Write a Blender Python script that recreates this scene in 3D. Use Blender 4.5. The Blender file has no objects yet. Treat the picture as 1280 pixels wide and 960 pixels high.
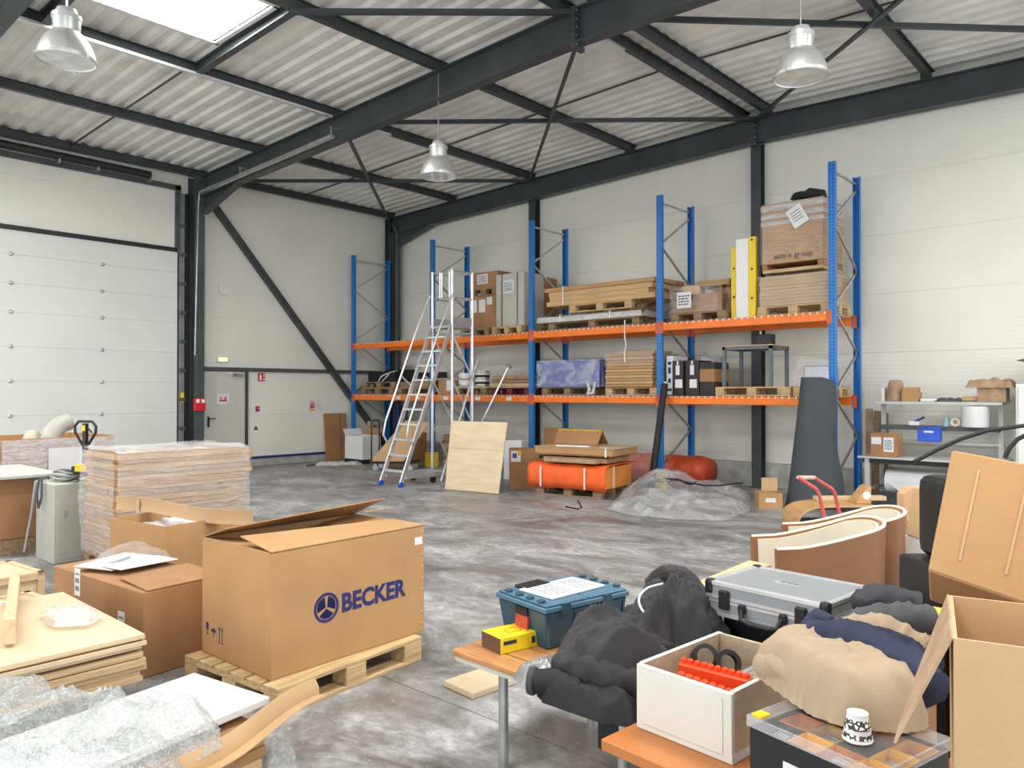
import bpy, bmesh, math, random
from mathutils import Vector, Matrix, noise, Euler
random.seed(7)
S = bpy.context.scene
COL = S.collection
PI = math.pi
R = math.radians

# ------------------------------------------------------------------ camera
FPX, YAW, PITCH, CAMH = 958.33, 0.7319, 0.0093, 1.6273
FWD = Vector((-math.sin(YAW) * math.cos(PITCH), math.cos(YAW) * math.cos(PITCH), math.sin(PITCH)))
RGT = Vector((math.cos(YAW), math.sin(YAW), 0))
UPV = RGT.cross(FWD)
CAM = Vector((0, 0, CAMH))
cd = bpy.data.cameras.new('camera')
cam = bpy.data.objects.new('camera', cd)
COL.objects.link(cam)
cd.sensor_width = 36.0
cd.lens = FPX / 1280 * 36.0
cd.clip_start = 0.02
m3 = Matrix((RGT, UPV, -FWD)).transposed()
cam.matrix_world = Matrix.Translation(CAM) @ m3.to_4x4()
S.camera = cam

# ------------------------------------------------------------------ world, daylight, exposure
W = bpy.data.worlds.new('overcast_sky')
S.world = W
W.use_nodes = True
W.node_tree.nodes['Background'].inputs[0].default_value = (0.93, 0.965, 1.0, 1)
W.node_tree.nodes['Background'].inputs[1].default_value = 1.6
S.view_settings.view_transform = 'Standard'
S.view_settings.look = 'None'
S.view_settings.gamma = 1.0
S.view_settings.use_curve_mapping = False
S.view_settings.exposure = 0.6

SKYLIGHTS = [(-8.95, 4.07), (-8.95, -0.8), (-2.1, 4.07), (-2.1, -0.8), (-13.9, -0.8), (2.4, 4.07), (2.4, 8.9)]
def roof_top(x):            # top of the rafters
    return 6.215 - 0.026 * abs(x + 5.55)
for i, (sx, sy) in enumerate(SKYLIGHTS):
    ld = bpy.data.lights.new('skylight_daylight', 'AREA')
    ld.shape = 'RECTANGLE'; ld.size = 1.4; ld.size_y = 1.6
    ld.energy = 140; ld.color = (1.0, 0.985, 0.95)
    lo = bpy.data.objects.new('skylight_daylight', ld)
    lo.location = (sx, sy, roof_top(sx) + 0.12)
    COL.objects.link(lo)

# ------------------------------------------------------------------ pixel helpers (1280 x 960 frame)
def ray(x, y):
    return (FWD + RGT * ((x - 640) / FPX) - UPV * ((y - 480) / FPX))
def pz(x, y, z=0.0):        # on the horizontal plane z
    d = ray(x, y); return CAM + d * ((z - CAM.z) / d.z)
def py(x, y, Y):            # on the plane Y
    d = ray(x, y); return CAM + d * ((Y - CAM.y) / d.y)
def px(x, y, X):            # on the plane X
    d = ray(x, y); return CAM + d * ((X - CAM.x) / d.x)
def pd(x, y, dist):         # at a given depth
    return CAM + ray(x, y) * dist
def hz(P, y):               # height over P seen at image row y
    v = Vector((P.x, P.y, CAM.z)) - CAM
    dep0, up0 = v.dot(FWD), v.dot(UPV)
    k = -(y - 480) / FPX    # (up0 + dz*UPV.z) / (dep0 + dz*FWD.z) = k
    return CAM.z + (k * dep0 - up0) / (UPV.z - k * FWD.z)

# ------------------------------------------------------------------ materials
MATS = {}
def nodes(name):
    m = bpy.data.materials.new(name); m.use_nodes = True
    nt = m.node_tree
    return m, nt, nt.nodes['Principled BSDF'], nt.links
def M(name, col, rough=0.6, metal=0.0, var=0.12, vs=4.0, bump=0.0, bs=40.0, stretch=(1, 1, 1), col2=None, spec=0.5, detail=4.0, alpha=None, sheen=0.0, wave=None):
    if name in MATS: return MATS[name]
    m, nt, b, L = nodes(name)
    N = nt.nodes
    tc = N.new('ShaderNodeTexCoord'); mp = N.new('ShaderNodeMapping')
    mp.inputs['Scale'].default_value = stretch
    L.new(tc.outputs['Object'], mp.inputs['Vector'])
    nz = N.new('ShaderNodeTexNoise'); nz.inputs['Scale'].default_value = vs; nz.inputs['Detail'].default_value = detail
    L.new(mp.outputs[0], nz.inputs['Vector'])
    cr = N.new('ShaderNodeValToRGB')
    c2 = col2 if col2 else tuple(max(0, c * (1 - 2 * var)) for c in col)
    c1 = col if col2 else tuple(min(1, c * (1 + var)) for c in col)
    cr.color_ramp.elements[0].position = 0.3; cr.color_ramp.elements[1].position = 0.7
    cr.color_ramp.elements[0].color = (*c2, 1); cr.color_ramp.elements[1].color = (*c1, 1)
    L.new(nz.outputs['Fac'], cr.inputs['Fac'])
    L.new(cr.outputs['Color'], b.inputs['Base Color'])
    b.inputs['Roughness'].default_value = rough
    b.inputs['Metallic'].default_value = metal
    b.inputs['Specular IOR Level'].default_value = spec
    if sheen: b.inputs['Sheen Weight'].default_value = sheen
    if bump:
        bn = N.new('ShaderNodeTexNoise'); bn.inputs['Scale'].default_value = bs; bn.inputs['Detail'].default_value = 3
        L.new(mp.outputs[0], bn.inputs['Vector'])
        bp = N.new('ShaderNodeBump'); bp.inputs['Strength'].default_value = bump; bp.inputs['Distance'].default_value = 0.02
        L.new(bn.outputs['Fac'], bp.inputs['Height']); L.new(bp.outputs[0], b.inputs['Normal'])
    if wave:                # fine parallel ribs: (axis, scale, strength)
        wv = N.new('ShaderNodeTexWave'); wv.bands_direction = wave[0]; wv.inputs['Scale'].default_value = wave[1]
        L.new(tc.outputs['Object'], wv.inputs['Vector'])
        bp = N.new('ShaderNodeBump'); bp.inputs['Strength'].default_value = wave[2]; bp.inputs['Distance'].default_value = 0.01
        L.new(wv.outputs['Fac'], bp.inputs['Height']); L.new(bp.outputs[0], b.inputs['Normal'])
    MATS[name] = m
    return m
def film(name, tint=(0.9, 0.92, 0.93), opaque=0.35, rough=0.12, bs=14.0, bump=0.9, stretch=(1, 1, 1), milky=0.5):
    """clear plastic film: see-through, glossy and creased, a little milky where it folds"""
    if name in MATS: return MATS[name]
    m, nt, b, L = nodes(name); N = nt.nodes
    out = N['Material Output']
    tc = N.new('ShaderNodeTexCoord'); mp = N.new('ShaderNodeMapping'); mp.inputs['Scale'].default_value = stretch
    L.new(tc.outputs['Object'], mp.inputs['Vector'])
    nz = N.new('ShaderNodeTexNoise'); nz.inputs['Scale'].default_value = bs; nz.inputs['Detail'].default_value = 6; nz.inputs['Distortion'].default_value = 1.2
    L.new(mp.outputs[0], nz.inputs['Vector'])
    bp = N.new('ShaderNodeBump'); bp.inputs['Strength'].default_value = bump; bp.inputs['Distance'].default_value = 0.03
    L.new(nz.outputs['Fac'], bp.inputs['Height'])
    b.inputs['Base Color'].default_value = (*tint, 1); b.inputs['Roughness'].default_value = rough
    b.inputs['Specular IOR Level'].default_value = 0.9
    L.new(bp.outputs[0], b.inputs['Normal'])
    tr = N.new('ShaderNodeBsdfTransparent'); tr.inputs[0].default_value = (0.97, 0.975, 0.98, 1)
    mr = N.new('ShaderNodeMapRange'); mr.inputs[1].default_value = 0.42; mr.inputs[2].default_value = 0.68
    mr.inputs[3].default_value = opaque; mr.inputs[4].default_value = min(1, opaque + milky)
    L.new(nz.outputs['Fac'], mr.inputs[0])
    mx = N.new('ShaderNodeMixShader')
    L.new(mr.outputs[0], mx.inputs[0]); L.new(tr.outputs[0], mx.inputs[1]); L.new(b.outputs[0], mx.inputs[2])
    L.new(mx.outputs[0], out.inputs['Surface'])
    MATS[name] = m
    return m
def lit(name, col, strength):
    m, nt, b, L = nodes(name)
    b.inputs['Base Color'].default_value = (*col, 1); b.inputs['Emission Color'].default_value = (*col, 1)
    b.inputs['Emission Strength'].default_value = strength
    return m
def floor_mat():
    m, nt, b, L = nodes('dusty_concrete'); N = nt.nodes
    tc = N.new('ShaderNodeTexCoord'); mp = N.new('ShaderNodeMapping'); mp.inputs['Rotation'].default_value = (0, 0, 0.5); mp.inputs['Scale'].default_value = (0.75, 1.15, 1)
    L.new(tc.outputs['Object'], mp.inputs['Vector'])
    def nz(s, d, dis=0.0, rough=0.5):
        n = N.new('ShaderNodeTexNoise'); n.inputs['Scale'].default_value = s; n.inputs['Detail'].default_value = d
        n.inputs['Distortion'].default_value = dis; n.inputs['Roughness'].default_value = rough
        L.new(mp.outputs[0], n.inputs['Vector']); return n
    def ramp(src, a, bb, ca, cb):
        r = N.new('ShaderNodeValToRGB'); r.color_ramp.elements[0].position = a; r.color_ramp.elements[1].position = bb
        r.color_ramp.elements[0].color = (*ca, 1); r.color_ramp.elements[1].color = (*cb, 1)
        L.new(src, r.inputs['Fac']); return r
    base = ramp(nz(0.9, 5).outputs['Fac'], 0.35, 0.7, (0.12, 0.112, 0.108), (0.21, 0.198, 0.19))
    dust = ramp(nz(1.3, 10, 0.7, 0.72).outputs['Fac'], 0.40, 0.62, (0, 0, 0), (1, 1, 1))
    fine = ramp(nz(12, 8, 0.4, 0.75).outputs['Fac'], 0.32, 0.62, (0.18, 0.18, 0.18), (1, 1, 1))
    mul = N.new('ShaderNodeMix'); mul.data_type = 'RGBA'; mul.blend_type = 'MULTIPLY'; mul.inputs[0].default_value = 1
    L.new(dust.outputs[0], mul.inputs[6]); L.new(fine.outputs[0], mul.inputs[7])
    mx = N.new('ShaderNodeMix'); mx.data_type = 'RGBA'
    L.new(mul.outputs[2], mx.inputs[0]); L.new(base.outputs[0], mx.inputs[6]); mx.inputs[7].default_value = (0.53, 0.545, 0.555, 1)
    sp = ramp(nz(30, 3).outputs['Fac'], 0.66, 0.72, (0, 0, 0), (0.7, 0.7, 0.7))
    mx2 = N.new('ShaderNodeMix'); mx2.data_type = 'RGBA'
    L.new(sp.outputs[0], mx2.inputs[0]); L.new(mx.outputs[2], mx2.inputs[6]); mx2.inputs[7].default_value = (0.5, 0.5, 0.5, 1)
    L.new(mx2.outputs[2], b.inputs['Base Color'])
    rr = N.new('ShaderNodeMapRange'); rr.inputs[3].default_value = 0.34; rr.inputs[4].default_value = 0.7
    L.new(mul.outputs[2], rr.inputs[0]); L.new(rr.outputs[0], b.inputs['Roughness'])
    b.inputs['Specular IOR Level'].default_value = 0.45
    return m
def dots_mat(name, col, dot, pitch, offs=0.5, rad=0.16):
    """painted steel with a row of punched slots up its face"""
    m, nt, b, L = nodes(name); N = nt.nodes
    tc = N.new('ShaderNodeTexCoord'); sx = N.new('ShaderNodeSeparateXYZ'); L.new(tc.outputs['Object'], sx.inputs[0])
    def mth(op, a, bv=None):
        n = N.new('ShaderNodeMath'); n.operation = op
        if hasattr(a, 'is_linked') or hasattr(a, 'links'): L.new(a, n.inputs[0])
        else: n.inputs[0].default_value = a
        if bv is not None:
            if hasattr(bv, 'links'): L.new(bv, n.inputs[1])
            else: n.inputs[1].default_value = bv
        return n.outputs[0]
    zz = mth('ABSOLUTE', mth('SUBTRACT', mth('FRACT', mth('MULTIPLY', sx.outputs['Z'], 1 / pitch)), 0.5))
    ax = mth('ABSOLUTE', mth('SUBTRACT', mth('ABSOLUTE', sx.outputs['X']), 0.022))
    ay = mth('ABSOLUTE', mth('SUBTRACT', mth('ABSOLUTE', sx.outputs['Y']), 0.012))
    inz = mth('LESS_THAN', zz, 0.25); inx = mth('LESS_THAN', ax, 0.009)
    k = mth('MULTIPLY', inz, inx)
    mx = N.new('ShaderNodeMix'); mx.data_type = 'RGBA'
    L.new(k, mx.inputs[0]); mx.inputs[6].default_value = (*col, 1); mx.inputs[7].default_value = (*dot, 1)
    L.new(mx.outputs[2], b.inputs['Base Color']); b.inputs['Roughness'].default_value = 0.38
    return m

steel = M('dark_steel', (0.05, 0.06, 0.062), 0.45, 0.0, 0.15, 2)
steel2 = M('grey_steel', (0.075, 0.085, 0.088), 0.5, 0.0, 0.15, 2)
galv = M('galvanised_steel', (0.55, 0.56, 0.56), 0.35, 0.85, 0.12, 8)
alu = M('aluminium', (0.80, 0.81, 0.82), 0.38, 0.75, 0.06, 6)
alu_dull = M('dull_aluminium', (0.52, 0.535, 0.55), 0.42, 0.6, 0.08, 5)
wallm = M('wall_panel_cream', (0.81, 0.805, 0.73), 0.5, 0, 0.03, 0.6, wave=('Z', 5.0, 0.12))
doorm = M('door_panel_white', (0.74, 0.75, 0.72), 0.4, 0, 0.02, 0.8)
roofm = M('roof_sheet', (0.84, 0.83, 0.79), 0.45, 0, 0.09, 1.5)
plinthm = M('plinth_concrete', (0.42, 0.42, 0.40), 0.8, 0, 0.15, 5, 0.2, 30)
concrete = floor_mat()
joint = M('joint_dark', (0.07, 0.065, 0.06), 0.9)
blue = dots_mat('rack_blue', (0.008, 0.19, 0.58), (0.02, 0.05, 0.12), 0.05)
bluep = M('rack_blue_plain', (0.008, 0.155, 0.52), 0.38, 0, 0.05)
orange = M('rack_orange', (0.92, 0.20, 0.014), 0.38, 0, 0.06, 3)
yellow = M('safety_yellow', (0.85, 0.6, 0.015), 0.45, 0, 0.06)
white = M('white_paint', (0.80, 0.80, 0.78), 0.45, 0, 0.03)
paper = M('white_paper', (0.74, 0.745, 0.75), 0.7, 0, 0.03)
card = M('cardboard', (0.47, 0.262, 0.112), 0.75, 0, 0.06, 3, 0.05, 60)
card2 = M('cardboard_brown', (0.38, 0.195, 0.085), 0.75, 0, 0.08, 3, 0.05, 60)
card3 = M('cardboard_pale', (0.55, 0.36, 0.19), 0.75, 0, 0.06, 3, 0.05, 60)
cardin = M('cardboard_inside', (0.42, 0.23, 0.10), 0.8, 0, 0.06, 3)
kraft = M('kraft_paper', (0.43, 0.29, 0.18), 0.8, 0, 0.15, 8, 0.3, 20)
tape = M('brown_tape', (0.56, 0.36, 0.17), 0.25, 0, 0.05)
wood = M('pallet_wood', (0.60, 0.42, 0.215), 0.75, 0, 0.16, 3, 0.15, 25, (1, 9, 9))
woodd = M('pallet_wood_weathered', (0.33, 0.22, 0.12), 0.8, 0, 0.2, 3, 0.15, 25, (1, 9, 9))
ply = M('birch_plywood', (0.68, 0.545, 0.36), 0.6, 0, 0.07, 2.5, 0.03, 20, (1.0, 1.0, 5))
plye = M('plywood_edge', (0.60, 0.43, 0.235), 0.7, 0, 0.14, 3, 0, 20, (1, 1, 30))
pine = M('pine_board', (0.66, 0.49, 0.29), 0.65, 0, 0.1, 3, 0.05, 20, (1, 10, 10))
black = M('black_plastic', (0.012, 0.012, 0.013), 0.45)
blackr = M('black_rubber', (0.015, 0.015, 0.016), 0.7)
greyp = M('grey_paint', (0.44, 0.44, 0.39), 0.45, 0, 0.04)
red = M('red_plastic', (0.62, 0.02, 0.025), 0.4, 0, 0.05)

# ------------------------------------------------------------------ mesh builder
class MB:
    def __init__(s): s.v = []; s.f = []
    def add(s, vs, fs):
        n = len(s.v); s.v += [Vector(v) for v in vs]; s.f += [tuple(n + i for i in f) for f in fs]; return s
    def box(s, c, d, rot=None):
        c = Vector(c); hx, hy, hz_ = d[0] / 2, d[1] / 2, d[2] / 2
        vs = [Vector((x * hx, y * hy, z * hz_)) for z in (-1, 1) for y in (-1, 1) for x in (-1, 1)]
        if rot is not None:
            if not isinstance(rot, Matrix): rot = Euler(rot).to_matrix()
            vs = [rot @ v for v in vs]
        return s.add([c + v for v in vs], [(0, 2, 3, 1), (4, 5, 7, 6), (0, 1, 5, 4), (2, 6, 7, 3), (0, 4, 6, 2), (1, 3, 7, 5)])
    def span(s, a, b):      # box between two corners
        return s.box([(a[i] + b[i]) / 2 for i in range(3)], [abs(b[i] - a[i]) for i in range(3)])
    def bar(s, p, q, w, h=None, up=(0, 0, 1)):
        p, q = Vector(p), Vector(q); h = h or w
        d = (q - p); L = d.length; d.normalize()
        u = Vector(up)
        if abs(d.dot(u)) > 0.99: u = Vector((0, 1, 0))
        sd = d.cross(u).normalized(); u2 = sd.cross(d)
        rot = Matrix((sd, d, u2)).transposed()
        return s.box((p + q) / 2, (w, L, h), rot)
    def ibeam(s, p, q, w, h, t=0.012, tf=0.018, up=(0, 0, 1)):
        p, q = Vector(p), Vector(q); d = (q - p).normalized(); u = Vector(up)
        if abs(d.dot(u)) > 0.99: u = Vector((0, 1, 0))
        sd = d.cross(u).normalized(); u2 = sd.cross(d)
        s.bar(p, q, t, h - 2 * tf, up)
        for k in (-1, 1):
            o = u2 * (k * (h / 2 - tf / 2)); s.bar(p + o, q + o, w, tf, up)
        return s
    def tube(s, pts, r, n=8, caps=True, closed=False):
        pts = [Vector(p) for p in pts]; m = len(pts)
        rs = r if isinstance(r, (list, tuple)) else [r] * m
        prev = None; rings = []
        for i, p in enumerate(pts):
            a = pts[(i - 1) % m] if (i > 0 or closed) else p
            b = pts[(i + 1) % m] if (i < m - 1 or closed) else p
            d = (b - a).normalized()
            if prev is None:
                u = Vector((0, 0, 1)) if abs(d.z) < 0.9 else Vector((1, 0, 0))
                x = d.cross(u).normalized()
            else:
                x = (prev - d * prev.dot(d)).normalized()
            prev = x; y = d.cross(x)
            rings.append([p + (x * math.cos(2 * PI * k / n) + y * math.sin(2 * PI * k / n)) * rs[i] for k in range(n)])
        vs = [v for rg in rings for v in rg]; fs = []
        for i in range(m if closed else m - 1):
            j = (i + 1) % m
            for k in range(n):
                fs.append((i * n + k, i * n + (k + 1) % n, j * n + (k + 1) % n, j * n + k))
        if caps and not closed:
            fs.append(tuple(reversed(range(n)))); fs.append(tuple((m - 1) * n + k for k in range(n)))
        return s.add(vs, fs)
    def lathe(s, prof, n=24, c=(0, 0, 0), rot=None, cap=True):
        c = Vector(c); vs = []; fs = []
        for (r, z) in prof:
            for k in range(n):
                v = Vector((r * math.cos(2 * PI * k / n), r * math.sin(2 * PI * k / n), z))
                if rot is not None: v = rot @ v
                vs.append(c + v)
        for i in range(len(prof) - 1):
            for k in range(n):
                fs.append((i * n + k, i * n + (k + 1) % n, (i + 1) * n + (k + 1) % n, (i + 1) * n + k))
        if cap:
            fs.append(tuple(reversed(range(n)))); fs.append(tuple((len(prof) - 1) * n + k for k in range(n)))
        return s.add(vs, fs)
    def prism(s, poly, a, b, plane='xy'):
        def pt(u, v, w):
            return {'xy': (u, v, w), 'xz': (u, w, v), 'yz': (w, u, v)}[plane]
        n = len(poly)
        vs = [pt(u, v, a) for u, v in poly] + [pt(u, v, b) for u, v in poly]
        fs = [tuple(reversed(range(n))), tuple(range(n, 2 * n))] + [(i, (i + 1) % n, n + (i + 1) % n, n + i) for i in range(n)]
        return s.add(vs, fs)
    def quad(s, pts, t=0.003):
        """thin slab through four points, thickness t along its normal"""
        pts = [Vector(p) for p in pts]; nrm = (pts[1] - pts[0]).cross(pts[-1] - pts[0]).normalized() * t
        n = len(pts)
        return s.add(pts + [p + nrm for p in pts], [tuple(reversed(range(n))), tuple(range(n, 2 * n))] + [(i, (i + 1) % n, n + (i + 1) % n, n + i) for i in range(n)])
    def sheet(s, grid, t=0.0):
        """surface through a grid (rows of points); t > 0 gives it thickness"""
        h, w = len(grid), len(grid[0]); vs = [Vector(p) for row in grid for p in row]
        fs = [(i * w + j, i * w + j + 1, (i + 1) * w + j + 1, (i + 1) * w + j) for i in range(h - 1) for j in range(w - 1)]
        if t:
            n = len(vs); nr = [Vector((0, 0, 0)) for _ in vs]
            for f in fs:
                k = (vs[f[1]] - vs[f[0]]).cross(vs[f[2]] - vs[f[0]])
                for i in f: nr[i] += k
            low = [v - (k.normalized() * t if k.length > 0 else Vector((0, 0, t))) for v, k in zip(vs, nr)]
            edge = [j for j in range(w)] + [i * w + w - 1 for i in range(1, h)] + [(h - 1) * w + j for j in range(w - 2, -1, -1)] + [i * w for i in range(h - 2, 0, -1)]
            fs2 = [tuple(n + i for i in reversed(f)) for f in fs]
            sd = [(edge[(k + 1) % len(edge)], edge[k], n + edge[k], n + edge[(k + 1) % len(edge)]) for k in range(len(edge))]
            return s.add(vs + low, fs + fs2 + sd)
        return s.add(vs, fs)
    def xf(s, mtx):
        s.v = [mtx @ v for v in s.v]; return s
    def mesh(s, name, mat, bevel=0.0, smooth=False, seg=1):
        me = bpy.data.meshes.new(name)
        me.from_pydata([tuple(v) for v in s.v], [], s.f)
        bm = bmesh.new(); bm.from_mesh(me)
        bmesh.ops.recalc_face_normals(bm, faces=bm.faces)
        if bevel:
            es = [e for e in bm.edges if len(e.link_faces) == 2 and e.calc_face_angle(0) > 0.5]
            bmesh.ops.bevel(bm, geom=es, offset=bevel, segments=seg, affect='EDGES', profile=0.6, clamp_overlap=True)
        bm.to_mesh(me); bm.free()
        me.materials.append(mat)
        if smooth:
            for p in me.polygons: p.use_smooth = True
            if smooth != 'all':
                me.set_sharp_from_angle(angle=R(40))
        return me
    def build(s, name, mat, parent=None, bevel=0.0, smooth=False, label=None, kind=None, seg=1):
        return obj(name, s.mesh(name, mat, bevel, smooth, seg), parent, label, kind)
def obj(name, me, parent=None, label=None, kind=None, loc=None, rot=None):
    o = bpy.data.objects.new(name, me); COL.objects.link(o)
    if parent: o.parent = parent
    if label: o['label'] = label
    if kind: o['kind'] = kind
    if loc is not None: o.location = loc
    if rot is not None: o.rotation_euler = rot
    return o
def tag(o, label, cat, group=None):
    o['label'] = label; o['category'] = cat
    if group: o['group'] = group
    return o
def thing(name, label, cat, loc=(0, 0, 0), rz=0.0, group=None, rot=None):
    o = bpy.data.objects.new(name, None); COL.objects.link(o)
    o.empty_display_size = 0.1
    o.location = loc; o.rotation_euler = rot if rot is not None else (0, 0, rz)
    return tag(o, label, cat, group)
def struct(o): o['kind'] = 'structure'; return o
def copy_tree(o, parent=None):
    c = o.copy(); COL.objects.link(c); c.parent = parent
    for ch in list(o.children): copy_tree(ch, c)
    return c
def text_mesh(txt, size, mat, ext=0.0008, off=0.0, align='CENTER'):
    cu = bpy.data.curves.new('lettering', 'FONT'); cu.body = txt; cu.size = size; cu.extrude = ext; cu.offset = off
    cu.align_x = align; cu.align_y = 'CENTER'; cu.resolution_u = 3
    o = bpy.data.objects.new('tmp', cu); COL.objects.link(o)
    dg = bpy.context.evaluated_depsgraph_get()
    me = bpy.data.meshes.new_from_object(o.evaluated_get(dg))
    bpy.data.objects.remove(o)
    me.materials.clear(); me.materials.append(mat)
    return me
def fbm(v, o=4): return noise.fractal(Vector(v), 1.0, 2.0, o)
def fit(n, l, r, z):
    """oriented footprint from three image points on plane z: near, left and right corner -> centre, angle, lengths"""
    a, b, c = pz(*n, z), pz(*l, z), pz(*r, z)
    u, v = c - a, b - a
    ang = math.atan2((u.normalized() + Vector((v.normalized().y, -v.normalized().x, 0))).y, (u.normalized() + Vector((v.normalized().y, -v.normalized().x, 0))).x)
    ux, vy = Vector((math.cos(ang), math.sin(ang), 0)), Vector((-math.sin(ang), math.cos(ang), 0))
    la, lb = u.dot(ux), v.dot(vy)
    return a + ux * (la / 2) + vy * (lb / 2), ang, la, lb, a

# ------------------------------------------------------------------ structure: floor, walls, roof
XA, YB = -15.3, 12.5                # inner faces of the two walls in view
XE, YS = 8.0, -8.0                  # the hall goes on behind the camera and stands open there
FL = MB().span((XA - 0.3, YS, -0.3), (XE, YB + 0.3, -0.012)).build('floor', joint)
struct(FL)
ys = [YS, -2.23, 2.77, YB + 0.3]
for j in range(3):
    MB().span((XA - 0.3, ys[j] + 0.003, -0.05), (XE, ys[j + 1] - 0.003, 0)).build('slab', concrete, FL)

def wall(name, kind):
    o = bpy.data.objects.new(name, None); COL.objects.link(o); o['kind'] = 'structure'; return o
seam = 0.002
wA = wall('wall_left', 0)
def panelA(y0, y1, z0, z1, mat=wallm):
    n = max(1, round((z1 - z0) / 1.0)); h = (z1 - z0) / n
    for k in range(n):
        MB().span((XA - 0.1, y0, z0 + k * h + seam / 2), (XA, y1, z0 + (k + 1) * h - seam / 2)).build('cladding_panel', mat, wA, bevel=0.002)
MB().span((XA - 0.2, YS, -0.1), (XA - 0.05, YB, 6.5)).build('backing', steel2, wA)
panelA(7.02, YB, 2.12, 6.35)
panelA(8.5, YB, 0.17, 2.06)
panelA(YS, 2.6, 0.17, 6.35)
panelA(2.6, 7.02, 4.42, 6.35)
MB().span((XA - 0.1, 8.5, 0), (XA + 0.012, YB, 0.165)).build('plinth', plinthm, wA, bevel=0.006)
MB().span((XA - 0.1, YS, 0), (XA + 0.012, 2.6, 0.165)).build('plinth', plinthm, wA, bevel=0.006)
navy = M('navy_plastic', (0.02, 0.025, 0.16), 0.5)
MB().span((XA + 0.01, 8.58, 0.16), (XA + 0.03, 12.2, 0.21)).build('blue_strip', navy, wA, label='navy blue edge strip on top of the plinth')
wB = wall('wall_back', 0)
for k in range(7):
    z0, z1 = 0.42 + k * 0.9, min(6.45, 0.42 + (k + 1) * 0.9)
    if z1 <= z0: break
    MB().span((XA, YB, z0 + seam / 2), (XE, YB + 0.1, z1 - seam / 2)).build('cladding_panel', wallm, wB, bevel=0.002)
MB().span((XA, YB + 0.05, 0), (XE, YB + 0.2, 6.5)).build('backing', steel2, wB)
MB().span((XA, YB - 0.02, 0), (XE, YB + 0.1, 0.415)).build('plinth', plinthm, wB, bevel=0.006)

# roof sheet: trapezoidal ribs running down the slope, with openings for the skylights
CE = wall('ceiling', 0)
PITCHR = 0.25
PROF = [(0.0, 0.0), (0.085, 0.0), (0.125, 0.042), (0.21, 0.042)]
holes = [(sx - 0.75, sx + 0.75, sy - 0.875, sy + 0.875) for sx, sy in SKYLIGHTS]
bks = sorted({XA - 0.2, -5.55, XE} | {h[0] for h in holes} | {h[1] for h in holes})
deck = MB()
ynodes = []
y = YS
while y < YB + 0.2:
    for dy, dz in PROF: ynodes.append((y + dy, dz))
    y += PITCHR
for i in range(len(bks) - 1):
    x0, x1 = bks[i], bks[i + 1]
    vs = []; fs = []
    for k, (yy, dz) in enumerate(ynodes):
        for xx in (x0, x1): vs.append((xx, yy, roof_top(xx) + 0.15 + dz))
    for k in range(len(ynodes) - 1):
        ym = (ynodes[k][0] + ynodes[k + 1][0]) / 2; xm = (x0 + x1) / 2
        if any(h[0] < xm < h[1] and h[2] < ym < h[3] for h in holes): continue
        fs.append((2 * k, 2 * k + 1, 2 * k + 3, 2 * k + 2))
    deck.add(vs, fs)
deck.build('roof_sheet', roofm, CE)
outer = MB()
for i in range(len(bks) - 1):
    x0, x1 = bks[i], bks[i + 1]; xm = (x0 + x1) / 2
    cuts = sorted({YS, YB + 0.3} | {h[2] for h in holes} | {h[3] for h in holes})
    for j in range(len(cuts) - 1):
        ym = (cuts[j] + cuts[j + 1]) / 2
        if any(h[0] < xm < h[1] and h[2] < ym < h[3] for h in holes): continue
        outer.add([(x0, cuts[j], roof_top(x0) + 0.26), (x1, cuts[j], roof_top(x1) + 0.26), (x1, cuts[j + 1], roof_top(x1) + 0.26), (x0, cuts[j + 1], roof_top(x0) + 0.26)], [(0, 1, 2, 3)])
outer.build('insulation', steel2, CE)
skyglow = lit('daylit_polycarbonate', (1.0, 0.995, 0.97), 3.0)
for i, (sx, sy) in enumerate(SKYLIGHTS):
    w = wall('window_%d' % (i + 1), 0)
    z = roof_top(sx) + 0.14
    f = MB()
    for sgn in (-1, 1):
        f.box((sx + sgn * 0.74, sy, z + 0.06), (0.06, 1.75, 0.2)); f.box((sx, sy + sgn * 0.845, z + 0.06), (1.5, 0.06, 0.2))
    f.build('frame', white, w)
    MB().box((sx, sy, z + 0.16), (1.48, 1.7, 0.02)).build('pane', skyglow, w)
    b = MB()
    for k in (-1, 1): b.bar((sx + k * 0.66, sy - 0.8, z - 0.02), (sx + k * 0.66, sy + 0.8, z - 0.02), 0.025, 0.025)
    b.bar((sx - 0.7, sy + 0.78, z - 0.02), (sx + 0.7, sy + 0.78, z - 0.02), 0.025, 0.025)
    b.build('opening_gear', galv, w)

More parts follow.
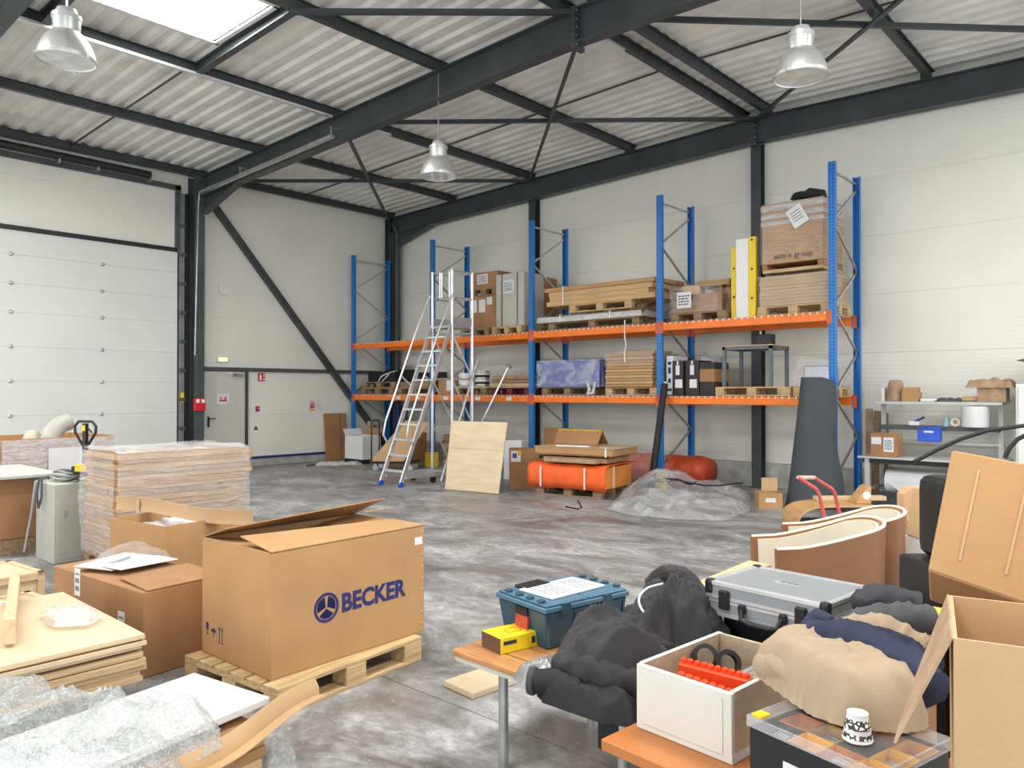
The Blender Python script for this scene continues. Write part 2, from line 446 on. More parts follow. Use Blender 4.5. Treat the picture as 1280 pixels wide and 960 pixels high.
# steel frames
FR = [12.3, 7.36, 2.5, -2.4]
PLAB = {-15.15: 'dark steel eaves purlin directly above the sectional door', -12.9: 'dark steel purlin between the eaves and the cable tray purlin', -10.5: 'dark steel purlin carrying the long bright cable tray', -8.0: 'dark steel purlin with two pendant lamps hanging from it', -5.72: 'dark steel ridge purlin with a short cable tray beneath', -5.3: 'dark steel ridge purlin without any cable tray', -2.9: 'dark steel purlin from which the lamp above the tall crate hangs', -0.4: 'dark steel purlin beyond the lamp above the tall crate'}
PX = list(PLAB)
names = {12.3: 'against the back wall', 7.36: 'in the middle of the hall', 2.5: 'next to the skylight', -2.4: 'behind the skylight bay'}
for Y in FR:
    t = thing('roof_rafter', 'long dark grey steel roof rafter ' + names[Y], 'beam', (-5.55, Y, 5.6))
    T = Vector((-5.55, Y, 5.6))
    def rel(x, z): return Vector((x, Y, z)) - T
    for a, b in ((-15.15, -5.55), (-5.55, XE)):
        MB().ibeam(rel(a, roof_top(a) - 0.21), rel(b, roof_top(b) - 0.21), 0.18, 0.42).build('girder', steel, t)
    h = MB(); h.prism([(-15.0 + 5.55, roof_top(-15) - 0.4 - 5.6), (-13.6 + 5.55, roof_top(-13.6) - 0.42 - 5.6), (-15.0 + 5.55, roof_top(-15) - 0.75 - 5.6)], -0.012, 0.012, 'xz')
    h.bar(rel(-13.6, roof_top(-13.6) - 0.42), rel(-15.0, roof_top(-15) - 0.75), 0.16, 0.014)
    h.build('haunch', steel, t)
    pl = MB(); pl.box((0, 0, roof_top(-5.55) - 0.24 - 5.6), (0.06, 0.2, 0.5)); pl.build('splice_plate', steel, t)
    for k in range(5):
        for sy in (-0.07, 0.07):
            MB().box((-0.034, sy, roof_top(-5.55) - 0.44 + k * 0.1 - 5.6), (0.02, 0.022, 0.022)).build('bolt', galv, t)
            MB().box((0.034, sy, roof_top(-5.55) - 0.44 + k * 0.1 - 5.6), (0.02, 0.022, 0.022)).build('bolt', galv, t)
    for x in PX:
        if x < -15: continue
        MB().box((x + 5.55 - 0.06, -0.07 if Y > 12 else 0, roof_top(x) + 0.05 - 5.6), (0.09, 0.012, 0.1)).build('purlin_cleat', steel, t)
for x in PX:
    tag(MB().ibeam((x, YS, roof_top(x) + 0.08), (x, 12.42, roof_top(x) + 0.08), 0.085, 0.15, 0.008, 0.012).build('roof_purlin', steel), PLAB[x], 'beam', 'roof purlins')
def brace(a, b, dz=-0.06):
    p = Vector((a[0], a[1], roof_top(a[0]) + dz)); q = Vector((b[0], b[1], roof_top(b[0]) + dz))
    tag(MB().bar(p, q, 0.06, 0.008).bar(p + Vector((0.02, 0, 0.03)), q + Vector((0.02, 0, 0.03)), 0.008, 0.06).build('roof_brace', steel), 'diagonal dark steel angle brace crossing the roof bay', 'brace', 'roof cross braces')
for (xa, xb) in ((-15.1, -10.5), (-10.5, -5.55), (-5.55, -0.5)):
    brace((xa, 7.5), (xb, 12.2), -0.06); brace((xb, 7.5), (xa, 12.2), -0.09)
brace((-8.0, 4.95), (-5.6, 7.3))
for (x0, x1) in ((-15.15, -12.9), (-12.9, -10.5), (-10.5, -8.0), (-8.0, -5.72), (-5.3, -2.9), (-2.9, -0.4)):
    for Y in (9.75, 4.95):
        if Y < 5 and x0 > -11: continue
        tag(MB().tube([(x0 + 0.03, Y, roof_top(x0) + 0.1), (x1 - 0.03, Y, roof_top(x1) + 0.1)], 0.016, 6).build('tie_rod', steel), 'thin dark steel tie rod between two purlins', 'rod', 'purlin tie rods')
for Y, tl in ((3.1, 'short dark steel trimmer beam on the far side of the skylight'), (5.03, 'short dark steel trimmer beam between the skylight and the middle rafter')):
    tag(MB().ibeam((-10.45, Y, roof_top(-10.5) + 0.06), (-8.05, Y, roof_top(-8) + 0.06), 0.1, 0.15).build('skylight_trimmer', steel), tl, 'beam', 'skylight trimmers')
tag(MB().box((-10.43, 4.9, roof_top(-10.5) - 0.02), (0.06, 4.7, 0.035)).build('cable_tray', alu), 'long thin bright cable tray fixed under the purlin beside the skylight', 'cable tray')
tag(MB().box((-10.43, 8.0, roof_top(-10.5) - 0.02), (0.06, 0.9, 0.035)).build('cable_tray', alu), 'short cable tray under the purlin behind the middle rafter', 'cable tray')
tag(MB().box((-5.72, 8.2, roof_top(-5.7) - 0.02), (0.06, 0.8, 0.035)).build('cable_tray', alu), 'short cable tray under the ridge purlin', 'cable tray')
tr = thing('rafter_cable_tray', 'galvanised cable tray on brackets along the underside of the middle rafter', 'cable tray', (-13, 7.1, 5.6))
TT = Vector((-13, 7.1, 5.6))
p0, p1 = py(250, 241, 7.09) - TT, py(416, 170, 7.09) - TT
MB().bar(p0, p1, 0.07, 0.05).build('tray', galv, tr)
for k in (0.35, 0.99):
    c = p0.lerp(p1, k); MB().bar(c + Vector((0, 0, 0.02)), c + Vector((0, 0, 0.16)), 0.03, 0.012).bar(c + Vector((0, -0.02, 0.15)), c + Vector((0, 0.268, 0.15)), 0.03, 0.02).build('bracket', galv, tr)
MB().tube([p0 + Vector((-0.02, 0, 0)), p0 + Vector((-0.06, 0, -0.2)), p0 + Vector((-0.08, 0, -0.6)), p0 + Vector((-0.08, -0.05, -3.2))], 0.014, 6).build('cable', galv, tr)

def column(x, y, zt, w, d, label):
    t = thing('steel_column', label, 'column', (x, y, 0))
    c = MB().ibeam((0, 0, 0.02), (0, 0, zt), d, w)
    if d > w: c = MB().ibeam((0, 0, 0.02), (0, 0, zt), w, d, up=(1, 0, 0))
    c.build('shaft', steel, t)
    MB().box((0, 0, 0.01), (max(0.26, w), max(0.26, d), 0.02)).build('base_plate', steel, t)
    return t
t = thing('steel_column', 'dark steel column between the sectional door and the side door', 'column', (-15.1, 7.25, 0))
MB().span((-0.16, -0.1, 0.02), (-0.145, 0.1, 5.95)).span((0.145, -0.1, 0.02), (0.16, 0.1, 5.95)).span((-0.145, -0.006, 0.02), (0.145, 0.006, 5.95)).build('shaft', steel2, t)
MB().box((0, 0, 0.01), (0.36, 0.3, 0.02)).build('base_plate', steel, t)
t = thing('steel_column', 'dark steel column in the corner behind the pallet rack', 'column', (-15.1, 12.3, 0))
MB().span((-0.16, -0.1, 0.02), (-0.145, 0.1, 5.95)).span((0.145, -0.1, 0.02), (0.16, 0.1, 5.95)).span((-0.145, -0.006, 0.02), (0.145, 0.006, 5.95)).build('shaft', steel, t)
MB().tube([(0.21, -0.02, 0.1), (0.21, -0.02, 5.6), (0.1, -0.06, 5.8)], 0.05, 8).build('downpipe', steel2, t)
for x, lb in ((-10.5, 'dark steel wall column behind the middle of the pallet rack'), (-5.55, 'dark steel wall column behind the barrier posts at the roof ridge'), (-0.6, 'dark steel wall column beyond the workbench')):
    t = thing('steel_column', lb, 'column', (x, 12.4, 0))
    MB().span((-0.085, -0.09, 0.02), (0.085, -0.075, 5.8)).span((-0.085, 0.065, 0.02), (0.085, 0.08, 5.8)).span((-0.006, -0.075, 0.02), (0.006, 0.065, 5.8)).build('shaft', steel, t)
    MB().box((0, -0.01, 0.01), (0.24, 0.2, 0.02)).build('base_plate', steel, t)

t = thing('wall_brace', 'long diagonal dark steel brace on the wall above the side door', 'brace', (-15.2, 9.4, 2.9))
MB().bar(px(264, 252, -15.2) - Vector((-15.2, 9.4, 2.9)), Vector((0, 12.15 - 9.4, 0.3 - 2.9)), 0.12, 0.12, up=(1, 0, 0)).build('bar', steel, t)
tr1 = MB().span((XA, 7.42, 2.05), (XA + 0.06, 12.3, 2.13)).span((XA, 8.44, 0), (XA + 0.05, 8.485, 2.05)).build('trim_1', steel2); struct(tr1)

# sectional overhead door
D1 = wall('door_1', 0)
zz = [0, 0.6, 1.2, 1.8, 2.4, 3.0, 3.5, 4.0, 4.42]
for k in range(8):
    s_ = MB().span((XA - 0.03, 2.7, zz[k] + 0.001), (XA + 0.02, 6.95, zz[k + 1] - 0.001)).build('section', doorm, D1, bevel=0.002)
    if 0 < k:
        for Y in (4.05, 5.53):
            MB().lathe([(0.035, 0), (0.035, 0.02), (0.02, 0.028)], 10, (XA + 0.02, Y, zz[k]), Euler((0, PI / 2, 0)).to_matrix()).build('hinge', galv, s_)
MB().span((XA - 0.02, 2.7, 4.42), (XA + 0.05, 6.95, 4.5)).build('seal', black, D1)
MB().span((XA - 0.01, 6.9, 4.5), (XA + 0.06, 7.0, 5.75)).span((XA - 0.01, 2.6, 5.66), (XA + 0.06, 7.0, 5.76)).build('frame', steel2, D1)
MB().tube([(XA + 0.16, 2.6, 5.84), (XA + 0.16, 6.35, 5.82)], 0.07, 10).build('spring_shaft', black, D1)
for Y in (4.75, 5.4, 6.35):
    MB().box((XA + 0.1, Y, 5.8), (0.2, 0.03, 0.2)).build('shaft_bracket', galv, D1)
tk = MB().span((XA, 6.98, 0), (XA + 0.1, 7.06, 5.6)); tk.span((XA, 7.1, 0), (XA + 0.04, 7.13, 5.3)); tk.build('track', M('track_grey', (0.24, 0.25, 0.25), 0.4, 0.3), D1)
for k in range(9):
    MB().box((XA + 0.09, 7.02, 0.3 + k * 0.58), (0.09, 0.13, 0.07)).build('track_bracket', steel2, D1)
MB().box((XA + 0.106, 7.02, 1.5), (0.006, 0.07, 0.2)).build('warning_sticker', yellow, D1)
MB().span((XA + 0.0, 7.075, 0), (XA + 0.14, 7.14, 5.6)).build('cable_duct', black, D1)

# side door
D2 = wall('door_2', 0)
leafm = M('side_door_cream', (0.60, 0.595, 0.535), 0.45, 0, 0.02)
MB().span((XA - 0.02, 7.5, 0.005), (XA + 0.03, 8.42, 2.04)).build('leaf', leafm, D2, bevel=0.003)
MB().span((XA, 7.46, 0), (XA + 0.05, 7.5, 2.08)).build('frame', greyp, D2)
hd = MB().box((XA + 0.04, 7.6, 0.99), (0.02, 0.04, 0.22)); hd.bar((XA + 0.05, 7.6, 1.06), (XA + 0.09, 7.6, 1.06), 0.02); hd.bar((XA + 0.09, 7.59, 1.06), (XA + 0.09, 7.73, 1.06), 0.02)
hd.build('handle', black, D2)
cl = MB().box((XA + 0.06, 8.25, 1.97), (0.06, 0.24, 0.06)); cl.bar((XA + 0.1, 8.22, 1.98), (XA + 0.2, 8.05, 2.0), 0.02, 0.01); cl.bar((XA + 0.2, 8.05, 2.0), (XA + 0.06, 7.9, 2.02), 0.02, 0.01)
cl.build('door_closer', galv, D2)

def sign(name, label, y, z, w, h, mat, marks=(), cat='sign', thick=0.006, xo=0.0):
    t = thing(name, label, cat, (XA + xo, y, z))
    MB().box((thick / 2, 0, 0), (thick, w, h)).build('plate', mat, t)
    for (nm, mm, my, mz, mw, mh) in marks:
        MB().box((thick + 0.001, my, mz), (0.002, mw, mh)).build(nm, mm, t)
    return t
redm = M('sign_red', (0.62, 0.01, 0.02), 0.45, 0, 0.03)
blues = M('sign_blue', (0.03, 0.05, 0.4), 0.5); oran = M('sign_orange', (0.9, 0.42, 0.04), 0.5); pink = M('sign_pink', (0.75, 0.2, 0.22), 0.5)
t = sign('warning_notice', 'white notice with two pink heads and a red bar on the side door', 7.92, 1.46, 0.27, 0.22, paper,
     [('head', pink, -0.05, 0.02, 0.05, 0.06), ('head', pink, 0.05, 0.02, 0.05, 0.06), ('bar', redm, 0, -0.03, 0.16, 0.035)], xo=0.032)
t = sign('extinguisher_sign', 'red and white fire extinguisher sign high beside the side door', 8.82, 1.93, 0.17, 0.18, redm,
     [('extinguisher_symbol', white, -0.025, -0.01, 0.05, 0.11), ('nozzle_symbol', white, -0.025, 0.06, 0.02, 0.03), ('flame_symbol', white, 0.055, 0.04, 0.03, 0.05), ('flame_symbol', white, 0.055, -0.04, 0.03, 0.05)])
t = sign('small_safety_sign', 'small red and blue square sign on the wall below the extinguisher sign', 8.73, 1.24, 0.1, 0.12, redm,
     [('blue_field', blues, -0.02, -0.035, 0.05, 0.045), ('white_mark', white, 0.02, 0.01, 0.05, 0.012)])
t = thing('triangle_sign', 'tiny grey triangular sticker on the wall low beside the side door', 'sign', (XA, 8.69, 0.83))
MB().prism([(-0.06, -0.05), (0.06, -0.05), (0, 0.05)], 0.001, 0.006, 'yz').build('plate', steel2, t)
t = sign('information_notice', 'white notice with orange and purple blocks of text above the brown boards', 10.19, 1.29, 0.38, 0.28, paper,
     [('text_block', oran, -0.08, 0.08, 0.12, 0.05), ('text_block', blues, -0.08, 0.03, 0.12, 0.03), ('text_block', redm, -0.08, -0.025, 0.12, 0.05), ('text_block', oran, -0.08, -0.09, 0.12, 0.06), ('text_block', oran, 0.09, 0.04, 0.1, 0.014), ('text_block', oran, 0.09, 0.0, 0.1, 0.014), ('text_block', oran, 0.09, -0.04, 0.1, 0.014)])
t = sign('sounder_box', 'plain white square alarm box high on the wall', 7.91, 3.77, 0.17, 0.2, white, [('cover', white, 0, 0, 0.14, 0.17)], 'alarm', 0.05)
t = thing('exit_light', 'glowing yellow emergency exit light above the side door', 'lamp', (XA, 7.9, 2.29))
MB().box((0.03, 0, 0), (0.06, 0.24, 0.1)).build('housing', white, t, bevel=0.008)
MB().box((0.065, 0, 0), (0.012, 0.18, 0.075)).build('diffuser', lit('exit_glow', (1.0, 0.72, 0.2), 1.6), t)
MB().tube([(0.01, -0.12, -0.06), (0.01, -0.4, -0.07)], 0.008, 6).build('cable', white, t)
t = thing('fire_alarm_box', 'red manual call box fixed to the steel column beside the side door', 'alarm', (-14.93, 7.23, 1.36))
MB().box((0.04, 0, 0), (0.08, 0.22, 0.25)).build('housing', redm, t, bevel=0.006)
for k in (-0.055, 0.055):
    MB().box((0.082, k, 0.07), (0.004, 0.07, 0.07)).build('symbol', white, t)
MB().tube([(0.01, -0.05, 0.12), (0.01, -0.05, 1.2)], 0.012, 6).tube([(0.01, 0.05, 0.12), (0.01, 0.05, 1.2)], 0.012, 6).build('conduit', steel2, t)

# pendant lamps
chrome = M('polished_reflector', (0.80, 0.81, 0.80), 0.36, 0.8, 0.05, 3)
glass = M('lamp_glass', (0.72, 0.75, 0.75), 0.08, 0.2, 0.15, 6)
housing = M('lamp_housing', (0.62, 0.64, 0.63), 0.35, 0.5, 0.05)
def lamp(px_, py_, X, label, lean=0.0, ztop=None):
    P = px(px_, py_, X)
    t = thing('pendant_lamp', label, 'lamp', P)
    MB().lathe([(0.252, -0.012), (0.256, 0.0), (0.252, 0.03), (0.235, 0.09), (0.205, 0.16), (0.165, 0.22), (0.125, 0.26), (0.115, 0.265), (0.105, 0.262), (0.15, 0.22), (0.19, 0.16), (0.225, 0.08), (0.244, 0.0), (0.252, -0.012)], 32, cap=False).build('reflector', chrome, t, smooth=True)
    MB().lathe([(0.245, 0.0), (0.245, 0.006)], 32).build('glass', glass, t, smooth=True)
    MB().lathe([(0.11, 0.26), (0.118, 0.30), (0.122, 0.38), (0.13, 0.385), (0.13, 0.42), (0.10, 0.43), (0.085, 0.48), (0.03, 0.49)], 24).build('housing', housing, t, smooth=True)
    MB().lathe([(0.256, -0.008), (0.262, -0.008), (0.262, 0.012), (0.256, 0.012), (0.256, -0.008)], 32, cap=False).build('rim', housing, t, smooth=True)
    for a in (0.4, 2.5, 4.6):
        MB().box((0.262 * math.cos(a), 0.262 * math.sin(a), 0), (0.02, 0.02, 0.03)).build('clip', galv, t)
    MB().tube([(0, 0, 0.48), (0, 0, roof_top(X) - P.z + 0.02)], 0.009, 6).build('hanger', galv, t)
    return t
lamp(83, 75, -8.0, 'silver bell shaped pendant lamp hanging beside the bright skylight')
lamp(548, 220, -8.0, 'silver bell shaped pendant lamp hanging behind the middle rafter')
lamp(1001, 96, -2.9, 'silver bell shaped pendant lamp hanging above the tall stacked crate on the rack')

# ------------------------------------------------------------------ pallet rack
X0, BAY, YF, YR = -15.07, 2.8, 11.106, 12.144
ZU, ZL, ZT = 2.75, 1.54, 4.88
RK = thing('pallet_rack', 'blue and orange steel pallet rack of four bays along the back wall', 'rack', (X0, YF, 0))
Dp = YR - YF
def post_mesh():
    b = MB(); b.span((-0.05, -0.035, 0), (0.05, -0.028, ZT)); b.span((-0.05, -0.028, 0), (-0.043, 0.035, ZT)); b.span((0.043, -0.028, 0), (0.05, 0.035, ZT))
    return b.mesh('upright', blue)
pm = post_mesh()
ftp = MB().box((0, 0, 0.006), (0.14, 0.13, 0.012)).mesh('foot_plate', galv)
brm = None
for i in range(5):
    x = i * BAY
    u = obj('upright', pm, RK, loc=(x, 0, 0)); obj('foot_plate', ftp, u)
    u2 = obj('upright', pm, RK, loc=(x, Dp, 0), rot=(0, 0, PI)); obj('foot_plate', ftp, u2)
    MB().bar((x, 0, ZT - 0.12), (x, Dp, ZT - 0.12), 0.03, 0.03).build('brace', galv, RK)
    zs = [ZT - 0.2 - k * 0.62 for k in range(8)]
    for k in range(7):
        a, b = (Dp, 0) if k % 2 == 0 else (0, Dp)
        MB().bar((x, a, zs[k]), (x, b, zs[k + 1]), 0.028, 0.028).build('brace', galv, RK)
pr = MB().span((-0.11, -0.11, 0), (-0.07, 0.08, 0.32)).span((0.07, -0.11, 0), (0.11, 0.08, 0.32)).span((-0.11, -0.12, 0), (0.11, -0.07, 0.32)).mesh('upright_guard', yellow, 0.01)
for i in (0, 1, 3): obj('upright_guard', pr, RK, loc=(i * BAY, 0, 0))
con = MB().box((0, 0, 0), (0.07, 0.06, 0.2)).mesh('connector', M('connector_orange', (0.62, 0.10, 0.03), 0.45), 0.004)
for i in range(4):
    for z in (ZU, ZL):
        for y, k in ((-0.0, 0), (Dp, 1)):
            bm_ = MB().span((i * BAY + 0.05, y - 0.025, z - 0.125), ((i + 1) * BAY - 0.05, y + 0.025, z))
            be = bm_.build('beam', orange, RK, bevel=0.008)
            for x in (i * BAY + 0.04, (i + 1) * BAY - 0.04):
                obj('connector', con, be, loc=(x, y - (0.008 if k == 0 else 0), z - 0.07))
        wd = MB()
        n = 26
        for q in range(n):
            x = i * BAY + 0.1 + q * (BAY - 0.2) / (n - 1)
            wd.bar((x, -0.032, z + 0.004), (x, Dp + 0.03, z + 0.004), 0.012, 0.008); wd.box((x, -0.03, z - 0.008), (0.022, 0.012, 0.03))
        wd.build('wire_deck', M('deck_wire', (0.75, 0.74, 0.7), 0.4, 0.2), RK)
for x in (11.75 - 0.0, ):
    pass
for xp in (498, 522, 557, 597, 636):
    q = py(xp, 499, YF - 0.03); MB().box((q.x - X0, -0.03, ZL - 0.06), (0.14, 0.004, 0.07)).build('location_label', paper, RK)
# ------------------------------------------------------------------ generic goods
PAL = {}
def pallet(label, loc, rz=0.0, L=1.2, Wd=0.8, mat=None, nb=5, skew=True):
    """wooden pallet, length L along local x, 144 mm high"""
    mat = mat or wood
    key = (L, Wd, mat.name, nb)
    if key not in PAL:
        bw = min(0.14, Wd / nb * 0.86)
        PAL[key] = (MB().box((0, 0, 0), (L, bw, 0.022)).mesh('deck_board', mat, 0.003),
                    MB().box((0, 0, 0), (0.145, Wd, 0.022)).mesh('cross_board', mat, 0.003),
                    MB().box((0, 0, 0), (0.145, 0.12, 0.078)).mesh('block', mat, 0.004),
                    MB().box((0, 0, 0), (L, 0.11, 0.022)).mesh('bottom_board', mat, 0.003), bw)
    d, c, k, b, bw = PAL[key]
    t = thing('pallet', label, 'pallet', loc, rz)
    for i in range(nb):
        obj('deck_board', d, t, loc=(0, -Wd / 2 + bw / 2 + i * (Wd - bw) / (nb - 1), 0.133))
    for x in (-L / 2 + 0.0725, 0, L / 2 - 0.0725):
        obj('cross_board', c, t, loc=(x, 0, 0.111))
        for y in (-Wd / 2 + 0.06, 0, Wd / 2 - 0.06): obj('block', k, t, loc=(x, y, 0.061))
    for y in (-Wd / 2 + 0.056, 0, Wd / 2 - 0.056): obj('bottom_board', b, t, loc=(0, y, 0.011))
    return t
def carton_parts(t, s, mat=card, c=(0, 0, 0), tape_on=True, labels=(), tapemat=None, name='carton_body'):
    """closed carton with its base centre at c; labels: (face, u, v, w, h) on faces f(-y) b(+y) l(-x) r(+x) t(top)"""
    c = Vector(c)
    b = MB().box(c + Vector((0, 0, s[2] / 2)), s).build(name, mat, t, bevel=min(0.006, s[2] * 0.1))
    if tape_on:
        tw = min(0.05, s[1] * 0.3)
        MB().box(c + Vector((0, 0, s[2] + 0.0008)), (s[0] * 0.99, tw, 0.002)).span(c + Vector((s[0] / 2, -tw / 2, s[2] * 0.8)), c + Vector((s[0] / 2 + 0.0015, tw / 2, s[2]))).span(c + Vector((-s[0] / 2 - 0.0015, -tw / 2, s[2] * 0.8)), c + Vector((-s[0] / 2, tw / 2, s[2]))).build('tape', tapemat or tape, t)
    for (f, u, v, w, h) in labels: patch(t, s, c, f, u, v, w, h, paper, 'label')
    return b
def patch(t, s, c, f, u, v, w, h, mat, name='label', th=0.002):
    """thin rectangle on a carton face; u across, v up from the base"""
    c = Vector(c); m = MB()
    if f == 'f': m.box(c + Vector((u, -s[1] / 2 - th / 2, v)), (w, th, h))
    elif f == 'b': m.box(c + Vector((u, s[1] / 2 + th / 2, v)), (w, th, h))
    elif f == 'l': m.box(c + Vector((-s[0] / 2 - th / 2, u, v)), (th, w, h))
    elif f == 'r': m.box(c + Vector((s[0] / 2 + th / 2, u, v)), (th, w, h))
    else: m.box(c + Vector((u, v, s[2] + th / 2)), (w, h, th))
    return m.build(name, mat, t)
def carton(name, label, loc, s, rz=0.0, mat=None, labels=(), cat='box', **k):
    t = thing(name, label, cat, loc, rz)
    carton_parts(t, s, mat or card, labels=labels, **k); return t
inkm = M('print_ink', (0.03, 0.035, 0.06), 0.7); inkg = M('print_grey', (0.25, 0.25, 0.27), 0.7); inkb = M('print_brown', (0.13, 0.07, 0.04), 0.7)
def printed(t, origin, ax, ay, lines, w, h, mat=None, name='print'):
    """rows of short dashes standing for small unreadable print on a label"""
    m = MB(); o = Vector(origin); ax = Vector(ax).normalized(); ay = Vector(ay).normalized(); n = ax.cross(ay)
    for k in range(lines):
        y = h * (0.5 - (k + 0.5) / lines); x = -w / 2; 
        while x < w / 2 - 0.1 * w:
            L_ = w * random.uniform(0.1, 0.3); L_ = min(L_, w / 2 - x)
            a = o + ax * x + ay * (y - h / lines * 0.22) ; hh = ay * (h / lines * 0.42)
            m.quad([a, a + ax * L_, a + ax * L_ + hh, a + hh], 0.0008); x += L_ + w * 0.06
    ob = m.build(name, mat or inkm, t); ob['kind'] = 'stuff'; return ob
def shell(s, c, nx=10, ny=10, nz=8, amp=0.012, fr=6.0, seed=0.0, bottom=False, sag=0.0):
    """crumpled film around a box of size s with base centre c"""
    c = Vector(c); m = MB()
    hx, hy, hz_ = s[0] / 2, s[1] / 2, s[2]
    def dis(p, nrm):
        q = p * fr + Vector((seed, seed * 2, seed * 3))
        d = noise.noise(q) * amp + abs(noise.noise(q * 2.3)) * amp * 0.9 + noise.noise(q * 5.1) * amp * 0.35
        return c + p + nrm * (amp * 0.8 + d)
    def face(f, nu, nv): m.sheet([[f(i / nu, j / nv) for i in range(nu + 1)] for j in range(nv + 1)])
    face(lambda a, b: dis(Vector((-hx + 2 * hx * a, -hy, hz_ * b)), Vector((0, -1, 0))), nx, nz)
    face(lambda a, b: dis(Vector((hx - 2 * hx * a, hy, hz_ * b)), Vector((0, 1, 0))), nx, nz)
    face(lambda a, b: dis(Vector((hx, -hy + 2 * hy * a, hz_ * b)), Vector((1, 0, 0))), ny, nz)
    face(lambda a, b: dis(Vector((-hx, hy - 2 * hy * a, hz_ * b)), Vector((-1, 0, 0))), ny, nz)
    face(lambda a, b: dis(Vector((-hx + 2 * hx * a, -hy + 2 * hy * b, hz_)), Vector((0, 0, 1))), nx, ny)
    return m
wrapf = film('stretch_film', (0.92, 0.93, 0.94), 0.10, 0.14, 5.0, 0.7, (1.0, 1.0, 6.0), 0.16)
wrapm = film('milky_film', (0.86, 0.88, 0.92), 0.42, 0.16, 5.0, 0.7, (1, 1, 3), 0.22)
bubble = film('bubble_film', (0.76, 0.79, 0.78), 0.40, 0.10, 55.0, 0.9, (1, 1, 1), 0.2)
def heap(outline, hfun, res=0.03, base=0.0, seed=0):
    """cloth or film heap: height field hfun(x, y, edge) over a polygon; edge = distance to the rim"""
    xs_ = [p[0] for p in outline]; ys_ = [p[1] for p in outline]
    nx = max(4, int((max(xs_) - min(xs_)) / res)); ny = max(4, int((max(ys_) - min(ys_)) / res))
    def inside(x, y):
        r = False; n = len(outline)
        for i in range(n):
            (x1, y1), (x2, y2) = outline[i], outline[(i + 1) % n]
            if (y1 > y) != (y2 > y) and x < (x2 - x1) * (y - y1) / (y2 - y1 + 1e-12) + x1: r = not r
        return r
    def dist(x, y):
        b = 9
        n = len(outline)
        for i in range(n):
            ax, ay = outline[i]; bx, by = outline[(i + 1) % n]
            dx, dy = bx - ax, by - ay; t = max(0, min(1, ((x - ax) * dx + (y - ay) * dy) / (dx * dx + dy * dy + 1e-12)))
            b = min(b, math.hypot(x - ax - t * dx, y - ay - t * dy))
        return b
    m = MB(); idx = {}; vs = []; fs = []
    for j in range(ny + 1):
        for i in range(nx + 1):
            x = min(xs_) + (max(xs_) - min(xs_)) * i / nx; y = min(ys_) + (max(ys_) - min(ys_)) * j / ny
            e = dist(x, y); ins = inside(x, y)
            if ins or e < res * 1.05:
                e2 = e if ins else 0.0
                idx[i, j] = len(vs); vs.append((x, y, base + (hfun(x, y, e2) if ins else 0.0)))
    for j in range(ny):
        for i in range(nx):
            q = [(i, j), (i + 1, j), (i + 1, j + 1), (i, j + 1)]
            k = [idx[a] for a in q if a in idx]
            if len(k) >= 3: fs.append(tuple(k))
    return m.add(vs, fs)
def crease(x, y, z):
    w = noise.noise(Vector((x * 0.7, y * 0.7, z + 9))) * 0.8
    return (1 - abs(noise.noise(Vector((x + w, y - w, z))))) ** 4
def dome(e, r): 
    k = min(1.0, e / r); return math.sqrt(max(0, 1 - (1 - k) ** 2))
def ridged(x, y, z=0.0): return 1 - 2 * abs(noise.noise(Vector((x, y, z))))

# ------------------------------------------------------------------ goods on the upper rack level
ZUP = ZU + 0.010; ZLO = ZL + 0.010
YM = 11.62                              # middle of the shelf depth
pallet('light wooden pallet on the upper rack under two stacked brown cartons', (-10.98, YM, ZUP), PI / 2, 1.1, 0.8, woodd)
pallet('light wooden pallet on the upper rack under the grey strapped box', (-10.1, YM, ZUP), PI / 2, 1.1, 0.78, wood)
carton('carton', 'tall brown carton with taped notices under a small pallet on the upper rack', (-10.86, 11.62, ZUP + 0.146), (0.76, 0.78, 0.66), 0, card2,
       [('f', -0.3, 0.46, 0.2, 0.26), ('f', -0.05, 0.46, 0.18, 0.26), ('f', 0.16, 0.55, 0.15, 0.15)])
pallet('small weathered pallet between two brown cartons on the upper rack', (-10.88, 11.62, ZUP + 0.81), 0, 0.78, 0.8, woodd)
t = carton('carton', 'low brown carton with a white sheet on top of the small pallet', (-10.86, 11.62, ZUP + 0.956), (0.76, 0.76, 0.34), 0, card2, [('f', -0.05, 0.2, 0.3, 0.2)])
printed(t, (-0.05, -0.384, 0.2), (1, 0, 0), (0, 0, 1), 5, 0.24, 0.16)
gb = M('pale_grey_board', (0.53, 0.51, 0.45), 0.6, 0, 0.04)
t = thing('strapped_box', 'tall pale grey box with dark straps and a white sheet on the upper rack', 'box', (-10.1, 11.68, ZUP + 0.146))
MB().box((0, -0.2, 0.52), (0.74, 0.6, 1.04)).build('body', gb, t, bevel=0.006)
MB().box((0, 0.31, 0.5), (0.75, 0.42, 1.0)).build('rear_carton', card2, t, bevel=0.006)
for x in (-0.21, 0.2):
    MB().span((x - 0.012, -0.505, 0), (x + 0.012, -0.5, 1.046)).span((x - 0.012, -0.5, 1.041), (x + 0.012, 0.1, 1.046)).build('strap', steel2, t)
MB().box((-0.03, -0.508, 0.78), (0.28, 0.004, 0.26)).build('label', paper, t)
printed(t, (-0.03, -0.511, 0.78), (1, 0, 0), (0, 0, 1), 5, 0.22, 0.18)

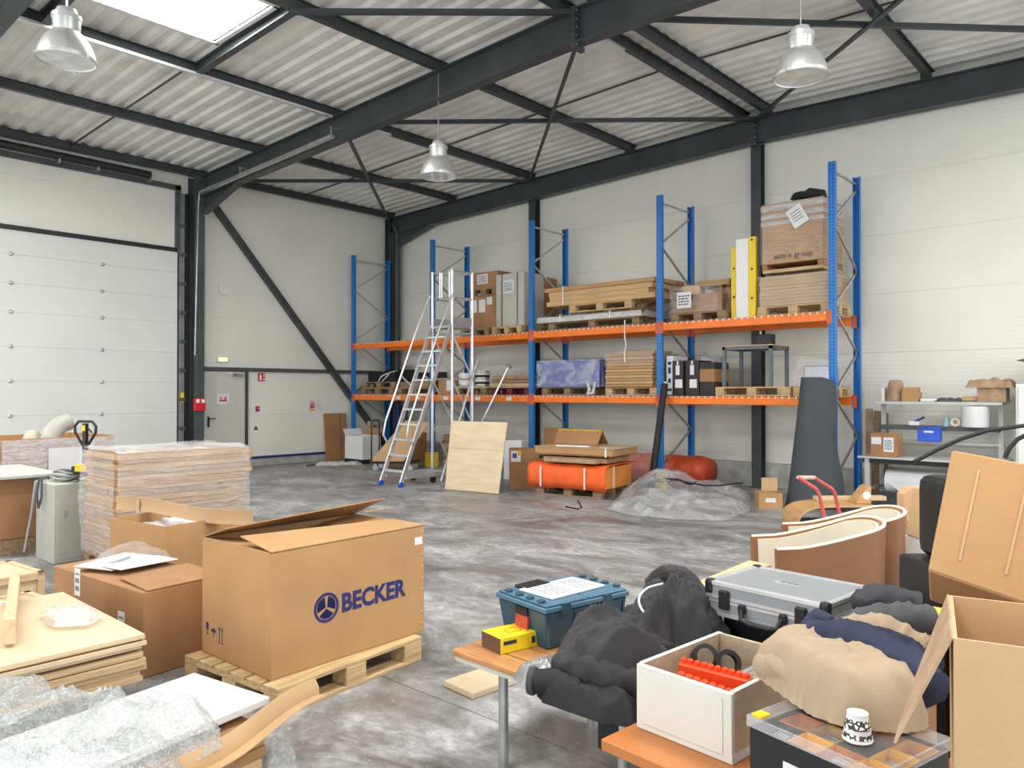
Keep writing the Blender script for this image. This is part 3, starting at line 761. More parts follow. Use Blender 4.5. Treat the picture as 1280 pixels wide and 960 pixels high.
pallet('long wooden pallet on the upper rack under film wrapped sheets', (-8.12, YM, ZUP), 0, 2.0, 0.9, woodd)
t = thing('wrapped_sheets', 'flat bundle of boards wrapped in loose grey film on the upper rack', 'board', (-8.17, YM - 0.02, ZUP + 0.146))
for k in range(3): MB().box((0, 0, 0.014 + k * 0.03), (2.3 - 0.05 * k, 0.95, 0.027)).build('board', [plye, gb, plye][k], t)
shell((2.3, 0.96, 0.1), (0, 0, 0), 30, 12, 3, 0.025, 3.0, 2.2).build('film_wrap', wrapm, t, smooth='all')
for x in (-0.6, 0.5): MB().span((x - 0.01, -0.52, 0.0), (x + 0.01, -0.51, 0.13)).span((x - 0.01, -0.52, 0.128), (x + 0.01, 0.5, 0.133)).build('strap', white, t)
pallet('wooden pallet on top of the film wrapped sheets under the timber', (-7.95, YM, ZUP + 0.302), 0, 1.35, 0.9, wood)
TM = [M('timber_a', (0.62, 0.40, 0.19), 0.7, 0, 0.1, 3, 0.05, 20, (1, 12, 12)), M('timber_b', (0.52, 0.30, 0.13), 0.7, 0, 0.1, 3, 0.05, 20, (1, 12, 12))]
zt = ZUP + 0.448
for k in range(4):
    for j in range(3):
        Lx = [2.35, 2.15, 2.25, 2.4][k] + 0.05 * j
        o = MB().box((0, 0, 0.044), (Lx, 0.29, 0.086 if k < 3 else 0.075)).build('timber_plank', TM[(k == 3) * 1], None, bevel=0.004)
        o.location = (-7.98 - 0.03 * (k % 2), YM - 0.31 + j * 0.31, zt + k * 0.088 + 0.0)
        tag(o, 'thick wooden plank in the timber stack on the upper rack', 'plank', 'planks of the timber stack')
o = MB().span((-0.012, -0.475, 0.0), (0.012, -0.47, 0.36)).span((-0.012, -0.475, 0.357), (0.012, 0.475, 0.361)).span((-0.012, 0.47, 0), (0.012, 0.475, 0.36)).build('strap', white)
o.location = (-8.75, YM, zt + 0.002); tag(o, 'white packing strap around the timber stack', 'strap')
t = thing('dangling_strap', 'loose white strap hanging down in front of the upper rack beam', 'strap', py(781, 400, YF - 0.045))
q0 = py(781, 400, YF - 0.045)
MB().tube([(0, 0, 0), (0.0, -0.005, -0.12), (0.0, -0.008, -0.3), (0.03, -0.01, -0.42), (0.0, -0.01, -0.55), (0.0, -0.005, -0.72)], 0.011, 5).build('strap', white, t)

pallet('dark weathered pallet on the upper rack under film wrapped parcels', (-6.05, YM, ZUP), 0, 0.98, 0.8, woodd)
t = thing('wrapped_parcels', 'heap of small brown cartons under loose clear film on the upper rack', 'parcel', (-6.06, YM, ZUP + 0.146))
for (x, y, z, sx, sy, sz, r, m_) in ((-0.28, -0.2, 0, 0.36, 0.36, 0.2, 0.05, card2), (0.14, -0.2, 0, 0.44, 0.36, 0.3, -0.04, card2), (0.25, 0.18, 0, 0.36, 0.36, 0.42, 0.02, card), (-0.19, 0.18, 0, 0.48, 0.36, 0.35, 0.0, card2), (-0.2, -0.12, 0.305, 0.28, 0.3, 0.16, 0.2, card3), (0.18, 0.0, 0.435, 0.55, 0.42, 0.09, 0.05, card)):
    c_ = MB().box((0, 0, sz / 2), (sx, sy, sz)).build('carton', m_, t, bevel=0.006); c_.location = (x, y, z); c_.rotation_euler = (0, 0, r)
shell((0.93, 0.8, 0.42), (0, 0, 0), 20, 14, 10, 0.05, 3.2, 5.0).build('film_wrap', wrapf, t, smooth='all')
MB().box((-0.18, -0.49, 0.2), (0.26, 0.006, 0.26)).build('label', paper, t); printed(t, (-0.18, -0.495, 0.2), (1, 0, 0), (0, 0, 1), 4, 0.2, 0.18)

bp_ = thing('barrier_guard', 'narrow yellow barrier rail leaning beside the white one on the upper rack', 'barrier', (-5.465, 11.35, ZUP))
MB().span((-0.05, -0.03, 0), (0.05, 0.03, 1.14)).build('rail', yellow, bp_, bevel=0.006)
for z in (0.35, 0.8): MB().box((0, -0.032, z), (0.03, 0.008, 0.03)).build('bolt_hole', black, bp_)
bp_ = thing('barrier_guard', 'white barrier rail with a yellow flange standing on the upper rack', 'barrier', (-5.23, 11.3, ZUP))
MB().span((-0.17, -0.05, 0), (0.04, 0.03, 1.24)).build('rail', white, bp_, bevel=0.008)
MB().span((0.042, -0.06, 0), (0.16, 0.02, 1.25)).build('flange', yellow, bp_, bevel=0.006)
for z in (0.3, 0.75, 1.2): MB().box((0.1, -0.062, z), (0.03, 0.008, 0.03)).build('bolt_hole', black, bp_)

pallet('wooden pallet on the upper rack under the tall crate stack', (-4.48, YM, ZUP), 0, 1.1, 0.85, wood)
t = thing('wrapped_sheet_stack', 'pale cardboard sheet stack in stretch film below the tall crate', 'cardboard', (-4.48, YM, ZUP + 0.146))
for k in range(9):
    MB().box((random.uniform(-.01, .01), random.uniform(-.01, .01), 0.025 + k * 0.05), (1.02, 0.84, 0.046)).build('sheet_bundle', card3, t)
shell((1.05, 0.86, 0.455), (0, 0, 0), 18, 14, 14, 0.02, 4.0, 9.0).build('film_wrap', wrapf, t, smooth='all')
t = thing('wrapped_crate', 'tall brown carton crate banded with white film and topped by a black bag', 'crate', (-4.50, YM, ZUP + 0.645))
MB().box((0, 0, 0.03), (0.9, 0.8, 0.05)).build('tray', wood, t)
fr_ = MB()
for sgn in (-1, 1): fr_.box((sgn * 0.42, 0, 0.09), (0.08, 0.8, 0.08))
fr_.box((0, 0.36, 0.09), (0.8, 0.08, 0.08)); fr_.build('skid', card2, t)
MB().box((0, 0, 0.59), (0.92, 0.8, 0.91)).build('body', card, t, bevel=0.008)
for k, z in enumerate((0.72, 0.82, 0.94)):
    MB().span((-0.468, -0.408, z), (0.468, 0.408, z + 0.055 + 0.01 * k)).build('film_band', wrapm, t)
shell((0.94, 0.82, 0.9), (0, 0, 0.14), 14, 12, 14, 0.014, 5.0, 3.0).build('film_wrap', wrapf, t, smooth='all')
lb = MB().box((0, 0, 0), (0.24, 0.006, 0.3)).build('label', paper, t); lb.location = (0.1, -0.44, 0.8); lb.rotation_euler = (0, -0.5, 0)
for k in range(4):
    d_ = MB().box((0, 0, 0), (0.16, 0.002, 0.014)).build('print', inkg, lb); d_.location = (0, -0.004, 0.08 - k * 0.045)
tx = obj('lettering', text_mesh('acm e group', 0.115, inkb, 0.001), t, loc=(0.03, -0.432, 0.24), rot=(PI / 2, 0, 0))
t = tag(heap([(-0.22, -0.15), (0.2, -0.17), (0.25, 0.05), (0.1, 0.2), (-0.2, 0.15)], lambda x, y, e: 0.13 * dome(e, 0.09) + 0.05 * noise.noise(Vector((x * 9, y * 9, 3))), 0.025).build('black_bag', blackr, None, smooth='all'), 'crumpled black bag lying on top of the tall wrapped crate', 'bag')
t.location = (-4.33, 11.45, ZUP + 0.645 + 1.085)

# ------------------------------------------------------------------ goods on the lower rack level
pallet('dark old pallet on the lower rack in the bay nearest the side door', (-14.35, YM, ZLO), 0, 1.2, 0.8, woodd)
pallet('broken brown pallet stacked on the old pallet nearest the side door', (-14.3, YM, ZLO + 0.147), 0.03, 1.15, 0.8, woodd)
t = thing('black_crate', 'low black plastic crate with white cords on the stacked pallets', 'crate', (-14.35, YM + 0.05, ZLO + 0.294))
MB().span((-0.5, -0.3, 0), (0.5, 0.3, 0.015)).span((-0.5, -0.3, 0.015), (0.5, -0.285, 0.22)).span((-0.5, 0.285, 0.015), (0.5, 0.3, 0.3)).span((-0.5, -0.285, 0.015), (-0.485, 0.285, 0.25)).span((0.485, -0.285, 0.015), (0.5, 0.285, 0.25)).build('body', black, t)
MB().tube([(-0.05, -0.34, 0.02), (0.05, -0.35, 0.12), (0.22, -0.3, 0.2), (0.35, -0.1, 0.26)], 0.014, 6).tube([(0.08, -0.34, 0.02), (0.25, -0.36, 0.1), (0.32, -0.3, 0.22)], 0.014, 6).build('cord', white, t)
pallet('brown pallet on the lower rack behind the handrails of the ladder', (-13.0, YM, ZLO), 0, 1.2, 0.8, woodd)
t = thing('tray_crate', 'shallow brown crate with black back panel on the lower rack', 'crate', (-13.0, YM, ZLO + 0.147))
MB().span((-0.55, -0.35, 0), (0.55, 0.35, 0.02)).span((-0.55, -0.35, 0.02), (0.55, -0.33, 0.14)).span((-0.55, 0.33, 0.02), (0.55, 0.35, 0.14)).span((-0.55, -0.33, 0.02), (-0.53, 0.33, 0.14)).span((0.53, -0.33, 0.02), (0.55, 0.33, 0.14)).build('body', woodd, t)
MB().span((-0.45, 0.1, 0.02), (0.5, 0.14, 0.36)).build('panel', black, t, bevel=0.01)
carton('carton', 'small brown carton with white labels on the lower rack behind the steps', (-12.0, 11.5, ZLO), (0.5, 0.5, 0.36), 0.0, card, [('f', 0.1, 0.2, 0.18, 0.22)])
pallet('reddish brown pallet on the lower rack under the white discs', (-11.25, YM, ZLO), 0, 0.9, 0.8, woodd)
o = MB().box((0, 0, 0.015), (0.88, 0.75, 0.03)).build('board', ply); o.location = (-11.25, YM, ZLO + 0.147); tag(o, 'pale board under the white and black discs on the lower rack', 'board')
for j, (x, n) in enumerate(((-11.5, 6), (-11.02, 7))):
    for k in range(n):
        o = MB().lathe([(0.05, 0), (0.15, 0), (0.155, 0.02), (0.15, 0.045), (0.05, 0.045)], 18).build('disc', [white, alu_dull, blackr][(k + j) % 3 if j else 0 if k % 3 else 1], None, smooth=True)
        o.location = (x, 11.35, ZLO + 0.178 + k * 0.046); tag(o, ['white round disc in the stack beside the black and white one on the lower rack', 'disc in the black and white stack on the lower rack'][j], 'disc', ['white disc stack', 'black and white disc stack'][j])
redw = M('dark_red_wood', (0.16, 0.02, 0.03), 0.6)
pallet('dark red pallet on the lower rack under flat brown parcels', (-10.15, YM, ZLO), 0, 1.05, 0.8, redw)
t = thing('flat_parcel_stack', 'flat kraft parcels stacked on the dark red pallet of the lower rack', 'parcel', (-10.13, YM, ZLO + 0.147))
for k in range(3): MB().box((0.02 * k, 0, 0.05 + k * 0.075), (1.14 - 0.05 * k, 0.8, 0.07)).build('parcel', [plye, woodd, kraft][k], t, bevel=0.01)
MB().box((-0.02, 0, 0.005), (1.16, 0.85, 0.012)).build('base_board', ply, t)

pallet('worn pallet on the lower rack under the blue film wrapped block', (-8.72, YM, ZLO), 0, 1.2, 0.8, woodd)
bluem = M('blue_panel', (0.03, 0.05, 0.33), 0.4, 0, 0.05)
t = thing('wrapped_blue_block', 'blue machine block under cloudy film on the lower rack', 'machine', (-8.65, YM - 0.05, ZLO + 0.147))
MB().box((0, 0, 0.245), (1.42, 0.8, 0.49)).build('body', bluem, t, bevel=0.01)
shell((1.45, 0.82, 0.5), (0, 0, 0), 24, 12, 10, 0.022, 4.0, 1.3).build('film_wrap', film('block_film', (0.8, 0.84, 0.92), 0.16, 0.12, 3.0, 0.7, (1, 1, 1.5), 0.3), t, smooth='all')
MB().tube([(0.48, -0.46, 0.1), (0.56, -0.5, -0.05), (0.52, -0.52, -0.12), (0.64, -0.5, -0.1), (0.66, -0.47, 0.1)], 0.03, 6).build('film_tail', wrapm, t, smooth='all')
pallet('wooden pallet on the lower rack under the tall pile of cardboard sheets', (-7.33, YM, ZLO), 0, 1.05, 0.8, wood)
t = thing('cardboard_sheet_pile', 'tall pile of flat brown cardboard sheets on the lower rack', 'cardboard', (-7.33, YM - 0.05, ZLO + 0.147))
for k in range(11):
    MB().box((random.uniform(-.015, .015), random.uniform(-.015, .015), 0.026 + k * 0.052), (0.96, 0.8, 0.047)).build('sheet', [card, card3][k % 2], t, bevel=0.004)
MB().box((0.05, 0, 0.6), (0.8, 0.6, 0.05)).build('sheet', card3, t)
shell((0.97, 0.81, 0.2), (0, 0, 0.39), 18, 12, 5, 0.015, 5.0, 8.1).build('film_wrap', wrapf, t, smooth='all')
o = MB().box((0, 0, 0.34), (0.12, 0.5, 0.64)).build('white_carton', paper, None, bevel=0.004); o.location = (-6.55, 11.45, ZLO); tag(o, 'narrow tall white carton with black print beside the black cartons', 'box')
for z, w_, h_ in ((0.54, 0.06, 0.05), (0.42, 0.05, 0.1), (0.25, 0.05, 0.07), (0.1, 0.08, 0.04)):
    MB().box((0.0, -0.252, z), (w_, 0.002, h_)).build('print', inkm, o)
o = MB(); 
t = thing('grey_bag', 'crumpled grey plastic bag behind the black cartons on the lower rack', 'bag', (-6.18, 11.88, ZLO))
heap([(-0.3, -0.14), (0.3, -0.14), (0.3, 0.14), (-0.3, 0.14)], lambda x, y, e: 0.66 * dome(e, 0.09) + 0.06 * noise.noise(Vector((x * 7, y * 7, 1))), 0.03).build('bag', M('grey_bag', (0.45, 0.46, 0.5), 0.35, 0, 0.2, 8), t, smooth='all')
blackc = M('black_carton', (0.022, 0.014, 0.014), 0.5)
for j, (x, y, w_) in enumerate(((-6.37, 11.36, 0.2), (-6.13, 11.4, 0.24))):
    t = thing('bottle_carton', ['narrow black carton with a white bottle picture beside the white carton', 'wide black carton with a bottle picture and brown side stripe'][j], 'box', (x, y, ZLO))
    MB().box((0, 0, 0.29), (w_, 0.42, 0.57)).build('body', blackc, t, bevel=0.004)
    MB().box((0, -0.212, 0.42), (0.07, 0.003, 0.16)).build('bottle_picture', paper, t)
    MB().box((0.0, -0.212, 0.54), (0.03, 0.003, 0.06)).build('bottle_picture', paper, t)
    MB().box((0.02, -0.212, 0.2), (0.13, 0.003, 0.14)).build('label', paper, t)
    if j == 1: pass
for j, x in enumerate((-5.87, )):
    t = thing('bottle_carton', 'black carton with a broad brown band behind the steel stand leg', 'box', (x, 11.45, ZLO))
    MB().box((0, 0, 0.27), (0.25, 0.5, 0.54)).build('body', blackc, t, bevel=0.004)
    MB().box((0, 0, 0.33), (0.254, 0.504, 0.2)).build('band', card2, t)
pallet('wooden pallet on the lower rack under the steel stand', (-5.12, YM - 0.04, ZLO), 0, 1.2, 0.8, wood)
pallet('second wooden pallet on the lower rack under the film draped machine', (-4.21, YM, ZLO), 0, 0.56, 0.8, wood)
t = thing('steel_stand', 'grey steel frame stand with four legs and a thin wooden top', 'stand', (-5.2, YM - 0.02, ZLO + 0.146))
st = M('stand_grey', (0.13, 0.15, 0.16), 0.45)
for x in (-0.42, 0.34):
    for y in (-0.3, 0.3): MB().box((x, y, 0.31), (0.05, 0.05, 0.62)).build('leg', st, t)
MB().span((-0.445, -0.325, 0.58), (0.365, -0.275, 0.63)).span((-0.445, 0.275, 0.58), (0.365, 0.325, 0.63)).span((-0.445, -0.325, 0.58), (-0.395, 0.325, 0.63)).span((0.315, -0.325, 0.58), (0.365, 0.325, 0.63)).build('frame', st, t)
MB().span((-0.46, -0.34, 0.63), (0.38, 0.34, 0.645)).build('top', plye, t)
t = thing('bench_motor', 'small black motor block standing on the steel stand', 'motor', (-5.12, YM - 0.1, ZLO + 0.146 + 0.645))
MB().span((-0.03, -0.1, 0), (0.2, 0.1, 0.17)).build('body', black, t, bevel=0.01); MB().lathe([(0.02, 0.17), (0.02, 0.22)], 8, (0, 0, 0)).build('knob', galv, t)
t = thing('draped_machine', 'grey machine draped in clear plastic at the end of the lower rack', 'machine', (-4.21, YM - 0.02, ZLO + 0.147))
MB().box((0, 0, 0.16), (0.36, 0.45, 0.3)).build('body', alu_dull, t, bevel=0.02)
heap([(-0.34, -0.44), (0.28, -0.44), (0.28, 0.4), (-0.34, 0.4)], lambda x, y, e: 0.02 + 0.42 * min(1, e / 0.14) + 0.04 * noise.noise(Vector((x * 6, y * 6, 4))), 0.03).build('plastic_cover', wrapf, t, smooth='all')
# ------------------------------------------------------------------ mobile platform steps
XL, XR, YF0, YT, YTB, ZP = -10.72, -10.19, 8.40, 9.70, 10.22, 2.84
LD = thing('platform_steps', 'tall aluminium mobile platform steps with handrails and blue feet', 'ladder', (-10.45, 9.3, 0))
LO = Vector((-10.45, 9.3, 0))
def lp(x, y, z): return Vector((x, y, z)) - LO
bluef = M('blue_rubber', (0.01, 0.10, 0.62), 0.5)
fx_ = ((XL + 0.12, XL), (XR + 0.12, XR))
for (xb, xt) in fx_:
    MB().bar(lp(xb, YF0, 0.06), lp(xt, YT - 0.02, ZP), 0.03, 0.085).build('stile', alu, LD, bevel=0.004)
    MB().bar(lp(xb, YF0 - 0.02, 0.0), lp(xb, YF0 + 0.02, 0.075), 0.05, 0.1).build('foot', bluef, LD, bevel=0.008)
for k in range(10):
    f_ = (k + 0.75) / 10.6
    y = YF0 + (YT - 0.02 - YF0) * f_; z = 0.06 + (ZP - 0.06) * f_; dx = 0.12 * (1 - f_)
    MB().span(lp(XL + dx + 0.015, y - 0.05, z - 0.02), lp(XR + dx - 0.015, y + 0.07, z + 0.015)).build('step', alu, LD, bevel=0.003)
for x in (XL, XR):
    for y in (YT, YTB):
        MB().tube([lp(x, y, 0.12), lp(x, y, 3.86)], 0.026, 8).build('post', alu, LD, smooth=True)
MB().span(lp(XL, YT, ZP - 0.04), lp(XR, YTB, ZP)).build('platform', alu_dull, LD)
MB().span(lp(XL, YTB - 0.01, ZP), lp(XR, YTB + 0.01, ZP + 0.15)).span(lp(XR - 0.01, YT, ZP), lp(XR + 0.01, YTB, ZP + 0.15)).span(lp(XL - 0.01, YT, ZP), lp(XL + 0.01, YTB, ZP + 0.15)).build('toe_board', alu_dull, LD)
for z in (3.35, 3.84):
    for a, b in (((XL, YTB), (XR, YTB)), ((XL, YT), (XL, YTB)), ((XR, YT), (XR, YTB))):
        MB().tube([lp(*a, z), lp(*b, z)], 0.018, 6).build('guard_rail', alu, LD)
g = MB()
for sgn, xa in ((1, XL), (-1, XR)):
    g.tube([lp(xa + sgn * 0.04, YT - 0.03, 3.35), lp(xa + sgn * 0.04, YT - 0.03, 3.82), lp(xa + sgn * 0.24, YT - 0.03, 3.82), lp(xa + sgn * 0.24, YT - 0.03, 3.35)], 0.016, 6, closed=True)
g.build('gate', alu, LD)
for (x0, y0, x1, y1) in ((XR, YT, XR, YTB), (XL, YT, XL, YTB), (XL, YTB, XR, YTB)):
    for k, z in enumerate((0.15, 1.0, 1.85)):
        a, b = (0, 1) if k % 2 == 0 else (1, 0)
        pa, pb = Vector((x0, y0, 0)), Vector((x1, y1, 0))
        MB().tube([lp(pa.x, pa.y, z + 0.85), lp(pb.x, pb.y, z + 0.02)], 0.017, 6).build('diagonal', alu, LD)
        MB().tube([lp(pa.x, pa.y, z + 0.85), lp(pb.x, pb.y, z + 0.85)], 0.017, 6).build('cross_tube', alu, LD)
for (xb, xt), s_ in zip(fx_, (-1, 1)):
    o_ = 0.05 * s_
    def at(f_, lift): return lp(xb + (xt - xb) * f_ + o_, YF0 + (YT - YF0) * f_ - lift * 0.9, 0.06 + (ZP - 0.06) * f_ + lift * 0.42)
    MB().tube([at(0.24, 0.03), at(0.225, 0.12), at(0.25, 0.24), at(0.33, 0.29), at(0.6, 0.29), at(0.9, 0.29), lp(xt + o_, YT - 0.02, 3.42)], 0.019, 7).build('handrail', alu, LD, smooth=True)
    MB().tube([at(0.62, 0.29), at(0.6, 0.0)], 0.014, 6).build('handrail_strut', alu, LD)
for x in (XL, XR):
    MB().bar(lp(x + 0.1, YF0 + 0.12, 0.17), lp(x, YTB + 0.35, 0.13), 0.05, 0.08).build('base_rail', alu, LD)
MB().bar(lp(XL - 0.05, YTB + 0.3, 0.13), lp(XR + 0.05, YTB + 0.3, 0.13), 0.05, 0.07).bar(lp(XL, YT, 0.13), lp(XR, YT, 0.13), 0.05, 0.06).build('base_cross_rail', alu, LD)
for x in (XL, XR):
    for y in (YTB + 0.3, 9.2):
        c = MB().lathe([(0.02, -0.02), (0.06, -0.018), (0.06, 0.018), (0.02, 0.02)], 14, lp(x + (0.04 if y < 9.5 else 0), y, 0.06), Euler((0, PI / 2, 0)).to_matrix()).build('castor', blackr, LD)
MB().tube([lp(XR + 0.05, YTB + 0.1, 2.2), lp(XR + 0.25, YT - 0.5, 0.05)], 0.02, 7).build('outrigger', alu, LD)

t = thing('plywood_sheet', 'pale plywood sheet of two boards leaning against the aluminium steps', 'board', (-8.8, 8.77, 0))
BL, BR = Vector((-9.30, 8.69, 0.01)), Vector((-8.24, 8.85, 0.01))
TL, TRR = pz(564, 526, 1.125), pz(634, 528, 1.12)
o0 = Vector((-8.8, 8.77, 0)); ML, MRr = BL.lerp(TL, 0.6), BR.lerp(TRR, 0.6)
MB().quad([BL - o0, BR - o0, MRr - o0 - Vector((0, 0, 0.004)), ML - o0 - Vector((0, 0, 0.004))], -0.022).build('board', ply, t)
MB().quad([ML - o0, MRr - o0, TRR - o0, TL - o0], -0.022).build('board', ply, t)
t = thing('leaning_pole', 'thin aluminium pole with a square foot leaning behind the plywood sheet', 'pole', pz(582, 575, 0.0) * 0 + Vector((-9.75, 10.2, 0)))
o0 = Vector((-9.75, 10.2, 0)); a, b = py(570, 600, 10.2) - o0, py(636, 458, 10.95) - o0
a.z = 0.012
MB().tube([a, b], 0.02, 8).build('tube', alu, t); MB().box(b, (0.12, 0.06, 0.04), (0.3, 0.4, 0)).build('foot_plate', alu_dull, t)

C_ = pz(644, 613, 0)
t = carton('carton', 'tall brown carton with coloured label standing behind the plywood sheet', (C_.x - 0.12, C_.y + 0.36, 0), (0.5, 0.5, 0.66), R(42), card2)
patch(t, (0.5, 0.5, 0.66), (0, 0, 0), 'f', -0.14, 0.55, 0.16, 0.18, paper); patch(t, (0.5, 0.5, 0.66), (0, 0, 0), 'f', -0.16, 0.56, 0.07, 0.08, blues, 'print', 0.004); patch(t, (0.5, 0.5, 0.66), (0, 0, 0), 'f', -0.08, 0.6, 0.07, 0.07, oran, 'print', 0.004)
carton('carton', 'white labelled carton peeping out above the tall carton by the plywood', (-9.45, 10.62, 0), (0.36, 0.3, 0.72), R(20), paper, [], tape_on=False)
carton('carton', 'squat brown carton with a white label beside the blue upright', (-9.0, 10.8, 0), (0.55, 0.5, 0.42), R(28), card2, [('f', 0.0, 0.24, 0.12, 0.2)])
t = thing('glass_display_box', 'clear plastic box with brown contents next to the orange bundle', 'box', (-8.32, 10.78, 0))
MB().box((0, 0, 0.2), (0.5, 0.4, 0.36)).build('contents', woodd, t); shell((0.52, 0.42, 0.4), (0, 0, 0.01), 6, 6, 6, 0.01, 5, 2).build('cover', wrapf, t); MB().box((0, 0, 0.44), (0.5, 0.36, 0.02)).build('lid', wrapm, t)
o = heap([(-0.2, -0.16), (0.2, -0.16), (0.2, 0.16), (-0.2, 0.16)], lambda x, y, e: 0.16 * dome(e, 0.12) + 0.03 * noise.noise(Vector((x * 9, y * 9, 1))), 0.03).build('black_bag', blackr, None, smooth='all'); o.location = (-9.0, 10.8, 0.432)
tag(o, 'black plastic bag lying on the squat carton beside the blue upright', 'bag')
t = carton('carton', 'upright brown carton panel standing on the floor just behind the third front upright', (-9.06, 11.4, 0), (0.62, 0.14, 0.93), 0, card2, [], tape_on=False)
printed(t, (-0.16, -0.0705, 0.5), (1, 0, 0), (0, 0, 1), 1, 0.24, 0.06, inkb)

# orange wrapped bundle on a pallet
orf = M('orange_fabric', (0.88, 0.13, 0.02), 0.7, 0, 0.08, 4, 0.1, 20)
A_, B_ = Vector((-7.92, 9.22, 0)), Vector((-6.60, 9.42, 0))
ang = math.atan2(B_.y - A_.y, B_.x - A_.x)
cen = (A_ + B_) / 2 + Vector((-math.sin(ang), math.cos(ang), 0)) * 0.5
pallet('low dark pallet on the floor under the orange wrapped bundle', cen, ang, 1.15, 0.9, woodd)
t = thing('orange_bundle', 'long bundle wrapped in bright orange cloth with white straps', 'bundle', (cen.x, cen.y, 0.146), ang)
rows = []
for j, (yy, zz_) in enumerate(((-0.5, -0.02), (-0.53, 0.1), (-0.53, 0.25), (-0.48, 0.34), (-0.3, 0.36), (0.1, 0.36), (0.5, 0.36))):
    rows.append([(x, yy + 0.025 * noise.noise(Vector((x * 3, j * 0.7, 1))), zz_ + 0.02 * noise.noise(Vector((x * 4, j, 5)))) for x in [-0.68 + 1.36 * i / 24 for i in range(25)]])
MB().sheet(rows, 0.01).build('cloth', orf, t, smooth='all')
MB().box((0, 0, 0.165), (1.3, 0.92, 0.32)).build('contents', M('orange_box', (0.78, 0.27, 0.05), 0.7), t)
for x in (-0.42, 0.35): MB().span((x - 0.012, -0.562, 0.0), (x + 0.012, -0.556, 0.32)).build('strap', white, t)
for x in (0.1, ): MB().span((0.655, -0.2, 0), (0.661, -0.17, 0.34)).build('strap', white, t)
st_ = thing('panel_pile', 'loose pile of brown cardboard panels strapped on top of the orange bundle', 'cardboard', (cen.x + 0.1, cen.y, 0.146 + 0.392), ang)
for k, (sx, sy, dz, m_, r) in enumerate(((1.1, 0.8, 0.07, card2, 0.0), (0.9, 0.2, 0.06, kraft, 0.0), (1.25, 0.85, 0.015, card, 0.02), (1.35, 0.9, 0.09, card, 0.0), (1.4, 0.9, 0.01, card3, -0.02))):
    z0 = [0.035, 0.0, 0.105, 0.165, 0.22][k]
    o = MB().box((0, 0, 0), (sx, sy, dz)).build('panel', m_, st_); o.location = (0.0, [0, -0.45, 0, 0, 0][k], z0 + (0.03 if k == 1 else 0)); o.rotation_euler = (0, 0, r)
MB().span((0.55, -0.46, 0.1), (0.575, -0.45, 0.24)).build('strap', white, st_)
MB().box((-0.1, -0.25, 0.235), (0.55, 0.1, 0.02), (0, 0, 0.1)).build('paper_strip', paper, st_); MB().box((0.55, -0.2, 0.23), (0.35, 0.25, 0.006), (0, 0, 0.1)).build('grey_sheet', gb, st_)
t = thing('open_carton', 'flattened brown carton with yellow edge and white notes on the panel pile', 'box', (cen.x - 0.15, cen.y + 0.25, 0.146 + 0.392 + 0.228), ang)
MB().quad([(-0.45, -0.18, 0), (0.35, -0.18, 0), (0.35, 0.0, 0.22), (-0.45, 0.0, 0.22)], 0.01).quad([(-0.45, 0.0, 0.22), (0.35, 0.0, 0.22), (0.35, 0.2, 0.0), (-0.45, 0.2, 0.0)], 0.01).build('body', card2, t)
MB().bar((-0.45, 0.0, 0.225), (0.35, 0.0, 0.225), 0.05, 0.02).build('yellow_edge', M('dull_yellow', (0.62, 0.4, 0.03), 0.6), t)
for x, w_ in ((-0.33, 0.22), (-0.08, 0.13), (0.2, 0.1)): MB().quad([(x - w_ / 2, -0.135, 0.04), (x + w_ / 2, -0.135, 0.04), (x + w_ / 2, -0.05, 0.145), (x - w_ / 2, -0.05, 0.145)], -0.004).build('note', paper, t)
t = thing('red_bundle', 'dark orange rolled bundle in clear film lying behind the third upright', 'bundle', (-6.9, 11.75, 0))
pts = [(-0.95 + 1.75 * k / 12, 0.0, 0.27) for k in range(13)]
b = MB().tube(pts, [0.2] + [0.27 - 0.01 * (k % 3) for k in range(11)] + [0.22], 16); b.v = [Vector((v.x, v.y * 1.2, v.z + 0.02 * noise.noise(v * 4))) for v in b.v]
b.build('cloth', M('dark_orange_cloth', (0.55, 0.07, 0.02), 0.5, 0, 0.12, 5), t, smooth='all')
heap([(-1.05, -0.36), (0.2, -0.36), (0.25, 0.3), (-1.05, 0.3)], lambda x, y, e: 0.56 * dome(e, 0.18) + 0.03 * noise.noise(Vector((x * 8, y * 8, 1))) + 0.02, 0.05).build('film', wrapf, t, smooth='all')

# clear film lying on the floor in front of the rack
ol = [(762, 636), (772, 623), (790, 614), (830, 610), (885, 612), (936, 616), (935, 637), (905, 650), (845, 648), (790, 643)]
pp = [pz(x, y + 2, 0.0) for x, y in ol]; c0 = Vector((-5.7, 9.6, 0))
def fh(x, y, e):
    w = max(0.0, 1 - math.hypot((x + 0.55) * 0.8, (y - 0.45) * 0.8) / 1.1)
    return (0.05 + 0.34 * w) * min(1.0, e / 0.45) + dome(e, 0.2) * (0.09 * crease(x * 1.4, y * 1.4, 7) + 0.045 * crease(x * 3.2, y * 3.2, 3)) + 0.01
o = heap([(p.x - c0.x, p.y - c0.y) for p in pp], fh, 0.035).build('plastic_sheet', film('floor_film', (0.82, 0.84, 0.86), 0.24, 0.08, 3.5, 0.5, (1, 1, 1), 0.22), None, smooth='all')
o.location = c0 + Vector((0, 0, 0.012)); tag(o, 'big crumpled clear plastic sheet on the floor in front of the rack', 'plastic sheet')
t = thing('black_tube', 'long black tube leaning against the third blue upright', 'tube', py(815, 602, 10.55))
a = py(815, 602, 10.55); a0 = Vector((a.x, a.y, 0)); t.location = a0
b = py(831, 480, 11.02) - a0
MB().tube([Vector((0, -0.05, 0.02)), b], 0.055, 12).build('tube', blackr, t, smooth=True)
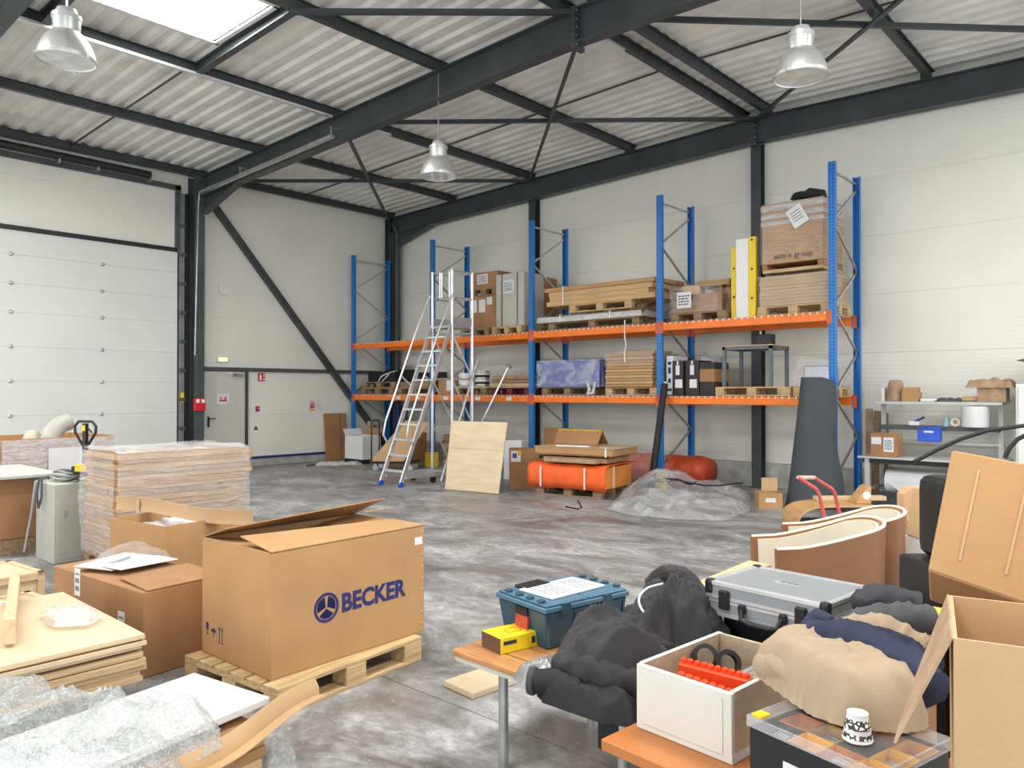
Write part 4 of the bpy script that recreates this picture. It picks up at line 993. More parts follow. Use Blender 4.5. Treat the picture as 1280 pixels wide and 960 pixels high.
MB().tube([b - Vector((0, 0, 0.0)), b + Vector((0, 0.01, 0.03))], 0.035, 10).build('end_cap', galv, t)
o = MB().tube([Vector((math.cos(a_ * 0.3) * (0.2 + 0.01 * a_) * (1.8 if a_ > 10 else 1), 0.12 * math.sin(a_ * 0.3) + 0.02 * a_, 0.02 + 0.03 * math.sin(a_))) for a_ in range(22)], 0.012, 5).build('cable_loop', blackr, None, smooth='all')
p_ = pz(850, 606, 0.3); o.location = (p_.x, p_.y, 0.30); tag(o, 'thin black cable looped on the plastic sheet beside the third upright', 'cable')
o = MB().tube([pz(707, 634) + Vector((0, 0, .01)), pz(722, 637) + Vector((0, 0, .01)), pz(727, 635) + Vector((0, 0, .01)), pz(722, 627) + Vector((0, 0, .02))], 0.01, 5).build('cable_scrap', blackr); tag(o, 'short bent black wire lying on the floor before the orange bundle', 'wire')

# dark fabric roll leaning on the end upright
t = thing('fabric_roll', 'tall dark grey cone shaped fabric roll leaning on the end of the rack', 'fabric', (-4.05, 10.35, 0))
o0 = Vector((-4.05, 10.35, 0))
topc = (py(1002, 470, 10.85) + py(1044, 473, 10.85)) / 2 - o0
botc = (pz(972, 640) + pz(1046, 632)) / 2 - o0 + Vector((0, 0.22, 0))
halfT = (py(1044, 473, 10.85) - py(1002, 470, 10.85)).length / 2
halfB = (pz(1046, 640) - pz(972, 640)).length / 2 * 0.98
rows = []
for k in range(13):
    f_ = k / 12; c = botc.lerp(topc, f_); hw = halfB + (halfT - halfB) * (f_ ** 0.85); hd = 0.26 + (0.12 - 0.26) * f_
    z = c.z if k else 0.015
    ring = []
    for q in range(28):
        a = 2 * PI * q / 28
        off = RGT * (hw * math.copysign(abs(math.cos(a)) ** 0.75, math.cos(a))) + Vector((FWD.x, FWD.y, 0)).normalized() * (hd * math.sin(a))
        ring.append(Vector((c.x, c.y, z)) + off + (RGT * (0.05 * math.sin(f_ * 9) * (1 - f_)) if math.cos(a) > 0 else Vector()) + Vector((0, 0, -0.09 * max(0, math.cos(a)) if k == 12 else 0)))
    rows.append(ring + [ring[0]])
m_ = MB().sheet(rows); n_ = len(m_.v); m_.f.append(tuple(range(n_ - 29, n_ - 1))); m_.f.append(tuple(reversed(range(28))))
m_.build('roll', M('charcoal_fabric', (0.062, 0.070, 0.078), 0.85, 0, 0.06, 3, 0.06, 90), t, smooth=True)
C_ = pz(955, 636, 0)
t = thing('open_carton', 'small open brown carton with raised flap beside the fabric roll', 'box', (C_.x, C_.y + 0.14, 0), R(38))
MB().span((-0.16, -0.13, 0), (0.16, 0.13, 0.008)).span((-0.16, -0.13, 0.008), (0.16, -0.124, 0.22)).span((-0.16, 0.124, 0.008), (0.16, 0.13, 0.22)).span((-0.16, -0.124, 0.008), (-0.154, 0.124, 0.22)).span((0.154, -0.124, 0.008), (0.16, 0.124, 0.22)).build('body', card, t)
MB().quad([(-0.06, 0.13, 0.22), (0.16, 0.13, 0.22), (0.17, 0.17, 0.4), (-0.05, 0.17, 0.4)], 0.006).build('flap', card3, t); MB().box((0.0, -0.132, 0.12), (0.14, 0.003, 0.06)).build('label', paper, t)

# under the first two bays
t = thing('platform_trolley', 'black platform trolley with tube handle standing under the rack behind the steps', 'trolley', (-12.4, 10.2, 0), R(35))
MB().span((-0.45, -0.3, 0.15), (0.45, 0.3, 0.19)).build('deck', black, t, bevel=0.006)
MB().tube([(-0.43, -0.27, 0.19), (-0.43, -0.27, 0.98), (-0.43, -0.2, 1.02), (-0.43, 0.2, 1.02), (-0.43, 0.27, 0.98), (-0.43, 0.27, 0.19)], 0.016, 8).build('handle', black, t, smooth=True)
for x in (-0.36, 0.36):
    for y in (-0.22, 0.22): MB().lathe([(0.02, -0.016), (0.06, -0.014), (0.06, 0.014), (0.02, 0.016)], 12, (x, y, 0.06), Euler((PI / 2, 0, 0)).to_matrix()).build('castor', galv, t); MB().box((x, y, 0.12), (0.05, 0.06, 0.06)).build('castor_fork', galv, t)
o = MB().quad([(-0.4, 0.0, 0.0), (0.3, 0.0, 0.0), (0.75, 0.32, 0.78), (0.25, 0.34, 0.82)], 0.012).build('cardboard_sheet', card3); o.location = (-12.3, 9.95, 0.195); o.rotation_euler = (0, 0, R(35)); tag(o, 'slanting sheet of pale cardboard on the platform trolley', 'cardboard')
t = thing('white_carton', 'open white carton with a black base under the first rack bay', 'box', (-14.2, 10.72, 0))
MB().span((-0.33, -0.25, 0.0), (0.33, 0.25, 0.1)).build('base', black, t)
MB().span((-0.33, -0.25, 0.1), (0.33, -0.24, 0.62)).span((-0.33, 0.24, 0.1), (0.33, 0.25, 0.62)).span((-0.33, -0.24, 0.1), (-0.32, 0.24, 0.62)).span((0.32, -0.24, 0.1), (0.33, 0.24, 0.62)).build('body', paper, t)
MB().quad([(-0.3, 0.25, 0.62), (0.3, 0.25, 0.62), (0.3, 0.32, 0.78), (-0.3, 0.32, 0.78)], 0.006).build('flap', card2, t); MB().quad([(-0.33, -0.24, 0.62), (-0.33, 0.24, 0.62), (-0.42, 0.24, 0.76), (-0.42, -0.24, 0.76)], 0.006).build('flap', paper, t)
carton('carton', 'brown carton with open flap standing behind the white carton', (-13.45, 11.5, 0), (0.55, 0.5, 0.68), 0.05, card2, [])
t = thing('parcel_stack', 'stack of small brown parcels beside the second blue upright', 'parcel', (-11.85, 11.5, 0))
for k in range(4): MB().box((0.02 * (k % 2), 0, 0.09 + k * 0.175), (0.5, 0.5, 0.165)).build('parcel', [kraft, woodd][k % 2], t, bevel=0.01)
t = thing('film_bundle', 'rounded heap wrapped in clear film under the second rack bay', 'bundle', (-11.0, 11.7, 0))
MB().box((0, 0, 0.3), (0.55, 0.4, 0.6)).build('contents', alu_dull, t, bevel=0.05); shell((0.7, 0.55, 0.8), (0, 0, 0.01), 10, 10, 10, 0.05, 4, 3).build('film_wrap', wrapf, t, smooth='all')
t = thing('box_of_tubes', 'bundle of dark blue tubes standing in the corner behind the first upright', 'tube', (-14.3, 11.9, 0))
for k in range(6): MB().tube([(-0.2 + 0.07 * k, 0.03 * (k % 2), 0.01), (-0.2 + 0.08 * k, 0.04 * (k % 2), 1.25 + 0.04 * (k % 3))], 0.03, 8).build('tube', navy, t, smooth=True)
o = MB().quad([(0, 0, 0), (0.22, 0, 0), (0.36, 0.1, 0.9), (0.12, 0.1, 0.9)], 0.02).build('kraft_strip', kraft); o.location = (-14.9, 11.22, 0.01); tag(o, 'narrow kraft paper strip leaning inside the first blue upright', 'paper')
o = MB().quad([(0, 0, 0), (0.16, 0, 0), (0.3, 0.25, 0.68), (0.1, 0.25, 0.72)], 0.02).build('kraft_strip', kraft); o.location = (-14.75, 12.04, ZLO + 0.012); tag(o, 'brown strip standing behind the black crate on the lower rack', 'paper')
for j, (y0, y1, lab) in enumerate(((10.4, 10.82, 'wide brown board leaning on the wall beside the first blue upright'), (10.84, 11.02, 'narrow brown board leaning on the wall beside the wide one'))):
    o = MB().quad([(XA + 0.16, y0, 0.175 * 0 + 0.01), (XA + 0.16, y1, 0.01), (XA + 0.05, y1, 1.1), (XA + 0.05, y0, 1.1)], -0.025).build('brown_board', card2); tag(o, lab, 'board')
o = MB().tube([pz(383, 583) + Vector((0, 0, .015)), pz(408, 581) + Vector((0, 0, .015))], 0.015, 6).build('blue_strip_offcut', navy); tag(o, 'short navy strip lying on the floor at the foot of the wall', 'strip')
o = MB().box((0, 0, 0.015), (0.55, 0.09, 0.03)).build('wood_offcut', woodd); p_ = pz(442, 582); o.location = (p_.x + 0.1, p_.y - 0.1, 0); o.rotation_euler = (0, 0, 0.9); tag(o, 'thin brown slat lying on the floor by the first yellow guard', 'slat')
o = heap([(-0.5, -0.14), (0.4, -0.16), (0.5, 0.1), (-0.4, 0.15)], lambda x, y, e: 0.08 * dome(e, 0.1) + 0.03 * noise.noise(Vector((x * 9, y * 9, 0))), 0.035).build('film_scrap', wrapm, None, smooth='all'); p_ = pz(424, 582); o.location = (p_.x, p_.y, 0.012); o.rotation_euler = (0, 0, 0.8); tag(o, 'white film scraps on the floor at the foot of the leaning brown boards', 'plastic')
for (a_, b_, lab) in (((457, 641), (488, 636), 'thin pale wooden stick lying on the open floor'),):
    o = MB().bar(pz(*a_) + Vector((0, 0, .012)), pz(*b_) + Vector((0, 0, .012)), 0.03, 0.02).build('wooden_stick', pine); tag(o, lab, 'stick')

# ------------------------------------------------------------------ workbench in the far corner
t = thing('workbench', 'grey steel workbench with a rear shelf against the back wall', 'workbench', (-2.5, 11.75, 0))
wb = M('bench_grey', (0.55, 0.56, 0.54), 0.45, 0, 0.04)
MB().span((-1.12, -0.42, 0.685), (0.62, 0.42, 0.715)).build('top', wb, t, bevel=0.004)
MB().span((-1.06, -0.38, 0.62), (0.58, -0.34, 0.685)).build('apron', black, t)
for x in (-1.0, 0.54):
    for y in (-0.36, 0.3): MB().box((x, y, 0.343), (0.06, 0.06, 0.684)).build('leg', wb, t)
    MB().bar((x, -0.36, 0.25), (x, 0.3, 0.25), 0.03, 0.04).build('leg_brace', wb, t)
for x in (-0.98, 0.5): MB().box((x, 0.33, 1.09), (0.06, 0.05, 0.75)).build('shelf_post', wb, t)
MB().span((-1.02, 0.05, 1.44), (0.56, 0.4, 1.48)).build('shelf', wb, t, bevel=0.003)
MB().span((-0.98, 0.1, 1.08), (0.5, 0.36, 1.14)).build('middle_shelf', steel2, t)
MB().span((-0.95, 0.33, 0.88), (0.5, 0.35, 0.91)).build('rail', wb, t)
def onb(x, y, Y=12.0): q = py(x, y, Y); return q
t = thing('kraft_roll', 'crumpled brown kraft roll standing on the shelf of the workbench', 'paper', (-3.3, 12.0, 1.482))
b = MB().lathe([(0.10, 0), (0.115, 0.1), (0.10, 0.22), (0.09, 0.29), (0.05, 0.31)], 14); b.v = [v + Vector((noise.noise(v * 9), noise.noise(v * 9 + Vector((5, 0, 0))), 0)) * 0.03 for v in b.v]; b.build('roll', kraft, t, smooth=True)
MB().box((-0.15, 0, 0.1), (0.04, 0.12, 0.2)).build('sleeve', paper, t)
o = MB().prism([(-0.1, 0), (0.12, 0), (0.14, 0.12), (0.11, 0.14), (0.12, 0.2), (-0.08, 0.2), (-0.1, 0.1)], -0.06, 0.06, 'xz').build('card_piece', card); o.location = (-3.08, 11.93, 1.482); tag(o, 'torn piece of cardboard beside the kraft roll on the shelf', 'cardboard')
o = MB().box((0, 0, 0.02), (0.2, 0.2, 0.035), (0, 0, 0.1)).build('paper_stack', paper); o.location = (-2.84, 11.95, 1.484); tag(o, 'small stack of white paper on the workbench shelf', 'paper')
o = heap([(-0.16, -0.1), (0.16, -0.08), (0.17, 0.1), (-0.15, 0.1)], lambda x, y, e: 0.05 * dome(e, 0.05) + 0.02 * noise.noise(Vector((x * 20, y * 20, 0))), 0.02).build('grey_cable', steel2, None); o.location = (-2.6, 11.95, 1.482); tag(o, 'coil of grey cable lying on the workbench shelf', 'cable')
o = MB().tube([(-0.09, 0, 0), (0.09, 0, 0)], 0.035, 12).build('tape_roll_tube', card3, None, smooth=True); o.location = (-2.34, 11.93, 1.518); tag(o, 'pale cardboard tube lying on the workbench shelf', 'tube')
t = thing('paper_filled_box', 'small open box overflowing with crumpled kraft paper on the shelf', 'box', (-2.08, 12.0, 1.482))
MB().span((-0.16, -0.14, 0), (0.17, 0.14, 0.2)).build('body', kraft, t)
heap([(-0.3, -0.16), (0.24, -0.18), (0.26, 0.16), (-0.28, 0.15)], lambda x, y, e: 0.1 * dome(e, 0.05) + 0.06 * noise.noise(Vector((x * 12, y * 12, 3))), 0.025, 0.19).build('crumpled_paper', kraft, t)
o = MB().lathe([(0.16, 0), (0.165, 0.02), (0.165, 0.26), (0.16, 0.28)], 24).build('paper_roll', paper, None, smooth=True); o.location = (-2.27, 11.9, 1.142); tag(o, 'big white paper roll standing on the middle shelf of the workbench', 'paper roll')
t = thing('blue_bin', 'small bright blue plastic bin hanging under the middle shelf', 'bin', (-2.78, 11.74, 0.93))
b = MB().span((-0.13, -0.09, 0.0), (0.12, 0.05, 0.012)).span((-0.14, -0.1, 0.012), (0.13, -0.09, 0.17)).span((-0.14, 0.05, 0.012), (0.13, 0.06, 0.2)).span((-0.14, -0.09, 0.012), (-0.13, 0.05, 0.18)).span((0.12, -0.09, 0.012), (0.13, 0.05, 0.18)); b.build('body', M('bin_blue', (0.02, 0.10, 0.6), 0.4), t); MB().box((0, -0.101, 0.14), (0.12, 0.003, 0.025)).build('label', paper, t)
for x, m_, s_, lab in ((-3.02, paper, (0.14, 0.09, 0.06), 'white hand tool with blue handle on the middle shelf'), (-2.62, M('bottle_aqua', (0.3, 0.55, 0.62), 0.3), (0.06, 0.06, 0.12), 'small pale blue bottle on the middle shelf'), (-2.44, M('tape_cream', (0.7, 0.66, 0.45), 0.5), (0.05, 0.05, 0.1), 'cream tape roll on the middle shelf')):
    if s_[0] > 0.1:
        t = thing('hand_tool', lab, 'tool', (x, 11.88, 1.142)); MB().box((0, 0, 0.03), s_).build('body', m_, t, bevel=0.01); MB().bar((0.0, 0, 0.05), (0.13, 0, 0.12), 0.03, 0.03).build('handle', navy, t)
    elif s_[2] > 0.11:
        o = MB().lathe([(0.03, 0), (0.03, 0.08), (0.012, 0.1), (0.012, 0.13)], 12).build('small_bottle', m_, None, smooth=True); o.location = (x, 11.88, 1.142); tag(o, lab, 'bottle')
    else:
        o = MB().lathe([(0.03, -0.025), (0.06, -0.025), (0.06, 0.025), (0.03, 0.025), (0.03, -0.025)], 16, (0, 0, 0.06), Euler((PI / 2, 0, 0)).to_matrix(), cap=False).build('tape_roll', m_, None, smooth=True); o.location = (x - 0.06, 11.88, 1.142); tag(o, lab, 'tape')
t = carton('carton', 'small brown carton with two white labels standing on the workbench', (-3.28, 11.5, 0.717), (0.34, 0.3, 0.32), 0.0, card2, [('f', -0.09, 0.22, 0.13, 0.1), ('f', 0.07, 0.17, 0.13, 0.2)])
printed(t, (0.07, -0.153, 0.17), (1, 0, 0), (0, 0, 1), 5, 0.1, 0.14)
for k, (dx, h) in enumerate(((0, 1.36), (0.12, 1.33), (0.23, 1.3))):
    o = MB().span((0, 0, 0), (0.1, 0.03, h)).build('brown_plank', [kraft, woodd, card2][k], None, bevel=0.006); o.location = (-3.80 + dx, 12.26 - 0.02 * k, 0.0); o.rotation_euler = (-0.02, 0, 0)
    tag(o, 'brown upright plank standing between the rack end and the workbench', 'plank', 'planks beside the workbench')
t = thing('film_roll', 'large white film roll hanging under the workbench', 'roll', (-2.75, 11.62, 0.36))
b = MB().tube([(-0.55, 0, 0), (0.7, 0, 0)], 0.165, 24); b.build('roll', paper, t, smooth=True)
MB().quad([(-0.5, -0.165, 0.0), (0.68, -0.165, 0.0), (0.68, -0.19, -0.33), (-0.1, -0.19, -0.33)], 0.004).build('loose_end', paper, t)
o = heap([(-0.6, -0.3), (0.7, -0.35), (0.75, 0.25), (-0.55, 0.3)], lambda x, y, e: 0.26 * dome(e, 0.25) + 0.05 * noise.noise(Vector((x * 4, y * 4, 9))), 0.04).build('black_cloth', M('black_cloth', (0.03, 0.032, 0.035), 0.85, 0, 0.15, 4), None, smooth='all'); o.location = (-3.05, 11.0, 0.002); tag(o, 'heap of black cloth on the floor under the workbench', 'cloth')
o = heap([(-0.25, -0.18), (0.28, -0.2), (0.3, 0.16), (-0.25, 0.2)], lambda x, y, e: 0.16 * dome(e, 0.12) + 0.04 * noise.noise(Vector((x * 9, y * 9, 2))), 0.025).build('film_bag', wrapf, None, smooth='all'); o.location = (-2.72, 10.2, 0.18); o.location = (-2.75, 10.45, 0.012); tag(o, 'clear plastic bag of white papers before the black cloth', 'bag')
t = thing('white_cabinet', 'white metal cabinet edge standing beyond the workbench', 'cabinet', (-1.27, 12.05, 0))
MB().span((-0.5, -0.4, 0.06), (0.55, 0.4, 1.72)).build('body', white, t, bevel=0.006); MB().span((-0.47, -0.42, 0.1), (0.02, -0.402, 1.68)).build('door', white, t, bevel=0.004); MB().span((0.03, -0.42, 0.1), (0.52, -0.402, 1.68)).build('door', white, t, bevel=0.004); MB().span((-0.5, -0.4, 0), (0.55, 0.4, 0.06)).build('plinth', steel2, t)
t = carton('carton', 'brown carton with a black edged flap on top of the white cabinet', (-1.35, 12.0, 1.722), (0.6, 0.5, 0.32), 0, card2)
MB().quad([(-0.3, -0.25, 0.32), (-0.3, 0.25, 0.32), (-0.42, 0.25, 0.3), (-0.42, -0.25, 0.3)], 0.008).build('flap', steel2, t)

# ------------------------------------------------------------------ red truck, bentwood table, armchairs
F2 = Vector((FWD.x, FWD.y, 0)).normalized()
CANG = math.atan2(RGT.y, RGT.x)          # chairs and table stand square to the aisle, turned like this
redt = M('faded_red_tube', (0.62, 0.10, 0.09), 0.45, 0, 0.1, 8)
a0 = pd(1036, 690, 7.4); a0.z = 0
t = thing('hand_truck', 'small red hand truck with bent tube handles behind the armchairs', 'hand truck', a0)
for dpt, off in ((7.35, 0), (7.75, 20)):
    pts = [pd(1038 + off, 700, dpt) - a0, pd(1032 + off, 655, dpt) - a0, pd(1024 + off, 618, dpt) - a0, pd(1020 + off, 611, dpt) - a0, pd(1010 + off, 605, dpt) - a0, pd(998 + off, 597, dpt) - a0]
    pts[0].z = 0.12
    MB().tube(pts, 0.019, 8).build('side_tube', redt, t, smooth=True)
MB().tube([pd(998, 597, 7.35) - a0, pd(1018, 597, 7.75) - a0], 0.02, 8).build('grip', M('pale_grip', (0.7, 0.55, 0.45), 0.6), t, smooth=True)
u = (pd(1058, 700, 7.75) - pd(1038, 700, 7.35)); u.z = 0; u.normalize()
b0 = pd(1038, 700, 7.35) - a0; b0.z = 0
MB().bar(b0 + Vector((0, 0, 0.1)), b0 + u * 0.5 + Vector((0, 0, 0.1)), 0.03, 0.03).bar(b0 + Vector((0, 0, 0.35)), b0 + u * 0.45 + Vector((0, 0, 0.35)), 0.025, 0.025).build('cross_tube', redt, t)
MB().box(b0 + u * 0.2 + RGT * 0.12 + Vector((0, 0, 0.015)), (0.26, 0.4, 0.012), (0, 0, CANG)).build('toe_plate', redt, t)
for k in (-0.03, 0.46): MB().lathe([(0.02, -0.02), (0.09, -0.02), (0.09, 0.02), (0.02, 0.02)], 16, b0 + u * k + RGT * (-0.06) + Vector((0, 0, 0.09)), Matrix((RGT, Vector((0, 0, 1)), -u)).transposed()).build('wheel', blackr, t)

bent = M('bent_plywood', (0.60, 0.35, 0.15), 0.5, 0, 0.1, 3, 0, 20, (2, 2, 8))
c0 = pd(1048, 675, 8.5); c0.z = 0
t = thing('bentwood_table', 'low oval bentwood table lying beside the red hand truck', 'table', c0, CANG)
loop = []
for k in range(40):
    a = 2 * PI * k / 40; cx_, sz_ = math.cos(a), math.sin(a)
    loop.append((0.52 * math.copysign(abs(cx_) ** 0.55, cx_), 0.18 * math.copysign(abs(sz_) ** 0.75, sz_) + 0.195))
rows = [[(x, -0.25, z) for x, z in loop + loop[:1]], [(x, 0.25, z) for x, z in loop + loop[:1]]]
MB().sheet(rows, 0.018).build('band', bent, t, smooth=True)
MB().box((0.0, 0.0, 0.18), (0.96, 0.44, 0.02)).build('shelf', steel2, t); MB().box((-0.2, -0.05, 0.05), (0.5, 0.3, 0.05)).build('stored_board', card3, t)
o = MB().prism([(-0.14, 0), (0.02, 0), (0.02, 0.2), (-0.03, 0.17), (-0.12, 0.05)], -0.1, 0.1, 'xz').build('wedge_bracket', bent, None, bevel=0.006); o.location = c0 + RGT * 0.3 + Vector((0, 0, 0.392)); o.rotation_euler = (0, 0, CANG); tag(o, 'curved wooden wedge with a white sticker standing on the oval table', 'wood')
MB().lathe([(0.045, 0), (0.045, 0.003)], 14, (-0.03, -0.101, 0.09), Euler((PI / 2, 0, 0)).to_matrix()).build('sticker', paper, o)
o = MB().span((-0.4, -0.06, 0), (0.4, 0.06, 0.05)).build('pine_bar', pine, None, bevel=0.006); o.location = c0 + RGT * 0.95 + F2 * 0.3 + Vector((0, 0, 0.385)); o.location.z = 0.395; o.location = c0 + RGT * 0.2 + F2 * 0.17 + Vector((0, 0, 0.392)); o.rotation_euler = (0, 0, CANG + 0.05); tag(o, 'short pale wooden bar lying across the oval table', 'wood')

leather = M('tan_leather', (0.30, 0.135, 0.06), 0.42, 0, 0.08, 3); cream = M('cream_cushion', (0.72, 0.66, 0.55), 0.8, 0, 0.04)
def chair(loc, label, rz):
    t = thing('tub_armchair', label, 'armchair', loc, rz)
    # faces -x; U-shaped shell, arms low at the front (x = -0.3) and high at the back
    path = []; HWc = 0.19
    for k in range(9): path.append((-0.34 + 0.52 * k / 8, -HWc))
    for k in range(1, 12):
        a = -PI / 2 + PI * k / 12; path.append((0.18 + 0.13 * math.cos(a), HWc * math.sin(a)))
    for k in range(9): path.append((0.18 - 0.52 * k / 8, HWc))
    def top(x): 
        f_ = (x + 0.34) / 0.65; return 0.765 + 0.02 * f_ + 0.11 * max(0, f_ - 0.2) ** 1.3 / 0.75
    outer = [[Vector((x, y, 0.2)) for x, y in path], [Vector((x * 1.02, y * 1.02, 0.45)) for x, y in path], [Vector((x * 1.05, y * 1.05, top(x))) for x, y in path]]
    MB().sheet(outer, 0.03).build('shell', leather, t, smooth=True)
    ins = 0.035
    inner = [[Vector((x * 0.9, y * 0.86, 0.3)) for x, y in path], [Vector((x * 0.93, y * 0.88, 0.5)) for x, y in path], [Vector((x * 0.95, y * 0.915, top(x) - 0.012)) for x, y in path]]
    MB().sheet(inner, 0.015).build('lining', cream, t, smooth=True)
    MB().tube([Vector((x * 1.03, y * 1.0, top(x))) for x, y in path], 0.011, 6).build('piping', cream, t, smooth=True)
    MB().span((-0.32, -0.145, 0.34), (0.16, 0.145, 0.45)).build('seat_cushion', cream, t, bevel=0.03, seg=2)
    for x in (-0.26, 0.2):
        for y in (-0.14, 0.14): MB().box((x, y, 0.11), (0.04, 0.04, 0.22)).build('leg', woodd, t)
    return t
ca = pd(1030, 680, 4.38); ca.z = 0
chair(ca, 'tan leather tub armchair with cream lining just behind the aluminium case', CANG + 0.05)
cb = pd(1062, 660, 4.80); cb.z = 0
chair(cb, 'second tan tub armchair standing behind the first one', CANG + 0.05)
# ------------------------------------------------------------------ foreground, goods by the sectional door
F2 = Vector((FWD.x, FWD.y, 0)).normalized()
def ld(lat, dep, z=0.0): return Vector((RGT.x * lat + F2.x * dep, RGT.y * lat + F2.y * dep, z))
def zat(y, dep): return CAMH - (y - 489) * dep / FPX
navyp = M('navy_print', (0.02, 0.025, 0.14), 0.7)

# big carton with the printed brand on its pallet
c, ang, la, lb, n0 = fit((347, 862), (222, 821), (535, 797), 0.144)
pallet('pale wooden pallet on the floor under the big printed carton', (c.x, c.y, 0), ang, la, lb, wood, nb=6)
PB = (c, ang, la, lb)
c, ang, la, lb, n0 = fit((338, 852), (240, 818), (543, 793), 0.1445)
H = hz(n0, 693) - 0.1445
t = thing('printed_carton', 'big brown carton with navy BECKER lettering on a wooden pallet', 'box', (c.x, c.y, 0.1455), ang)
th = 0.007; hx, hy = la / 2, lb / 2
MB().span((-hx, -hy, 0), (hx, hy, th)).build('bottom', cardin, t)
for nm, a, b in (('wall', (-hx, -hy, th), (hx, -hy + th, H)), ('wall', (-hx, hy - th, th), (hx, hy, H)), ('wall', (-hx, -hy + th, th), (-hx + th, hy - th, H)), ('wall', (hx - th, -hy + th, th), (hx, hy - th, H))):
    MB().span(a, b).build(nm, card, t, bevel=0.002)
# near long flap folded almost shut, far long flap raised, short flaps half down
MB().quad([(-hx * 0.99, -hy, H + 0.004), (hx, -hy, H + 0.004), (hx, -hy + 0.30, H + 0.008), (-hx * 0.99, -hy + 0.30, H + 0.05)], 0.006).build('flap', card, t)
MB().quad([(-hx, hy, H), (hx, hy, H), (hx + 0.02, hy - 0.30, H + 0.13), (-hx, hy - 0.27, H + 0.08)], -0.006).build('flap', cardin, t)
MB().quad([(-hx, -hy + 0.02, H), (-hx, hy - 0.02, H), (-hx + 0.3, hy - 0.05, H - 0.05), (-hx + 0.3, -hy + 0.05, H - 0.05)], -0.006).build('flap', card, t)
MB().quad([(hx, -hy + 0.02, H), (hx, hy - 0.02, H), (hx - 0.3, hy - 0.05, H - 0.02), (hx - 0.3, -hy + 0.05, H - 0.02)], 0.006).build('flap', cardin, t)
# lettering and round emblem on the long side (local -y face)
def on_face(x, y):      # image point -> local (u, v) on the long side
    d = ray(x, y); nrm = Vector((-math.sin(ang), math.cos(ang), 0)); p0 = n0 + Vector((0, 0, 0.001))
    q = CAM + d * ((p0 - CAM).dot(nrm) / d.dot(nrm)); r_ = q - c
    return r_.x * math.cos(ang) + r_.y * math.sin(ang), q.z - 0.1455
u0, v0 = on_face(426, 753); u1, v1 = on_face(506, 737)
lx, lv = (u0 + u1) / 2, (v0 + v1) / 2
tm = text_mesh('BECKER', 0.15, navyp, 0.0006, 0.006)
xs_ = [v.co.x for v in tm.vertices]; sc = (u1 - u0) / (max(xs_) - min(xs_))
o = obj('lettering', tm, t, loc=(lx, -hy - 0.0012, lv), rot=(PI / 2, 0, 0)); o.scale = (sc, sc * 1.05, 1)
ue, ve = on_face(408, 759.5); re = abs(on_face(423, 757)[0] - on_face(392, 762)[0]) / 2
em = MB()
def ringq(m, r0, r1, a0, a1, n=24):
    for k in range(n):
        a, b = a0 + (a1 - a0) * k / n, a0 + (a1 - a0) * (k + 1) / n
        m.quad([(r0 * math.cos(a), 0, r0 * math.sin(a)), (r1 * math.cos(a), 0, r1 * math.sin(a)), (r1 * math.cos(b), 0, r1 * math.sin(b)), (r0 * math.cos(b), 0, r0 * math.sin(b))], 0.0012)
ringq(em, re * 0.80, re, 0, 2 * PI, 32)
o = em.build('emblem_ring', navyp, t); o.location = (ue, -hy - 0.0004, ve)
for k in range(3):
    a = PI / 2 + PI / 3 + k * 2 * PI / 3
    em = MB(); ringq(em, 0.0, re * 0.70, a - 0.93, a + 0.93, 10)
    o = em.build('emblem_blade', navyp, t); o.location = (ue + 0.06 * re * math.cos(a), -hy - 0.0004, ve + 0.06 * re * math.sin(a))
# handling marks on the short side (local -x face)
def mark(yc, zc, m, nm): o = m.build(nm, navyp, t); o.location = (-hx - 0.0012, hy - (hy - yc) * 0.52 - 0.01, zc * 0.52 + 0.03); o.scale = (1, 0.52, 0.52); return o
yb = hy - 0.10
mark(yb, 0.25, MB().box((0, 0, 0), (0.0015, 0.045, 0.075)), 'glass_mark'); mark(yb, 0.19, MB().box((0, 0, 0), (0.0015, 0.008, 0.05)).box((0, 0, -0.025), (0.0015, 0.04, 0.006)), 'glass_mark')
um = MB(); um.prism([(0.05 * math.cos(a), 0.04 * math.sin(a)) for a in [PI * k / 10 for k in range(11)]], -0.0008, 0.0008, 'yz'); um.box((0, 0, -0.03), (0.0015, 0.006, 0.06)); mark(yb - 0.13, 0.205, um, 'umbrella_mark')
ar = MB()
for k in (-0.028, 0.028): ar.box((0, k, 0), (0.0015, 0.008, 0.13)); ar.prism([(k - 0.018, 0.06), (k + 0.018, 0.06), (k, 0.1)], -0.0008, 0.0008, 'yz')
ar.box((0, 0, -0.075), (0.0015, 0.11, 0.006)); mark(yb - 0.28, 0.19, ar, 'arrow_mark')
us, vs_ = on_face(533, 674); us = min(us, hx - 0.05); MB().box((us, -hy - 0.001, vs_), (0.06, 0.002, 0.045)).build('label', paper, t)
for k in range(9): MB().box((hx - 0.02, -hy - 0.0008, 0.06 + k * 0.07), (0.014, 0.0016, 0.006)).build('staple', alu, t)

